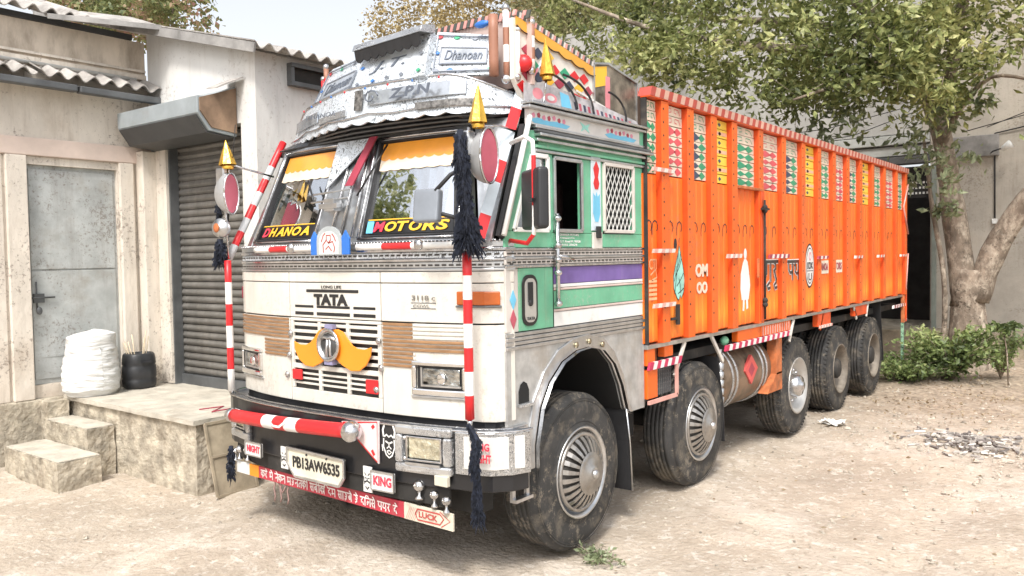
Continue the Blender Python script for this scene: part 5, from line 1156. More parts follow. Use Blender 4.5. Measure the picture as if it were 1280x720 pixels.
for a, b, c, d_, nrm, par in ((FA[2], FA[3], FB[3], FB[2], nR, fR), (FA[0], FA[1], FB[1], FB[0], nL, fL), (FA[1]+Vector((0, -.06, 0)), FA[2]+Vector((0, -.06, 0)), FB[2]+Vector((0, -.06, 0)), FB[1]+Vector((0, -.06, 0)), nM, fM)):
    for k, (u, v) in enumerate(((.07, .12), (.3, .12), (.5, .12), (.7, .12), (.93, .12), (.07, .5), (.93, .5), (.07, .86), (.35, .86), (.65, .86), (.93, .86))):
        p = inset(a, b, c, d_, u, u+.01, v, v+.01, nrm, .006)[0]; q_ = [p+(b-a).normalized()*.022*i_+(d_-a).normalized()*.014*j_ for i_, j_ in ((-1, 0), (0, -1), (1, 0), (0, 1))]
        MB().prism(q_, nrm*.005).build('ornament_diamond', studs[(k+1) % 4] if k % 3 else MATS['frame_grey'], par)
# corner posts of the crown
for x, y, z0, z1, r_, ms, cap in ((1.10, -.60, 3.02, 3.43, .020, (mat('brown_post', (.30, .14, .09), .5), WHITE), 1), (1.05, -.66, 3.04, 3.40, .030, (MATS['brown_post'], MATS['brown_post']), 0), (1.19, -.46, 3.08, 3.36, .018, (WHITE, MATS['brown_post']), 1), (1.155, -.56, 3.03, 3.30, .016, (WHITE, WHITE), 1), (-.92, -.32, 3.10, 3.34, .018, (WHITE, RED), 1), (-.86, -.34, 3.12, 3.42, .02, (RED, MATS['brown_post']), 1)):
    o = MB().tube([(x, y, z0+(z1-z0)*i/4) for i in range(5)], r_, 10, segm=[0, 1, 0, 1]).build('crown_post', list(ms), truck)
    if cap: MB().ball((x, y, z1+.015), r_*1.25, 10, 8).build('post_knob', CHROME, o); MB().ball((x, y-.01, z0), r_*1.5, 10, 8).build('post_knob', CHROME, o)
MB().ball((.93, -.62, 3.375), .045, 12, 8, sc=(1.3, .5, .5)).build('blue_lamp', BLUE, truck)
mb = MB(); mb.ball((1.16, -.52, 3.12), .06, 12, 8, sc=(1.1, .8, .9)); mb.build('red_lamp', RED, truck)

# ---- gold cone pennants
def cone(x, y, z, r_, h_, tilt=0):
    o = MB(); o.lathe([(0, r_), (h_*.5, r_*.55), (h_, 0.001)], (x, y, z), (tilt, 0, 1), 7); c = o.build('gold_pennant', GOLD, truck)
    for p in c.data.polygons: p.use_smooth = False
    MB().lathe([(0, r_*.6), (.02, r_*.7), (.05, .0)], (x, y, z-.03), (0, 0, 1), 8).build('pennant_cup', GOLD, c)
cone(1.22, -1.02, 2.70, .055, .215, .02); cone(1.27, -.42, 3.05, .05, .23, -.05); cone(-1.20, -1.0, 2.66, .065, .185, -.1)
for q_ in ([(1.27, -.42, 3.06), (1.22, -.40, 2.86)], [(1.20, -1.02, 2.68), (1.15, -.75, 2.72), (1.16, -.55, 2.70)], [(-1.2, -1.0, 2.67), (-1.2, -.6, 2.60)]): MB().tube(q_, .008, 6).build('stay_rod', CHROME, truck)
# parabolic reflectors at the corners
def shell(x, y, z, sg, w_=.10, h_=.20):
    mb = MB(); P = []
    for i in range(9):
        t_ = -1+2*i/8; P.append([Vector((x+sg*(w_*math.sqrt(max(0, 1-t_*t_))*math.cos(a)), y-.09*math.sqrt(max(0, 1-t_*t_))*math.sin(a), z+h_*t_)) for a in [k*math.pi/8 for k in range(9)]])
    mb.grid(P); o = mb.build('reflector_shell', mat('shell_grey', (.42, .42, .42), .35, .3), truck)
    mb = MB(); mb.add([(x+sg*w_*.96*math.cos(a), y+.004, z+h_*.96*math.sin(a)) for a in [k*math.pi/12 for k in range(24)]], [tuple(range(24))]); mb.build('reflector_face', PINK, o)
    mb = MB(); mb.tube([(x+sg*w_*math.cos(a), y, z+h_*math.sin(a)) for a in [k*math.pi/12 for k in range(25)]], .008, 6); mb.build('reflector_rim', CHROME, o)
def shell2(c, ax, w_, h_, name='dish_reflector'):
    # half-open dish whose coloured face looks along ax
    ax = Vector(ax).normalized(); up = Vector((0, 0, 1)); sx = ax.cross(up).normalized(); c = Vector(c); P = []
    for i in range(7):
        r_ = math.sin(i/6*math.pi/2); d_ = -.13*math.cos(i/6*math.pi/2)
        P.append([c+sx*(w_*r_*math.cos(a))+up*(h_*r_*math.sin(a))+ax*d_ for a in [k*math.pi/12 for k in range(25)]])
    o = MB().grid(P).build(name, mat('shell_grey', (.42, .42, .42), .35, .3), truck)
    f = MB(); f.add([c+ax*.003+sx*(w_*.94*math.cos(a))+up*(h_*.94*math.sin(a)) for a in [k*math.pi/12 for k in range(24)]], [tuple(range(24))]); f.build('reflector_face', mat('rosy_reflector', (.55, .12, .17), .3, .3), o)
    MB().tube([c+ax*.004+sx*(w_*math.cos(a))+up*(h_*math.sin(a)) for a in [k*math.pi/12 for k in range(25)]], .007, 6).build('reflector_rim', CHROME, o); return o
shell2((1.25, -.97, 2.52), (.99, .05, .05), .085, .155); shell2((-1.17, -1.0, 2.45), (.94, .34, .0), .085, .15)
mb = MB(); mb.box((1.08, -1.06, 2.52), (1.18, -1.0, 2.66)); mb.build('reflector_bracket', STEEL, truck, .01); mb = MB(); mb.box((-1.30, -1.04, 2.48), (-1.2, -.98, 2.64)); mb.build('reflector_bracket', STEEL, truck, .01)
# mirrors
mb = MB(); mb.box((-.015, -.12, 0), (.03, .12, .33)); 
mm = Matrix.Translation((1.42, -.72, 2.11)) @ Matrix.Rotation(R(-12), 4, 'Z')
def rounded_box(M, hx, hy, hz, r_, mt, name, par):
    bm = bmesh.new(); bmesh.ops.create_cube(bm, size=1); bmesh.ops.scale(bm, vec=(hx*2, hy*2, hz*2), verts=bm.verts); bmesh.ops.bevel(bm, geom=bm.edges, offset=r_, segments=4, affect='EDGES', profile=.6)
    mb = MB(); mb.add([M @ v.co for v in bm.verts], [tuple(v.index for v in f.verts) for f in bm.faces]); bm.free(); return mb.build(name, mt, par)
mr_ = rounded_box(Matrix.Translation((1.40, -.745, 2.28)) @ Matrix.Rotation(R(56), 4, 'Z'), .035, .150, .172, .03, mat('mirror_shell_black', (.022, .023, .026), .45), 'wing_mirror', truck)
pts = [(1.20, -.70, 2.62), (1.36, -.78, 2.635), (1.43, -.80, 2.60), (1.435, -.80, 2.52), (1.435, -.80, 2.42), (1.435, -.80, 2.32), (1.435, -.80, 2.24), (1.435, -.80, 2.15), (1.43, -.80, 2.08), (1.36, -.77, 2.03), (1.20, -.72, 2.05)]
MB().tube(pts, .013, 10, segm=[0, 0, 0, 1, 1, 1, 0, 0, 1, 1]).build('mirror_arm', [WHITE, RED], mr_)
MB().box((1.42, -.84, 2.26), (1.45, -.76, 2.28)).build('mirror_clamp', BLACK, mr_)
sm = rounded_box(Matrix.Translation((.93, -1.13, 2.25)) @ Matrix.Rotation(R(10), 4, 'Z') @ Matrix.Rotation(R(-8), 4, 'X'), .085, .03, .095, .02, mat('mirror_shell_grey', (.20, .22, .25), .35), 'front_mirror', truck)
mb = MB(); mb.tube([(.99, -1.12, 2.21), (1.07, -1.05, 2.18), (1.10, -.92, 2.15)], .012, 8); mb.tube([(.99, -1.13, 2.33), (1.06, -1.08, 2.42), (1.10, -.92, 2.5)], .012, 8); mb.build('mirror_arm', BLACK, sm)
mb = MB(); mb.lathe([(0, 0), (.0, .06), (.02, .075), (.05, .07), (.075, 0)], (-1.27, -1.0, 2.20), (.3, -1, 0), 20); dm = mb.build('round_mirror', STEEL, truck)
MB().ball((-1.255, -1.075, 2.20), .035, 10, 8, sc=(1, .3, 1)).build('mirror_sticker', RUST, dm); mb = MB(); mb.tube([(-1.27, -.98, 2.2), (-1.24, -.97, 2.4), (-1.22, -.98, 2.6)], .012, 6); mb.build('mirror_arm', BLACK, dm)
mb = MB(); mb.tube([(-1.17, -.98, 2.68), (-1.12, -.98, 2.95)], .003, 4); mb.build('whip_aerial', BLACK, truck); 

# ---- tassels
def tassel(name, pts, rad, label, n=330):
    pts = [Vector(p) for p in pts]; mb = MB()
    L_ = len(pts)-1
    mb.tube(pts, [r_*.55 for r_ in rad], 7)
    for k in range(n):
        t_ = random.random()*L_; i = min(int(t_), L_-1); f_ = t_-i; c = pts[i].lerp(pts[i+1], f_); r_ = rad[i]*(1-f_)+rad[i+1]*f_
        a = random.uniform(0, 6.283); d_ = Vector((math.cos(a), math.sin(a), random.uniform(-1.9, -.2))); l = r_*random.uniform(.8, 1.35)
        p1 = c+d_*l*.8; sd_ = Vector((-math.sin(a), math.cos(a), 0))*.0035
        mb.add([c+d_*r_*.3+sd_, c+d_*r_*.3-sd_, p1-Vector((0, 0, .012)), p1+Vector((0, 0, .008))], [(0, 1, 2), (0, 1, 3), (1, 2, 3), (0, 3, 2)])
    return tag(mb.build(name, NAVY), label, 'tassel', 'black yarn tassels hung on the cab corners')
tassel('yarn_tassel', [(1.14, -1.08, 2.66), (1.15, -1.09, 2.52), (1.17, -1.09, 2.36), (1.17, -1.08, 2.20), (1.19, -1.08, 2.12), (1.17, -1.09, 2.06)], [.035, .056, .042, .066, .088, .075], 'thick black yarn tassel hanging above the right striped pole beside the windscreen', 1100)
tassel('yarn_tassel', [(1.18, -1.10, 1.03), (1.24, -1.10, .95), (1.23, -1.12, .82), (1.25, -1.12, .74), (1.24, -1.11, .62), (1.25, -1.11, .50)], [.015, .03, .038, .022, .036, .045], 'dark blue black tassel hanging down over the bumper end by the front wheel', 900)
tassel('yarn_tassel', [(-1.30, -1.02, 2.38), (-1.30, -1.02, 2.28)], [.03, .03], 'short black yarn tuft above the round mirror at the left cab corner', 60)
tassel('yarn_tassel', [(-1.28, -1.03, 2.12), (-1.285, -1.03, 2.03), (-1.29, -1.03, 1.95)], [.04, .055, .05], 'black yarn tassel below the round mirror at the left cab corner', 200)
tassel('yarn_tassel', [(-1.14, -1.08, .60), (-1.15, -1.08, .48), (-1.15, -1.08, .36)], [.03, .035, .03], 'small black tassel hanging from the left end of the slogan strip', 160)

# ---- cab side (x = 1.2)
def spart(name, y0, y1, z0, z1, off, mt, th=.015, par=None, bevel=.003):
    return MB().box((XS+off-th, y0, z0), (XS+off, y1, z1)).build(name, mt, par or truck, bevel)
# skirt with wheel arch
arc = [(-.52, .66), (-.52, .80), (-.46, 1.02), (-.36, 1.17), (-.22, 1.28), (-.05, 1.335), (.10, 1.345), (.26, 1.31), (.40, 1.20), (.50, 1.04), (.57, .86), (.62, .815)]
inner = [(y, z) for y, z in arc]
outer = [(-.775, .66), (-.775, .80), (-.775, 1.02), (-.775, 1.17), (-.775, 1.40), (-.05, 1.40), (.10, 1.40), (.26, 1.40), (.885, 1.40), (.885, 1.04), (.885, .86), (.885, .815)]
mb = MB(); mb.slab([[(XS, y, z) for y, z in outer], [(XS, y, z) for y, z in inner]], [[(1, 0, 0)]*12]*2, .02); sk = mb.build('side_skirt', SKIRT, truck)
mb = MB(); a_ = [(XS+.012, y, z) for y, z in arc]; o_ = []
for i, (y, z) in enumerate(arc):
    d_ = Vector((y-.06, z-.62)).normalized()*.088; o_.append((XS+.012, y+d_.x, z+d_.y*(1 if z > .9 else 0)))
mb.slab([a_, o_], [[(1, 0, 0)]*12]*2, .03); mb.build('arch_trim', STEEL, sk, .006)
mb = MB(); P_ = [[(XS+.02, y, z) for y, z in arc], [(XS+.045, y, z-.004) for y, z in arc]]; mb.grid(P_); mb.build('arch_lip', CHROME, sk)
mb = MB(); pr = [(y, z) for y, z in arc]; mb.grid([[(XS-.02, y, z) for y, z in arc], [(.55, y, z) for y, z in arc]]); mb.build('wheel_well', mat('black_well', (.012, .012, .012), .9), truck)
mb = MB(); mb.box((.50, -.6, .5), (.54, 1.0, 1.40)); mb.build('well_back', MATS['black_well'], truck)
# scrolls on arch trim
mb = MB()
for i in range(5, 8):
    y, z = arc[i]; d_ = Vector((y-.06, z-.62)).normalized()*.037; mb.lathe([(0, .012), (.01, .022), (.014, .0)], (XS+.012, y+d_.x, z+d_.y), (1, 0, 0), 8)
mb.build('trim_rosettes', mat('dull_brass', (.42, .36, .24), .35, .8), sk)
# step in the skirt: flat black plate paints the shade of its hole
mb = MB(); mb.prism([(XS+.002, y, z) for y, z in ((-.665, 1.075), (-.565, 1.075), (-.565, 1.15), (-.585, 1.19), (-.615, 1.205), (-.645, 1.19), (-.665, 1.15))], (.003, 0, 0)); mb.build('hole_shade_plate', MATS['black_well'], sk)
mb = MB(); mb.box((XS, -.68, 1.055), (XS+.035, -.55, 1.075)); mb.build('step_ledge', EMB2, sk, .004)
mb = MB(); mb.box((XS-.05, -.70, .64), (XS-.02, -.53, .66)); mb.box((XS-.05, -.70, .48), (XS+.0, -.53, .50)); mb.box((XS-.05, -.70, .50), (XS-.03, -.67, .64)); mb.box((XS-.05, -.56, .50), (XS-.03, -.53, .64)); mb.build('boarding_step', STEEL, truck)
# mud flaps
mb = MB(); P_ = [[(x, y, z) for x in (.93, 1.21)] for y, z in ((.60, .86), (.645, .6), (.67, .24))]; mb.slab(P_, [[(0, 1, 0)]*2]*3, .012); mb.build('mud_flap', BLACK, truck); mb = MB(); mb.tube([(1.215, .585, .86), (1.215, .635, .6), (1.215, .665, .24)], .008, 5); mb.build('flap_edge', STEEL, truck)
# horizontal bands
for k in range(4): spart('ribbed_band', -.775, .885, 1.402+k*.026, 1.424+k*.026, .006 if k % 2 else .010, STEEL)
spart('door_shell', -.775, .885, 1.38, 2.11, -.02, GREYM, .02)
DX = -.285
spart('white_band', DX, .885, 1.508, 1.60, .0, WHITE); spart('lined_strip', DX, .885, 1.603, 1.618, .005, mat('pinkish_trim', (.62, .50, .46), .5)); spart('green_band', DX, .885, 1.621, 1.735, .0, GREEN)
spart('lined_strip', DX, .885, 1.738, 1.752, .005, MATS['pinkish_trim']); spart('white_band', DX, .885, 1.755, 1.775, .002, WHITE); spart('purple_band', DX, .885, 1.778, 1.885, .0, PURPLE)
for z0, z1, o, m_ in ((1.888, 1.904, .012, CHROME), (1.907, 1.936, .004, mat('pale_trim', (.60, .56, .52), .4)), (1.939, 1.954, .012, STEEL), (1.957, 1.988, .004, MATS['pale_trim']), (1.991, 2.006, .012, CHROME)): spart('belt_strip', -.775, .885, z0, z1, o, m_)
mb = MB()
for k in range(33):
    y = -.76+k*.05
    for z in (1.916, 1.968): mb.box((XS+.0045, y, z), (XS+.0075, y+.034, z+.010))
tag(mb.build('dash_trim', MATS['dark_dash_inlay'], truck), kind='stuff')
spart('green_band', -.775, DX-.006, 2.009, 2.105, .0, GREEN); spart('green_band', DX, .27, 2.009, 2.10, .0, GREEN); spart('green_band', .30, .885, 2.009, 2.10, .0, GREEN)
mb = MB()
for k, t_ in enumerate(('DHANOA MOTORS', 'Transport Co', 'G.T. Road M. 98720', '98155 25678')): put_text(mb, t_, (XS, -.21, 2.083-k*.0215), (0, 1, 0), (0, 0, 1), (.22, .17, .24, .2)[k], .014, bold=.01)
mb.build('owner_lettering', WHITE, truck)
# door: steel strip, green handle panel
spart('corner_strip', -.775, -.655, 1.508, 1.885, .002, mat('pale_trim', (.60, .56, .52), .4)); spart('green_panel', -.652, -.385, 1.508, 1.885, .004, GREEN); spart('green_panel', -.38, DX-.004, 1.508, 1.885, .0, GREEN)
mb = MB(); mb.prism([(XS+.004, -.71+a*.03, 1.70+b*.06) for a, b in ((0, -1), (1, 0), (0, 1), (-1, 0))], (.003, 0, 0)); mb.build('blue_diamond', LBLUE, truck)
mb = MB(); mb.prism([(XS+.004, -.71+a*.03, 1.585+b*.06) for a, b in ((0, -1), (1, 0), (0, 1), (-1, 0))], (.003, 0, 0)); mb.build('maroon_diamond', MATS['rosy_reflector'], truck)
def stadium(cy, cz, hy, hz, x, n=8):
    o = []
    for q, sy, sz in ((0, 1, 1), (1, -1, 1), (2, -1, -1), (3, 1, -1)):
        for k in range(n): a = q*math.pi/2+k/(n-1)*math.pi/2; r_ = hy*.8; o.append((x, cy+sy*(hy-r_)+r_*math.cos(a), cz+sz*(hz-r_)+r_*math.sin(a)))
    return o
hdl = MB(); hdl.prism(stadium(-.548, 1.69, .078, .155, XS+.005), (.008, 0, 0)); hh_ = hdl.build('handle_rim', GLOSSBLACK, truck, .003)
mb = MB(); mb.prism(stadium(-.548, 1.69, .057, .133, XS+.0135), (.002, 0, 0)); mb.build('handle_plate', mat('plate_silver', (.62, .62, .60), .3, .6), hh_)
mb = MB(); mb.box((XS+.016, -.575, 1.68), (XS+.022, -.53, 1.80)); mb.ball((XS+.02, -.552, 1.675), .022, 10, 6, sc=(.4, 1, 1)); mb.build('handle_slot', BLACK, hh_)
mb = MB(); put_text(mb, 'TATA', (XS+.016, -.59, 1.57), (0, 1, 0), (0, 0, 1), .08, .02); mb.build('handle_lettering', BLACK, hh_)
spart('door_seam', DX-.004, DX-.001, 1.508, 1.885, .003, MATS['black_well'], .01, bevel=0)
mb = MB(); mb.tube([(XS+.03, -.275, 1.64), (XS+.03, -.275, 2.22)], .014, 8)
for z in (1.655, 1.85, 1.93, 2.02, 2.19): mb.ball((XS+.032, -.275, z), .027, 10, 8, sc=(1, 1, .8))
mb.tube([(XS+.03, -.275, 1.955), (XS+.05, -.2, 1.945), (XS+.05, -.13, 1.93)], .012, 6); mb.build('chrome_door_bar', CHROME, truck)
# window surrounds
mb = MB()
def sbox(y0, y1, z0, z1, m_, o=0., th=.03, mi=0): mb.box((XS+o-th, y0, z0), (XS+o, y1, z1), m_)
sw = mb
sbox(-.42, .885, 2.59, 2.72, 0); sbox(.05, .32, 2.102, 2.588, 0); sbox(.74, .885, 2.102, 2.588, 0); sbox(-.335, -.275, 2.102, 2.588, 0)
mb.prism([(XS, -.775, 2.107), (XS, -.70, 2.107), (XS, -.50, 2.588), (XS, -.42, 2.72), (XS, -.52, 2.72)], (-.03, 0, 0), 0)
mb.build('window_surround', GREEN, truck, .003)
# frames
def frame(pts, r_, mt, name, x=XS+.008):
    mb = MB(); pts = pts+[pts[0]]
    for i in range(len(pts)-1): mb.bar((x, *pts[i]), (x, *pts[i+1]), r_, .018, (1, 0, 0))
    return mb.build(name, mt, truck, .003)
f1 = frame([(-.69, 2.115), (-.34, 2.115), (-.34, 2.57), (-.50, 2.57)], .028, WHITE, 'window_frame'); f2 = frame([(-.27, 2.115), (.045, 2.115), (.045, 2.57), (-.27, 2.57)], .024, STEEL, 'window_frame'); f3 = frame([(.33, 2.12), (.735, 2.12), (.735, 2.58), (.33, 2.58)], .024, mat('pale_trim', (.60, .56, .52), .4), 'window_frame')
MB().prism([(XS-.012, y, z) for y, z in ((-.685, 2.12), (-.345, 2.12), (-.345, 2.565), (-.505, 2.565))], (-.004, 0, 0)).build('side_glass', GLASS, truck)
mb = MB()      # diamond grille
mb.box((XS-.03, .335, 2.125), (XS-.026, .73, 2.575), 1)
for k in range(-7, 9):
    for sg in (-1, 1):
        y0 = .34+k*.056; z0, z1 = 2.13, 2.57; dy = sg*.25
        ya, yb_ = (y0, y0+dy) if sg > 0 else (y0+.25, y0+.25+dy); a = Vector((XS-.005+.004*sg, ya, z0)); b = Vector((XS-.005+.004*sg, yb_, z1))
        def clip(p, q, lo, hi):
            d_ = q-p; t0, t1 = 0, 1
            if abs(d_.y) > 1e-6:
                u, v_ = sorted(((lo-p.y)/d_.y, (hi-p.y)/d_.y)); t0 = max(t0, u); t1 = min(t1, v_)
            return (p+d_*t0, p+d_*t1) if t1-t0 > .03 else None
        r_ = clip(a, b, .34, .725)
        if r_: mb.bar(r_[0], r_[1], .0075, .004, (1, 0, 0), 0)
mb.build('diamond_grille', [mat('pale_wire', (.62, .62, .60), .4), MATS['black_well']], truck)
# painted post between the windows
MB().box((XS+.001, .165, 2.12), (XS+.010, .285, 2.62)).build('painted_post', mat('pale_blue_enamel', (.62, .70, .76)), truck, .003)
mb = MB(); cy = .225
mb.prism([(XS+.0105, cy+a*.04, b) for a, b in ((-.5, 2.40), (.5, 2.40), (.9, 2.44), (.5, 2.48), (.9, 2.54), (0, 2.59), (-.9, 2.54), (-.5, 2.48), (-.9, 2.44))], (.002, 0, 0), 0)
mb.prism([(XS+.0105, cy+a*.045, b) for a, b in ((-1, 2.24), (-.4, 2.18), (.4, 2.18), (1, 2.24), (.9, 2.37), (.3, 2.35), (0, 2.38), (-.3, 2.35), (-.9, 2.37))], (.002, 0, 0), 1); mb.build('post_mural', [RED, LBLUE], truck)
mb = MB(); mb.box((XS+.002, .17, 2.0), (XS+.018, .285, 2.11)); mb.build('post_base', MATS['pale_trim'], truck, .003); MB().box((XS+.018, .20, 2.07), (XS+.035, .25, 2.15)).build('black_latch', BLACK, truck, .004)
# gutters / louvres above the windows
for k, (z, x_, m_) in enumerate(((2.60, .018, STEEL), (2.625, .02, GREEN), (2.665, .03, STEEL), (2.695, .055, STEEL), (2.72, .035, GREYM), (2.745, .02, STEEL), (2.855, .04, STEEL), (2.878, .06, CHROME))):
    y0 = -.47 if z < 2.8 else -.56
    MB().box((XS-.03, y0, z-.009), (XS+x_, .965 if z < 2.8 else .885, z+.009)).build('gutter_rail', m_, truck, .004)
# mural strip
MB().box((XS-.03, -.52, 2.757), (XS+.005, .885, 2.845)).build('mural_strip', mat('mural_white', (.66, .64, .62), .45), truck)
mb = MB()
for c0 in (-.32, .55):
    mb.prism([(XS+.0055, c0+a, 2.765+b) for a, b in ((-.15, 0), (.2, 0), (.24, .022), (.1, .034), (0, .026), (-.12, .036), (-.2, .018))], (.002, 0, 0), 0)
    for k in range(7): y = c0-.16+k*.055; mb.prism([(XS+.0058, y+a*.018, 2.812+b*.016+.006*math.sin(k*2)) for a, b in ((1, 0), (.3, 1), (-1, .4), (-.6, -.9), (.5, -1))], (.002, 0, 0), 1+k % 2)
mb.prism([(XS+.0055, .10+a, 2.80+b) for a, b in ((-.05, -.03), (0, -.01), (.05, -.03), (.03, .0), (.06, .03), (0, .012), (-.06, .03), (-.03, 0))], (.003, 0, 0), 3)
mb.build('mural_motifs', [LBLUE, mat('mural_pink', (.66, .24, .34), .5), MAROON, AQUA], truck)
# crown side panel with diamonds, scalloped yellow top
CX = 1.155
def ctop(y): return 3.40-.165*(y+.62)/.90 if y < .28 else 3.235
pan = [(-.50, 2.89), (.30, 2.89), (.30, 3.23), (-.60, 3.38), (-.60, 3.02)]
cs_ = MB().prism([(CX, y, z) for y, z in pan], (-.03, 0, 0)).build('crown_side', mat('mural_cream', (.70, .66, .60), .5), truck)
mb = MB(); P_ = [[], []]; m_ = 36
for j in range(m_+1):
    y = -.58+.88*j/m_; P_[0].append((CX+.008, y, ctop(y)-.055-.016*abs(math.sin(j*math.pi/6)))); P_[1].append((CX+.008, y, ctop(y)))
mb.slab(P_, [[(1, 0, 0)]*(m_+1)]*2, .006); mb.build('scallop_border', mat('ochre_border', (.72, .36, .05), .45, var=.1), cs_)
mb = MB(); mb.tube([(CX+.012, P_[0][j][1], P_[0][j][2]) for j in range(m_+1)], .004, 4); mb.build('scallop_line', BLACK, cs_)
mb = MB()
for j in range(40):
    y = -.60+.9*(j+.5)/40; z = ctop(y)+.012; mb.prism([(CX-.01, y-.010, z-.012), (CX-.01, y+.008, z-.012), (CX-.01, y+.02, z+.022), (CX-.01, y+.002, z+.022)], (.02, 0, 0), j % 3)
tag(mb.build('rope_fringe', [MATS['fringe_pink'], mat('fringe_dark', (.08, .09, .08)), mat('pale_trim', (.6, .56, .52))], cs_), kind='stuff')
mb = MB(); cols = [0, 1, 2, 3, 0, 4]
def dia(cy, cz, hy, hz, c): mb.prism([(CX+.002, cy-hy, cz), (CX+.002, cy, cz-hz), (CX+.002, cy+hy, cz), (CX+.002, cy, cz+hz)], (.003, 0, 0), c)
i = 0
for r_ in range(5):
    for c_ in range(8):
        cy = -.52+c_*.115+(.05 if r_ % 2 else 0); cz = 2.985+r_*.075
        if cz+.03 < ctop(cy)-.075 and cy < .27 and cy > -.57: dia(cy, cz, .057, .037, cols[(c_*2+r_*3) % 6]); i += 1
mb.build('diamond_mural', [RED, YELLOW, mat('mural_green', (.04, .32, .17), .5), MAROON, mat('mural_dark', (.05, .06, .10), .5)], cs_)
mb = MB()
for k in range(6): mb.bar((CX+.006, -.08+k*.03, 2.905+k*.028), (CX+.006, .40+k*.035, 2.895+k*.012), .014, .004, (1, 0, 0), k % 2)
mb.build('striped_mural', [RED, WHITE], cs_)
for (a, b, r_) in ((-.36, .02, .19), (-.14, .22, .20), (.42, .66, .17)):
    mb = MB(); mb.tube([(CX+.045, a+(b-a)*math.sin(t_), 2.89+r_*math.cos(t_)+.02) for t_ in [k*math.pi/16 for k in range(9)]], .008, 6); mb.build('curved_rod', GLOSSBLACK, cs_)
lm_ = MB().prism([(XS-.02, y, z) for y, z in ((-.54, 2.89), (.885, 2.89), (.84, 2.93), (.30, 2.985), (-.35, 3.03), (-.54, 3.0))], (.004, 0, 0)).build('lower_panel', mat('mural_pale', (.58, .56, .58), .4, .3, var=.3, scale=9), truck)
mb = MB(); x_ = XS-.0155
for cy, cz, a_, b_, c_ in ((-.40, 2.955, .055, .035, 0), (-.26, 2.945, .07, .03, 0), (-.26, 2.945, .04, .016, 3)): mb.add([(x_+.001*(c_ > 0), cy+a_*math.cos(t_), cz+b_*math.sin(t_)) for t_ in [k*math.pi/8 for k in range(16)]], [tuple(range(16))], c_)
mb.prism([(x_, -.14, 2.90), (x_, -.02, 2.90), (x_, -.06, 2.99), (x_, -.16, 3.0)], (.001, 0, 0), 1)
for k in range(14): y = .02+k*.055; z_ = 2.98-.05*(y)/.9; mb.prism([(x_, y, 2.90), (x_, y+.028, 2.90), (x_, y+.01, z_-.02), (x_, y-.018, z_-.02)], (.001, 0, 0), 2 if k % 2 else 4)
mb.build('lower_mural', [PINK, LBLUE, MATS['rosy_reflector'], WHITE, MATS['mural_dark']], lm_)
# smoky panel ahead of the cargo body
pn = [(.285, 2.89), (.885, 2.89), (.885, 3.22), (.47, 3.29), (.285, 3.26)]
pp = MB().prism([(CX+.004, y, z) for y, z in pn], (-.02, 0, 0)).build('wind_panel', mat('smoky_brown_panel', (.22, .19, .15), .3, .3, var=.6, scale=7), truck)
mb = MB(); q = [Vector((CX+.008, y, z)) for y, z in pn]
for i in range(5): mb.bar(q[i], q[(i+1) % 5], .014, .014, (1, 0, 0))
mb.build('panel_frame', STEEL, pp)
mb = MB(); mb.prism([(CX+.005, y, z) for y, z in ((.30, 3.10), (.46, 3.14), (.46, 3.27), (.30, 3.24))], (.002, 0, 0), 0); mb.prism([(CX+.005, y, z) for y, z in ((.44, 2.98), (.50, 2.98), (.50, 3.20), (.44, 3.20))], (.003, 0, 0), 1); mb.build('panel_patches', [YELLOW, PINK], pp)
spart('green_corner_post', .84, .885, 2.73, 2.855, .012, GREEN)
# far side of the cab and unseen boxes added above it to block light
mb = MB(); mb.prism([(TX-1.20, y, z) for y, z in ((-.72, .75), (.885, .75), (.885, 2.72), (-.34, 2.72), (-.70, 2.05))], (-.03, 0, 0)); mb.build('far_cab_side', GREEN, truck)
mb = MB(); mb.box((TX-1.16, -.30, 2.83), (CX-.04, .86, 3.05)); mb.box((TX-1.1, -.10, 3.051), (CX-.06, .80, 3.20)); mb.build('light_block_box', INTER, truck)
mb = MB(); mb.box((TX-.95, -.50, 2.80), (TX+1.22, -.28, 2.86)); mb.build('light_block_front', INTER, truck)

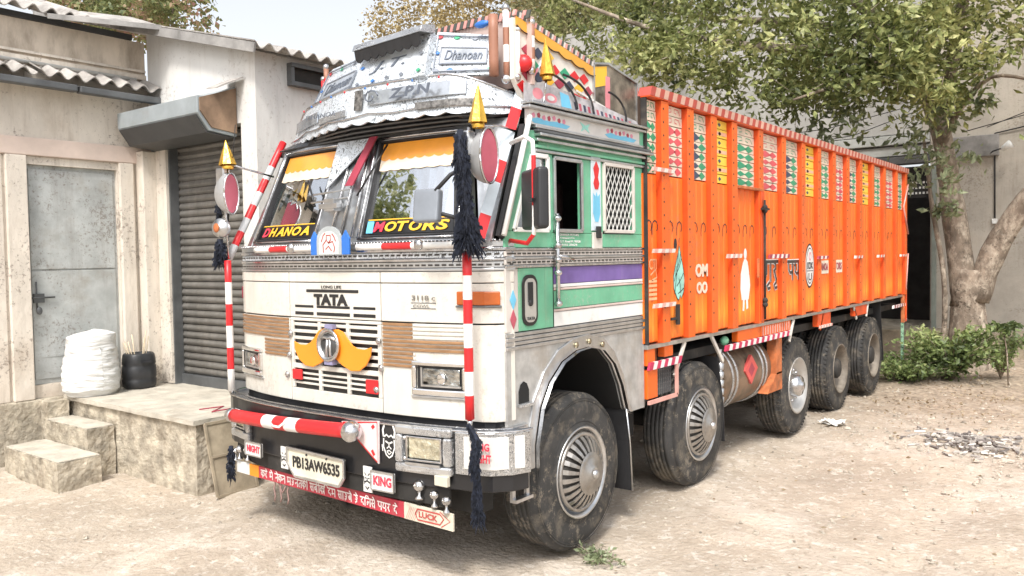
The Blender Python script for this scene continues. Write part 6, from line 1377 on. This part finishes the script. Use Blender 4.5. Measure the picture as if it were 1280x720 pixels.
# ---- wheels
def wheel_proto(kind):
    """built about the origin, outer face towards +x; returns list of (name, mesh, parent index)"""
    out = []; RR = .525; wd = .285
    def b(name, mb, mats, par=None, sm=None):
        o = mb.build(name, mats, None, origin=(0, 0, 0)); out.append((o, par)); return o
    mb = MB()
    prof = [(0.012, .300), (.0, .330), (-.002, .36), (.002, .42), (-.004, .455), (-.014, .485), (-.036, .508), (-.05, .519)]
    g = -.05; z = []
    for k in range(5):
        w_ = (wd-.10)/5; a = g-k*w_; z += [(a, .522), (a-w_*.78, .522), (a-w_*.82, .511), (a-w_*.96, .511)]
    prof += z+[(-wd+.05, .519), (-wd+.02, .505), (-wd+.004, .46), (-wd, .36), (-wd-.0, .31)]
    mb.lathe(prof, (0, 0, 0), (1, 0, 0), 72)
    for k in range(0 if kind == 'front' else 56):
        a = 2*math.pi*k/60; M = Matrix.Rotation(a, 4, 'X')
        for x in (-.022, -wd+.022): mb.box((x-.018, -.010, .50), (x+.014, .010, .514), 0, M)
    for r_ in (.335, .472, .486):
        mb.lathe([(-.004, r_-.004), (.004 if r_ < .4 else -.002, r_), (-.004, r_+.004)], (0, 0, 0), (1, 0, 0), 60)
    t_ = b('tyre', mb, [RUBBER])
    if kind == 'front':
        mb = MB(); mb.lathe([(.012, .30), (.018, .305), (.02, .29), (-.02, .275), (-.06, .26), (-.07, .1)], (0, 0, 0), (1, 0, 0), 48); rim = b('rim', mb, [STEEL])
        mb = MB(); mb.lathe([(.0, .262), (.018, .262), (.022, .245), (.012, .235)], (0, 0, 0), (1, 0, 0), 48)   # ring
        n = 24
        for k in range(n):
            a0 = 2*math.pi*(k+.24)/n; a1 = 2*math.pi*(k+.76)/n
            P = []; Q = []
            for r_, x in ((.240, .018), (.215, .045), (.17, .070), (.135, .082)):
                f = .0 if r_ > .13 else 0; P.append([Vector((x, r_*math.cos(a), r_*math.sin(a))) for a in (a0, (a0+a1)/2, a1)]); Q.append([(1, 0, 0)]*3)
            mb.slab(P, Q, .010)
        mb.lathe([(.083, .142), (.086, .135), (.092, .128), (.088, .11), (.096, .10), (.100, .06), (.112, .052), (.116, .04), (.118, 0)], (0, 0, 0), (1, 0, 0), 40)
        cv = b('wheel_cover', mb, [mat('dull_cover', (.40, .385, .365), .33, .8, var=.2, scale=10, dirt=(.30, .25, .19), dirt_amt=.35, dscale=7)], 1)
        mb = MB(); mb.lathe([(.0, .25), (.022, .21), (.045, .15), (.06, .0)], (0, 0, 0), (1, 0, 0), 32); b('cover_back', mb, [mat('dark_cover_back', (.05, .045, .04), .6)], 1)
        mb = MB(); mb.lathe([(.112, .03), (.13, .028), (.136, .015), (.137, 0)], (0, 0, 0), (1, 0, 0), 12); b('hub_cap', mb, [STEEL], 1)
    elif kind == 'single':
        mb = MB(); mb.lathe([(.012, .30), (.02, .302), (.02, .285), (-.06, .262), (-.075, .25), (-.07, .19), (-.05, .14), (-.05, 0)], (0, 0, 0), (1, 0, 0), 40); b('rim', mb, [mat('rim_silver', (.55, .54, .52), .4, .6, dirt=(.3, .24, .18), dirt_amt=.4, dscale=5)])
        mb = MB(); mb.lathe([(-.05, .12), (.03, .115), (.05, .10), (.06, .05), (.075, .045), (.08, 0)], (0, 0, 0), (1, 0, 0), 28)
        for k in range(10): a = k*.628; mb.lathe([(-.055, .014), (-.03, .014), (-.03, 0)], (0, .165*math.cos(a), .165*math.sin(a)), (1, 0, 0), 6)
        b('hub', mb, [CHROME], 1)
    else:
        mb = MB(); mb.lathe([(.012, .30), (.02, .302), (.02, .288), (-.03, .272), (-.13, .262), (-.15, .25), (-.155, .18), (-.15, 0)], (0, 0, 0), (1, 0, 0), 40); b('rim', mb, [mat('rim_dusty', (.22, .19, .155), .65, .2, var=.3, dirt=(.10, .08, .06), dirt_amt=.4, dscale=6)])
        mb = MB(); mb.lathe([(-.15, .13), (-.02, .12), (.0, .10), (.0, .0)], (0, 0, 0), (1, 0, 0), 24)
        for k in range(10): a = k*.628; mb.lathe([(-.155, .014), (-.12, .014), (-.12, 0)], (0, .19*math.cos(a), .19*math.sin(a)), (1, 0, 0), 6)
        b('hub', mb, [DARK], 1)
    return out
PR = {k: wheel_proto(k) for k in ('front', 'single', 'dual')}
used = set()
def put_wheel(kind, x, y, side, extra=False, label=None):
    lst = PR[kind]; w0 = None; rim = None
    r = random.uniform(0, 6.28)
    mats_ = []
    wheel = bpy.data.objects.new('wheel', None)
    # a wheel is the tyre mesh with the rim, cover and hub beneath it
    bpy.data.objects.remove(wheel)
    objs = []
    for i, (o, par) in enumerate(lst):
        if kind in used: o = o.copy(); C.objects.link(o)
        if i == 0:
            o.name = 'wheel'; o.parent = truck; o.location = Vector((x, y, .523))-wloc(truck); o.rotation_euler = (r, 0, 0 if side > 0 else math.pi); w0 = o
        else: o.parent = w0; o.location = (0, 0, 0); o.rotation_euler = (0, 0, 0)
        objs.append(o)
    used.add(kind)
    return objs
WY = [0, 1.846, 4.264, 5.81, 7.363]
for k, y in enumerate(WY):
    kind = 'front' if k < 2 else ('single' if k == 2 else 'dual')
    put_wheel(kind, XS, y, 1); put_wheel(kind, TX-1.28, y, -1)
    if kind == 'dual': put_wheel(kind, XS-.32, y, 1); put_wheel(kind, TX-.96, y, -1)
    MB().tube([(TX-1.0, y, .523), (TX+1.0, y, .523)], .075, 10).build('axle', DARK, truck)
# ---- chassis
for x in (-.50, .34): MB().box((x, .5, .78), (x+.08, 8.9, 1.04)).build('chassis_rail', DARK, truck)
for y in (1.0, 2.9, 5.0, 6.6, 8.2): MB().box((-.42, y, .80), (.34, y+.08, 1.0)).build('cross_member', DARK, truck)
MB().box((-1.2, .9, 1.06), (1.1, 9.1, 1.14)).build('floor_bearers', DARK, truck)
MB().box((-1.0, 2.2, .55), (.3, 3.9, 1.0)).build('gearbox_and_tanks', DARK, truck)
MB().box((-1.3, 1.2, .55), (-1.22, 1.3, 1.2)).build('far_bracket', DARK, truck)
MB().box((-.9, .95, .50), (.9, 1.25, 1.0)).build('air_tank_box', DARK, truck)

# ---- cargo body
BXX = 1.22
Y0, Y1, ZB, ZT = .885, 9.14, 1.29, 3.19
posts = [1.14, 1.58, 2.03, 2.47, 3.10, 3.72, 4.32, 4.86, 5.41, 5.97, 6.55, 7.13, 7.75, 8.45, 9.03]
MB().box((TX-1.30, Y0+.02, ZB), (TX-1.27, Y1-.02, ZT-.02)).build('far_side_panel', SIDE, truck)
MB().box((TX-1.26, Y0+.01, ZB), (BXX-.07, Y0+.05, ZT-.02)).build('front_bulkhead', SIDE, truck)
MB().box((TX-1.26, Y1-.04, ZB), (BXX-.07, Y1, ZT-.02)).build('tailgate', ORANGE, truck)
MB().box((TX-1.26, Y0+.05, 1.30), (BXX-.07, Y1-.05, 1.34)).build('cargo_floor', DARK, truck)
MB().box((TX-1.25, Y0+.06, 3.06), (BXX-.08, Y1-.06, 3.09)).build('tarpaulin', mat('dark_tarpaulin', (.10, .09, .08), .85), truck)
bays = [Y0]+posts+[Y1]
schemes = ['g', 'r', 'k', 'y', 'g', 'r', 'k', 'y', 'g', 'r', 'k', 'y', 'g', 'r', 'k', 'y']
PAL = [mat('board_cream', (.72, .62, .50), .5), mat('board_green', (.03, .30, .16), .5), mat('board_red', (.62, .10, .12), .5), mat('board_navy', (.04, .07, .12), .5), mat('board_yellow', (.85, .58, .08), .5), mat('board_line', (.04, .03, .03), .6), mat('board_peach', (.80, .45, .30), .5)]
SC = {'g': (0, 1, 1), 'r': (0, 2, 2), 'k': (0, 3, 1), 'y': (4, 6, 3)}
UPB = 2.56
for b_ in range(len(bays)-1):
    ya, yb = bays[b_]+(.065 if b_ else .004), bays[b_+1]-.065
    if b_ == len(bays)-2: yb = Y1
    if yb-ya < .05: continue
    pnl = MB().box((BXX-.04, ya-.02, ZB), (BXX-.012, yb+.02, UPB-.005)).build('side_panel', SIDE, truck)
    # pressed vertical flutes
    nfl = max(2, int(round((yb-ya)/.115)))
    for k in range(nfl):
        p0 = ya+(yb-ya)*k/nfl; p1 = ya+(yb-ya)*(k+1)/nfl
        mb = MB(); mb.hexa([(BXX-.011, p0+.004, ZB+.005), (BXX-.011, p1-.004, ZB+.005), (BXX+.004, p1-.016, ZB+.012), (BXX+.004, p0+.016, ZB+.012)], [(BXX-.011, p0+.004, UPB-.01), (BXX-.011, p1-.004, UPB-.01), (BXX+.004, p1-.016, UPB-.018), (BXX+.004, p0+.016, UPB-.018)]); mb.build('flute', SIDE, pnl)
    # black hook motifs
    mb = MB(); x = BXX+.0045
    m_ = 2 if yb-ya < .5 else 3
    for k in range(m_):
        cy = ya+(yb-ya)*(k+.5)/m_; r_ = .045
        mb.ribbon([(x, cy-r_, 2.10), (x, cy-r_, 2.16), (x, cy-r_*.7, 2.195), (x, cy, 2.21), (x, cy+r_*.7, 2.195), (x, cy+r_, 2.16), (x, cy+r_*.6, 2.13)], .012, (1, 0, 0), .001)
    if b_ < 14: mb.build('hook_motif', PAL[5], pnl)
    # painted boards
    c0, c1, c2 = SC[schemes[b_]]
    up = MB().box((BXX-.045, ya-.02, UPB), (BXX-.03, yb+.02, ZT-.07)).build('board_backing', mat('dark_joint', (.05, .03, .02), .8), truck)
    nb = 7; hb = (ZT-.085-UPB)/nb
    for k in range(nb):
        z0 = UPB+.004+k*hb; z1 = z0+hb-.007
        mb = MB(); mb.box((BXX-.029, ya, z0), (BXX-.008+.003*(k % 2), yb, z1), 0)
        xx = BXX-.0075+.003*(k % 2); cy = (ya+yb)/2; cz = (z0+z1)/2; wy = (yb-ya)
        def pd(cy, hy, hz, c):
            mb.prism([(xx, cy-hy, cz), (xx, cy-hy*.1, cz-hz), (xx, cy+hy, cz), (xx, cy-hy*.1, cz+hz)], (.0015, 0, 0), c)
        if c0 == 4: 
            if k % 2: mb.box((xx, ya+.01, z0+.02), (xx+.0015, yb-.01, z1-.02), 1)
            pd(cy, .10*wy, .018, 2)
        elif k >= nb-2:
            mb.ribbon([(xx, ya+wy*a, z0+(z1-z0)*b) for a, b in ((.1, .2), (.2, .75), (.4, .8), (.42, .4), (.3, .3))], .007, (1, 0, 0), .002, 2)
            mb.ribbon([(xx, ya+wy*a, z0+(z1-z0)*b) for a, b in ((.9, .2), (.8, .75), (.6, .8), (.58, .4), (.7, .3))], .007, (1, 0, 0), .002, 2)
        else:
            big = (k % 2 == 0)
            pd(ya+wy*.36, wy*(.30 if big else .20), (z1-z0)*(.50 if big else .36), 1); pd(ya+wy*.76, wy*(.20 if big else .24), (z1-z0)*.48, 2)
            mb.prism([(xx, ya+.004, z0+.006), (xx, ya+.004, z1-.006), (xx, ya+wy*.10, cz)], (.0015, 0, 0), 2)
        mb.build('board', [PAL[c0], PAL[c1], PAL[c2]], up)
# posts: channel sections with punched holes
for i, y in enumerate(posts):
    m_ = ORANGED if i != 999 else ORANGE
    mb = MB(); mb.box((BXX-.03, y-.060, ZB-.01), (BXX+.042, y+.060, ZT-.08))
    po = mb.build('side_post', ORANGE, truck, .004)
    MB().box((BXX-.012, y-.0635, ZB), (BXX+.0400, y-.0605, ZT-.09)).build('shaded_post_side', ORANGED, po)  # darker orange paints in the shaded camera-facing side of each post
    mb = MB()
    for k in range(17): z = 1.45+k*.1; mb.lathe([(0, .0085), (.002, .0085), (.0021, 0)], (BXX+.0422, y-.03, z), (1, 0, 0), 6)
    if y < 6.8: mb.build('rivet_holes', BLACK, po)
# door frame verticals & horizontals
MB().box((BXX-.03, Y0+.003, ZB-.012), (BXX+.012, Y0+.022, ZT-.08)).build('corner_angle', DARK, truck)
MB().box((BXX-.05, Y0, ZT-.078), (BXX+.052, Y1, ZT-.07)).build('top_rail', ORANGED, truck, .0)
mb = MB()      # chevron strip along the top
nch = 118; L_ = (Y1-Y0)/nch
for k in range(nch):
    a = Y0+k*L_; mb.hexa([(BXX-.05, a, ZT-.069), (BXX+.054, a, ZT-.069), (BXX+.054, a+.03, ZT), (BXX-.05, a+.03, ZT)], [(BXX-.05, a+L_, ZT-.069), (BXX+.054, a+L_, ZT-.069), (BXX+.054, a+L_+.03, ZT), (BXX-.05, a+L_+.03, ZT)], k % 2)
tag(mb.build('chevron_rail', [mat('chevron_red', (.42, .07, .05), .5), mat('chevron_pink', (.60, .36, .28), .5)], truck), kind='stuff')
MB().box((BXX-.05, Y0, ZB-.045), (BXX+.01, Y1, ZB-.012)).build('bottom_rail', STEEL, truck, .003)
# short striped steps and rails
def chev(y0, y1, z, h_=.04, x=BXX+.045, tilt=0., name='striped_bar', mats=(RED, WHITE), L=.06, th=.02):
    mb = MB(); n = max(2, int((y1-y0)/L)); d = (y1-y0)/n
    for k in range(n):
        a = y0+k*d; zz = z+tilt*k*d; sk_ = h_*.5
        mb.hexa([(x, a, zz), (x, a+d, zz+tilt*d), (x, a+d+sk_, zz+h_+tilt*d), (x, a+sk_, zz+h_)], [(x+th, a, zz), (x+th, a+d, zz+tilt*d), (x+th, a+d+sk_, zz+h_+tilt*d), (x+th, a+sk_, zz+h_)], k % 2)
    return mb.build(name, list(mats), truck)
PW = (mat('faded_pink', (.66, .35, .30), .5), mat('faded_white', (.70, .66, .60), .5))
for z in (2.57, 1.965, 1.555): chev(.90, 1.24, z, .03, mats=PW, L=.05)
chev(2.25, 2.56, 1.91, .035, mats=PW, L=.05); chev(3.25, 3.80, 1.895, .04, mats=(MAROON, PW[1]), L=.06); chev(4.75, 5.1, 1.87, .035, mats=(MAROON, PW[1]), L=.06)
chev(6.2, 6.6, 1.86, .035, mats=(PW[1], ORANGED), L=.06); chev(7.3, 7.7, 1.86, .035, mats=(PW[1], ORANGED)); chev(8.6, 8.95, 1.86, .03, mats=(PW[1], ORANGED))
# side door in the body
MB().box((BXX+.0, 2.56, 2.535), (BXX+.05, 3.16, 2.56)).build('door_header', RUST, truck, .003)
MB().box((BXX+.043, 3.06, 1.31), (BXX+.055, 3.15, 2.53)).build('door_stile', ORANGED, truck, .003)
mb = MB(); mb.tube([(BXX+.07, 3.11, 1.32), (BXX+.07, 3.11, 2.45)], .010, 6)
for z in (2.38, 2.35, 1.5, 1.46): mb.ball((BXX+.075, 3.10, z), .028, 8, 6)
mb.box((BXX+.06, 3.03, 2.355), (BXX+.09, 3.19, 2.375)); mb.build('door_bolt', DARK, truck)
MB().box((BXX+.05, 2.96, 1.72), (BXX+.065, 2.985, 1.90)).build('door_handle', RUST, truck)
MB().box((BXX+.02, 1.33, 1.40), (BXX+.04, 1.37, 1.56)).build('side_hook', DARK, truck); MB().box((BXX+.02, 1.24, 1.44), (BXX+.035, 1.33, 1.46)).build('side_hook', DARK, truck)
# painted decorations on the side
def sprism(mb, pts, mi=0, x=BXX+.005, th=.0015): mb.prism([(x, y, z) for y, z in pts], (th, 0, 0), mi)
mb = MB(); leaf = [(1.39, 1.60), (1.33, 1.68), (1.325, 1.78), (1.36, 1.86), (1.40, 1.94), (1.43, 2.02), (1.465, 1.93), (1.50, 1.83), (1.52, 1.74), (1.50, 1.65), (1.46, 1.60), (1.44, 1.63), (1.42, 1.59)]
sprism(mb, leaf, 0); 
for a, b in (((1.345, 1.64), (1.43, 2.08)), ((1.36, 1.78), (1.47, 1.92)), ((1.38, 1.70), (1.50, 1.80)), ((1.40, 1.64), (1.50, 1.68)), ((1.34, 1.74), (1.375, 1.86)), ((1.42, 1.76), (1.45, 1.64)), ((1.40, 1.85), (1.455, 1.97))): mb.ribbon([(BXX+.0065, *a), (BXX+.0065, (a[0]+b[0])/2+.01, (a[1]+b[1])/2), (BXX+.0065, *b)], .008, (1, 0, 0), .001, 1)
mb.ribbon([(BXX+.0066, y, z) for y, z in leaf+[leaf[0]]], .007, (1, 0, 0), .001, 1)
mb.add([(BXX+.0065, 1.365+.026*math.cos(a), 2.03+.048*math.sin(a)) for a in [k*math.pi/8 for k in range(16)]], [tuple(range(16))], 1); mb.build('painted_feather', [AQUA, BLACK], truck)
mb = MB()      # figure
sprism(mb, [(2.70, 1.52), (2.86, 1.52), (2.90, 1.65), (2.87, 1.78), (2.84, 1.87), (2.80, 1.90), (2.77, 1.90), (2.73, 1.86), (2.68, 1.76), (2.67, 1.62)]); mb.add([(BXX+.0065, 2.785+.035*math.cos(a), 1.945+.05*math.sin(a)) for a in [k*math.pi/8 for k in range(16)]], [tuple(range(16))]); sprism(mb, [(2.72, 1.42), (2.755, 1.42), (2.765, 1.52), (2.73, 1.52)]); sprism(mb, [(2.81, 1.43), (2.85, 1.44), (2.84, 1.52), (2.80, 1.52)])
mb.build('painted_figure', mat('chalky_white', (.80, .77, .76), .6, var=.08), truck)
mb = MB(); put_text(mb, 'OM', (BXX+.005, 1.72, 1.76), (0, 1, 0), (0, 0, 1), .24, .11, bold=.05); put_text(mb, 'OO', (BXX+.005, 1.74, 1.62), (0, 1, 0), (0, 0, 1), .21, .10, bold=.05); mb.build('faded_lettering', mat('faded_lettering_white', (.80, .62, .50), .6), truck)
mb = MB(); put_text(mb, 'CTI', (BXX+.005, .93, 1.84), (0, 1, 0), (0, 0, 1), .11, .08); 
for k in range(5): mb.box((BXX+.005, .925, 1.61+k*.033), (BXX+.0065, 1.05, 1.63+k*.033))
mb.ribbon([(BXX+.005, .95, 1.80), (BXX+.005, 1.03, 1.84), (BXX+.005, 1.05, 1.78), (BXX+.005, .97, 1.76)], .014, (1, 0, 0)); mb.build('faded_lettering', mat('faded_rose', (.84, .42, .22), .6), truck)
for wd, m_, ex, lift in ((.050, 'x', 0, .003), (.030, 'y', 0, .006)):
    mb = MB(); put_deva(mb, [['ga:u', 'ra:u']], (BXX+.005, 3.26, 1.66), (0, 1, 0), (0, 0, 1), .26, wd, length=.38, lift=lift); put_deva(mb, [['pa', 'th']], (BXX+.005, 3.90, 1.66), (0, 1, 0), (0, 0, 1), .25, wd, length=.36, lift=lift)
    mb.build('script_lettering', WHITE if m_ == 'x' else GLOSSBLACK, truck)
mb = MB()      # oval badge
def oval(cy, cz, a_, b_, x, mi): mb.add([(x, cy+a_*math.cos(t_), cz+b_*math.sin(t_)) for t_ in [k*math.pi/12 for k in range(24)]], [tuple(range(24))], mi)
oval(4.62, 1.80, .155, .245, BXX+.0055, 1); oval(4.62, 1.80, .138, .225, BXX+.0065, 0); oval(4.62, 1.80, .118, .20, BXX+.0075, 1); oval(4.62, 1.80, .108, .188, BXX+.0085, 0)
mb.box((BXX+.009, 4.515, 1.74), (BXX+.0105, 4.725, 1.748), 1); put_text(mb, '1DX', (BXX+.0085, 4.53, 1.765), (0, 1, 0), (0, 0, 1), .18, .075, 1, bold=.02); put_text(mb, 'O', (BXX+.0085, 4.58, 1.86), (0, 1, 0), (0, 0, 1), .08, .09, 2); put_text(mb, 'U', (BXX+.0085, 4.57, 1.64), (0, 1, 0), (0, 0, 1), .10, .08, 1)
mb.build('oval_badge', [WHITE, BLACK, PINK], truck)
for y, t_ in ((5.12, 'DHANOA'), (5.66, 'MOTORS')):
    o = MB().box((BXX+.005, y-.16, 1.70), (BXX+.008, y+.17, 1.85)).build('name_plate', mat('cream_plate', (.74, .68, .56), .5), truck); mb = MB(); put_text(mb, t_[-4:], (BXX+.008, y-.13, 1.735), (0, 1, 0), (0, 0, 1), .27, .085, bold=.01); mb.build('plate_lettering', MAROON, o)
# ---- under-body fittings on the visible side
def ubox(name, y0, y1, z0, z1, mt, x0=BXX-.06, x1=BXX, bevel=.003): return MB().box((x0, y0, z0), (x1, y1, z1)).build(name, mt, truck, bevel)
ubox('hanger_plate', .90, 1.02, 1.12, 1.244, ORANGE); ubox('hanger_plate', 1.18, 1.32, 1.16, 1.244, ORANGE); ubox('hanger_back', 1.02, 1.18, 1.12, 1.244, RUST, BXX-.10, BXX-.07)
chev(.89, 1.42, 1.09, .055, BXX+.0, name='chevron_bar', mats=(mat('crimson', (.55, .03, .10), .45), WHITE), L=.055)
ubox('orange_plate', .90, 1.06, .87, 1.085, ORANGE); frm = MB()
for a, b in (((.895, .845), (1.36, .845)), ((1.36, .845), (1.36, 1.09))): frm.bar((BXX+.01, *a), (BXX+.01, *b), .028, .02, (1, 0, 0))
frm.build('guard_frame', PW[0], truck); mb = MB()
for k in range(9): mb.bar((BXX-.03, 1.07+k*.032, .87), (BXX-.03, 1.07+k*.032, 1.08), .012, .01, (1, 0, 0)); 
for k in range(6): mb.bar((BXX-.035, 1.07, .88+k*.036), (BXX-.035, 1.34, .88+k*.036), .010, .008, (1, 0, 0))
mb.build('mesh_guard', GREYM, truck)
def brace(y0, z0, y1, z1, m_=PW[1], w_=.035): MB().bar((BXX-.01, y0, z0), (BXX-.01, y1, z1), w_, .02, (1, 0, 0)).build('diagonal_brace', m_, truck, .003)
brace(1.36, .99, 1.55, 1.245); brace(2.06, 1.245, 2.30, 1.0); brace(4.0, 1.02, 4.14, 1.245); brace(5.02, 1.06, 5.12, 1.245, ORANGE); brace(6.4, 1.245, 6.52, 1.08, PW[1]); brace(6.98, 1.08, 7.07, 1.245)
chev(2.30, 3.98, 1.09, .05, BXX+.0, name='chevron_bar', mats=(MATS['crimson'], WHITE), L=.07)
ubox('valance_panel', 2.62, 3.16, 1.142, 1.244, ORANGE); ubox('valance_panel', 3.18, 4.02, 1.142, 1.244, ORANGE); 
mb = MB()
for k in range(12): mb.box((BXX+.001, 3.22+k*.066, 1.15), (BXX+.006, 3.24+k*.066, 1.235))
mb.build('valance_ribs', PW[0], truck); ubox('valance_panel', 4.92, 5.40, 1.10, 1.244, ORANGED); ubox('valance_panel', 6.42, 6.98, 1.12, 1.244, ORANGED)
chev(4.95, 5.40, 1.08, .03, BXX+.0, name='chevron_bar', mats=PW, L=.05)
MB().ball((BXX-.05, 2.43, 1.17), .06, 10, 8, sc=(.6, 1, .7)).build('green_tank_cap', GREEN, truck)
tk = MB(); tk.lathe([(0, .0), (0, .30), (.02, .325), (.05, .33), (1.05, .33), (1.08, .325), (1.1, .3), (1.1, 0)], (.84, 2.52, .79), (0, 1, 0), 36); tko = tk.build('fuel_tank', TANK, truck)
for y in (2.62, 2.72, 3.36, 3.46): MB().lathe([(-.012, .331), (-.012, .343), (.012, .343), (.012, .331)], (.84, y, .79), (0, 1, 0), 36).build('tank_strap', EMB2, tko)
mb = MB(); mb.prism([(1.182, 3.04+a*.16, .84+b*.14) for a, b in ((0, -1), (1, 0), (0, 1), (-1, 0))], (-.03, 0, 0)); mb.build('red_diamond', mat('coral_diamond', (.62, .10, .09), .5), tko)
mb = MB(); mb.prism([(1.1835, 3.04+a*.08, .84+b*.07) for a, b in ((0, -1), (1, 0), (0, 1), (-1, 0))], (-.01, 0, 0)); mb.build('dark_diamond', MAROON, tko)
ubox('orange_hanger', 3.60, 3.76, .72, 1.09, RUST, BXX-.10, BXX+.0); mb = MB(); mb.hexa([(BXX-.10, 3.35, .56), (BXX-.0, 3.35, .56), (BXX, 3.62, .74), (BXX-.10, 3.62, .74)], [(BXX-.10, 3.76, .56), (BXX-.0, 3.76, .56), (BXX, 3.76, .74), (BXX-.10, 3.76, .74)]); mb.build('tank_cradle', RUST, truck)
mb = MB()
for k in range(6): mb.lathe([(0, .03), (.05, .035), (.06, .02)], (BXX-.06, 2.36, .62+k*.075), (0, 0, 1), 10)
mb.tube([(BXX-.06, 2.36, .6), (BXX-.06, 2.36, 1.1)], .02, 8); mb.build('silver_canister', STEEL, truck)
mb = MB(); P_ = [[(x, y, z) for x in (.92, 1.2)] for y, z in ((2.22, 1.05), (2.34, .6), (2.36, .28))]; mb.slab(P_, [[(0, 1, 0)]*2]*3, .01); mb.build('mud_flap', BLACK, truck)
mb = MB(); mb.hexa([(.6, 7.95, .38), (1.2, 7.95, .38), (1.2, 7.75, 1.22), (.6, 7.75, 1.22)], [(.6, 7.965, .38), (1.2, 7.965, .38), (1.2, 7.765, 1.22), (.6, 7.765, 1.22)]); mb.build('mud_flap', BLACK, truck)
# rear end: ladder-like post, chain and underrun guard
MB().box((BXX-.02, 8.98, .85), (BXX+.03, 9.02, 3.15)).build('rear_post', RUST, truck, .003); MB().box((BXX-.02, 8.985, .25), (BXX+.02, 9.015, .848)).build('post_foot', [mat('green_white_pole', (.25, .42, .28), .6, var=.8, scale=40)][0], truck)
chev(8.35, 9.15, 1.10, .045, BXX+.0, name='chevron_bar', mats=(WHITE, MAROON), L=.07); chev(8.98, 9.2, .86, .04, BXX+.0, name='chevron_bar', mats=(WHITE, MAROON), L=.07)
mb = MB(); mb.tube([(BXX+.05, 9.12, 2.95), (BXX+.06, 8.78, 2.60), (BXX+.05, 9.13, 2.20)], .012, 6); mb.tube([(BXX+.05, 9.13, 1.9), (BXX+.05, 9.0, 1.35)], .010, 6); mb.build('rear_brace_rod', PW[0], truck)
MB().box((BXX-.03, Y1-.03, .86), (BXX+.03, Y1+.02, ZT-.08)).build('rear_corner_post', ORANGED, truck, .004)
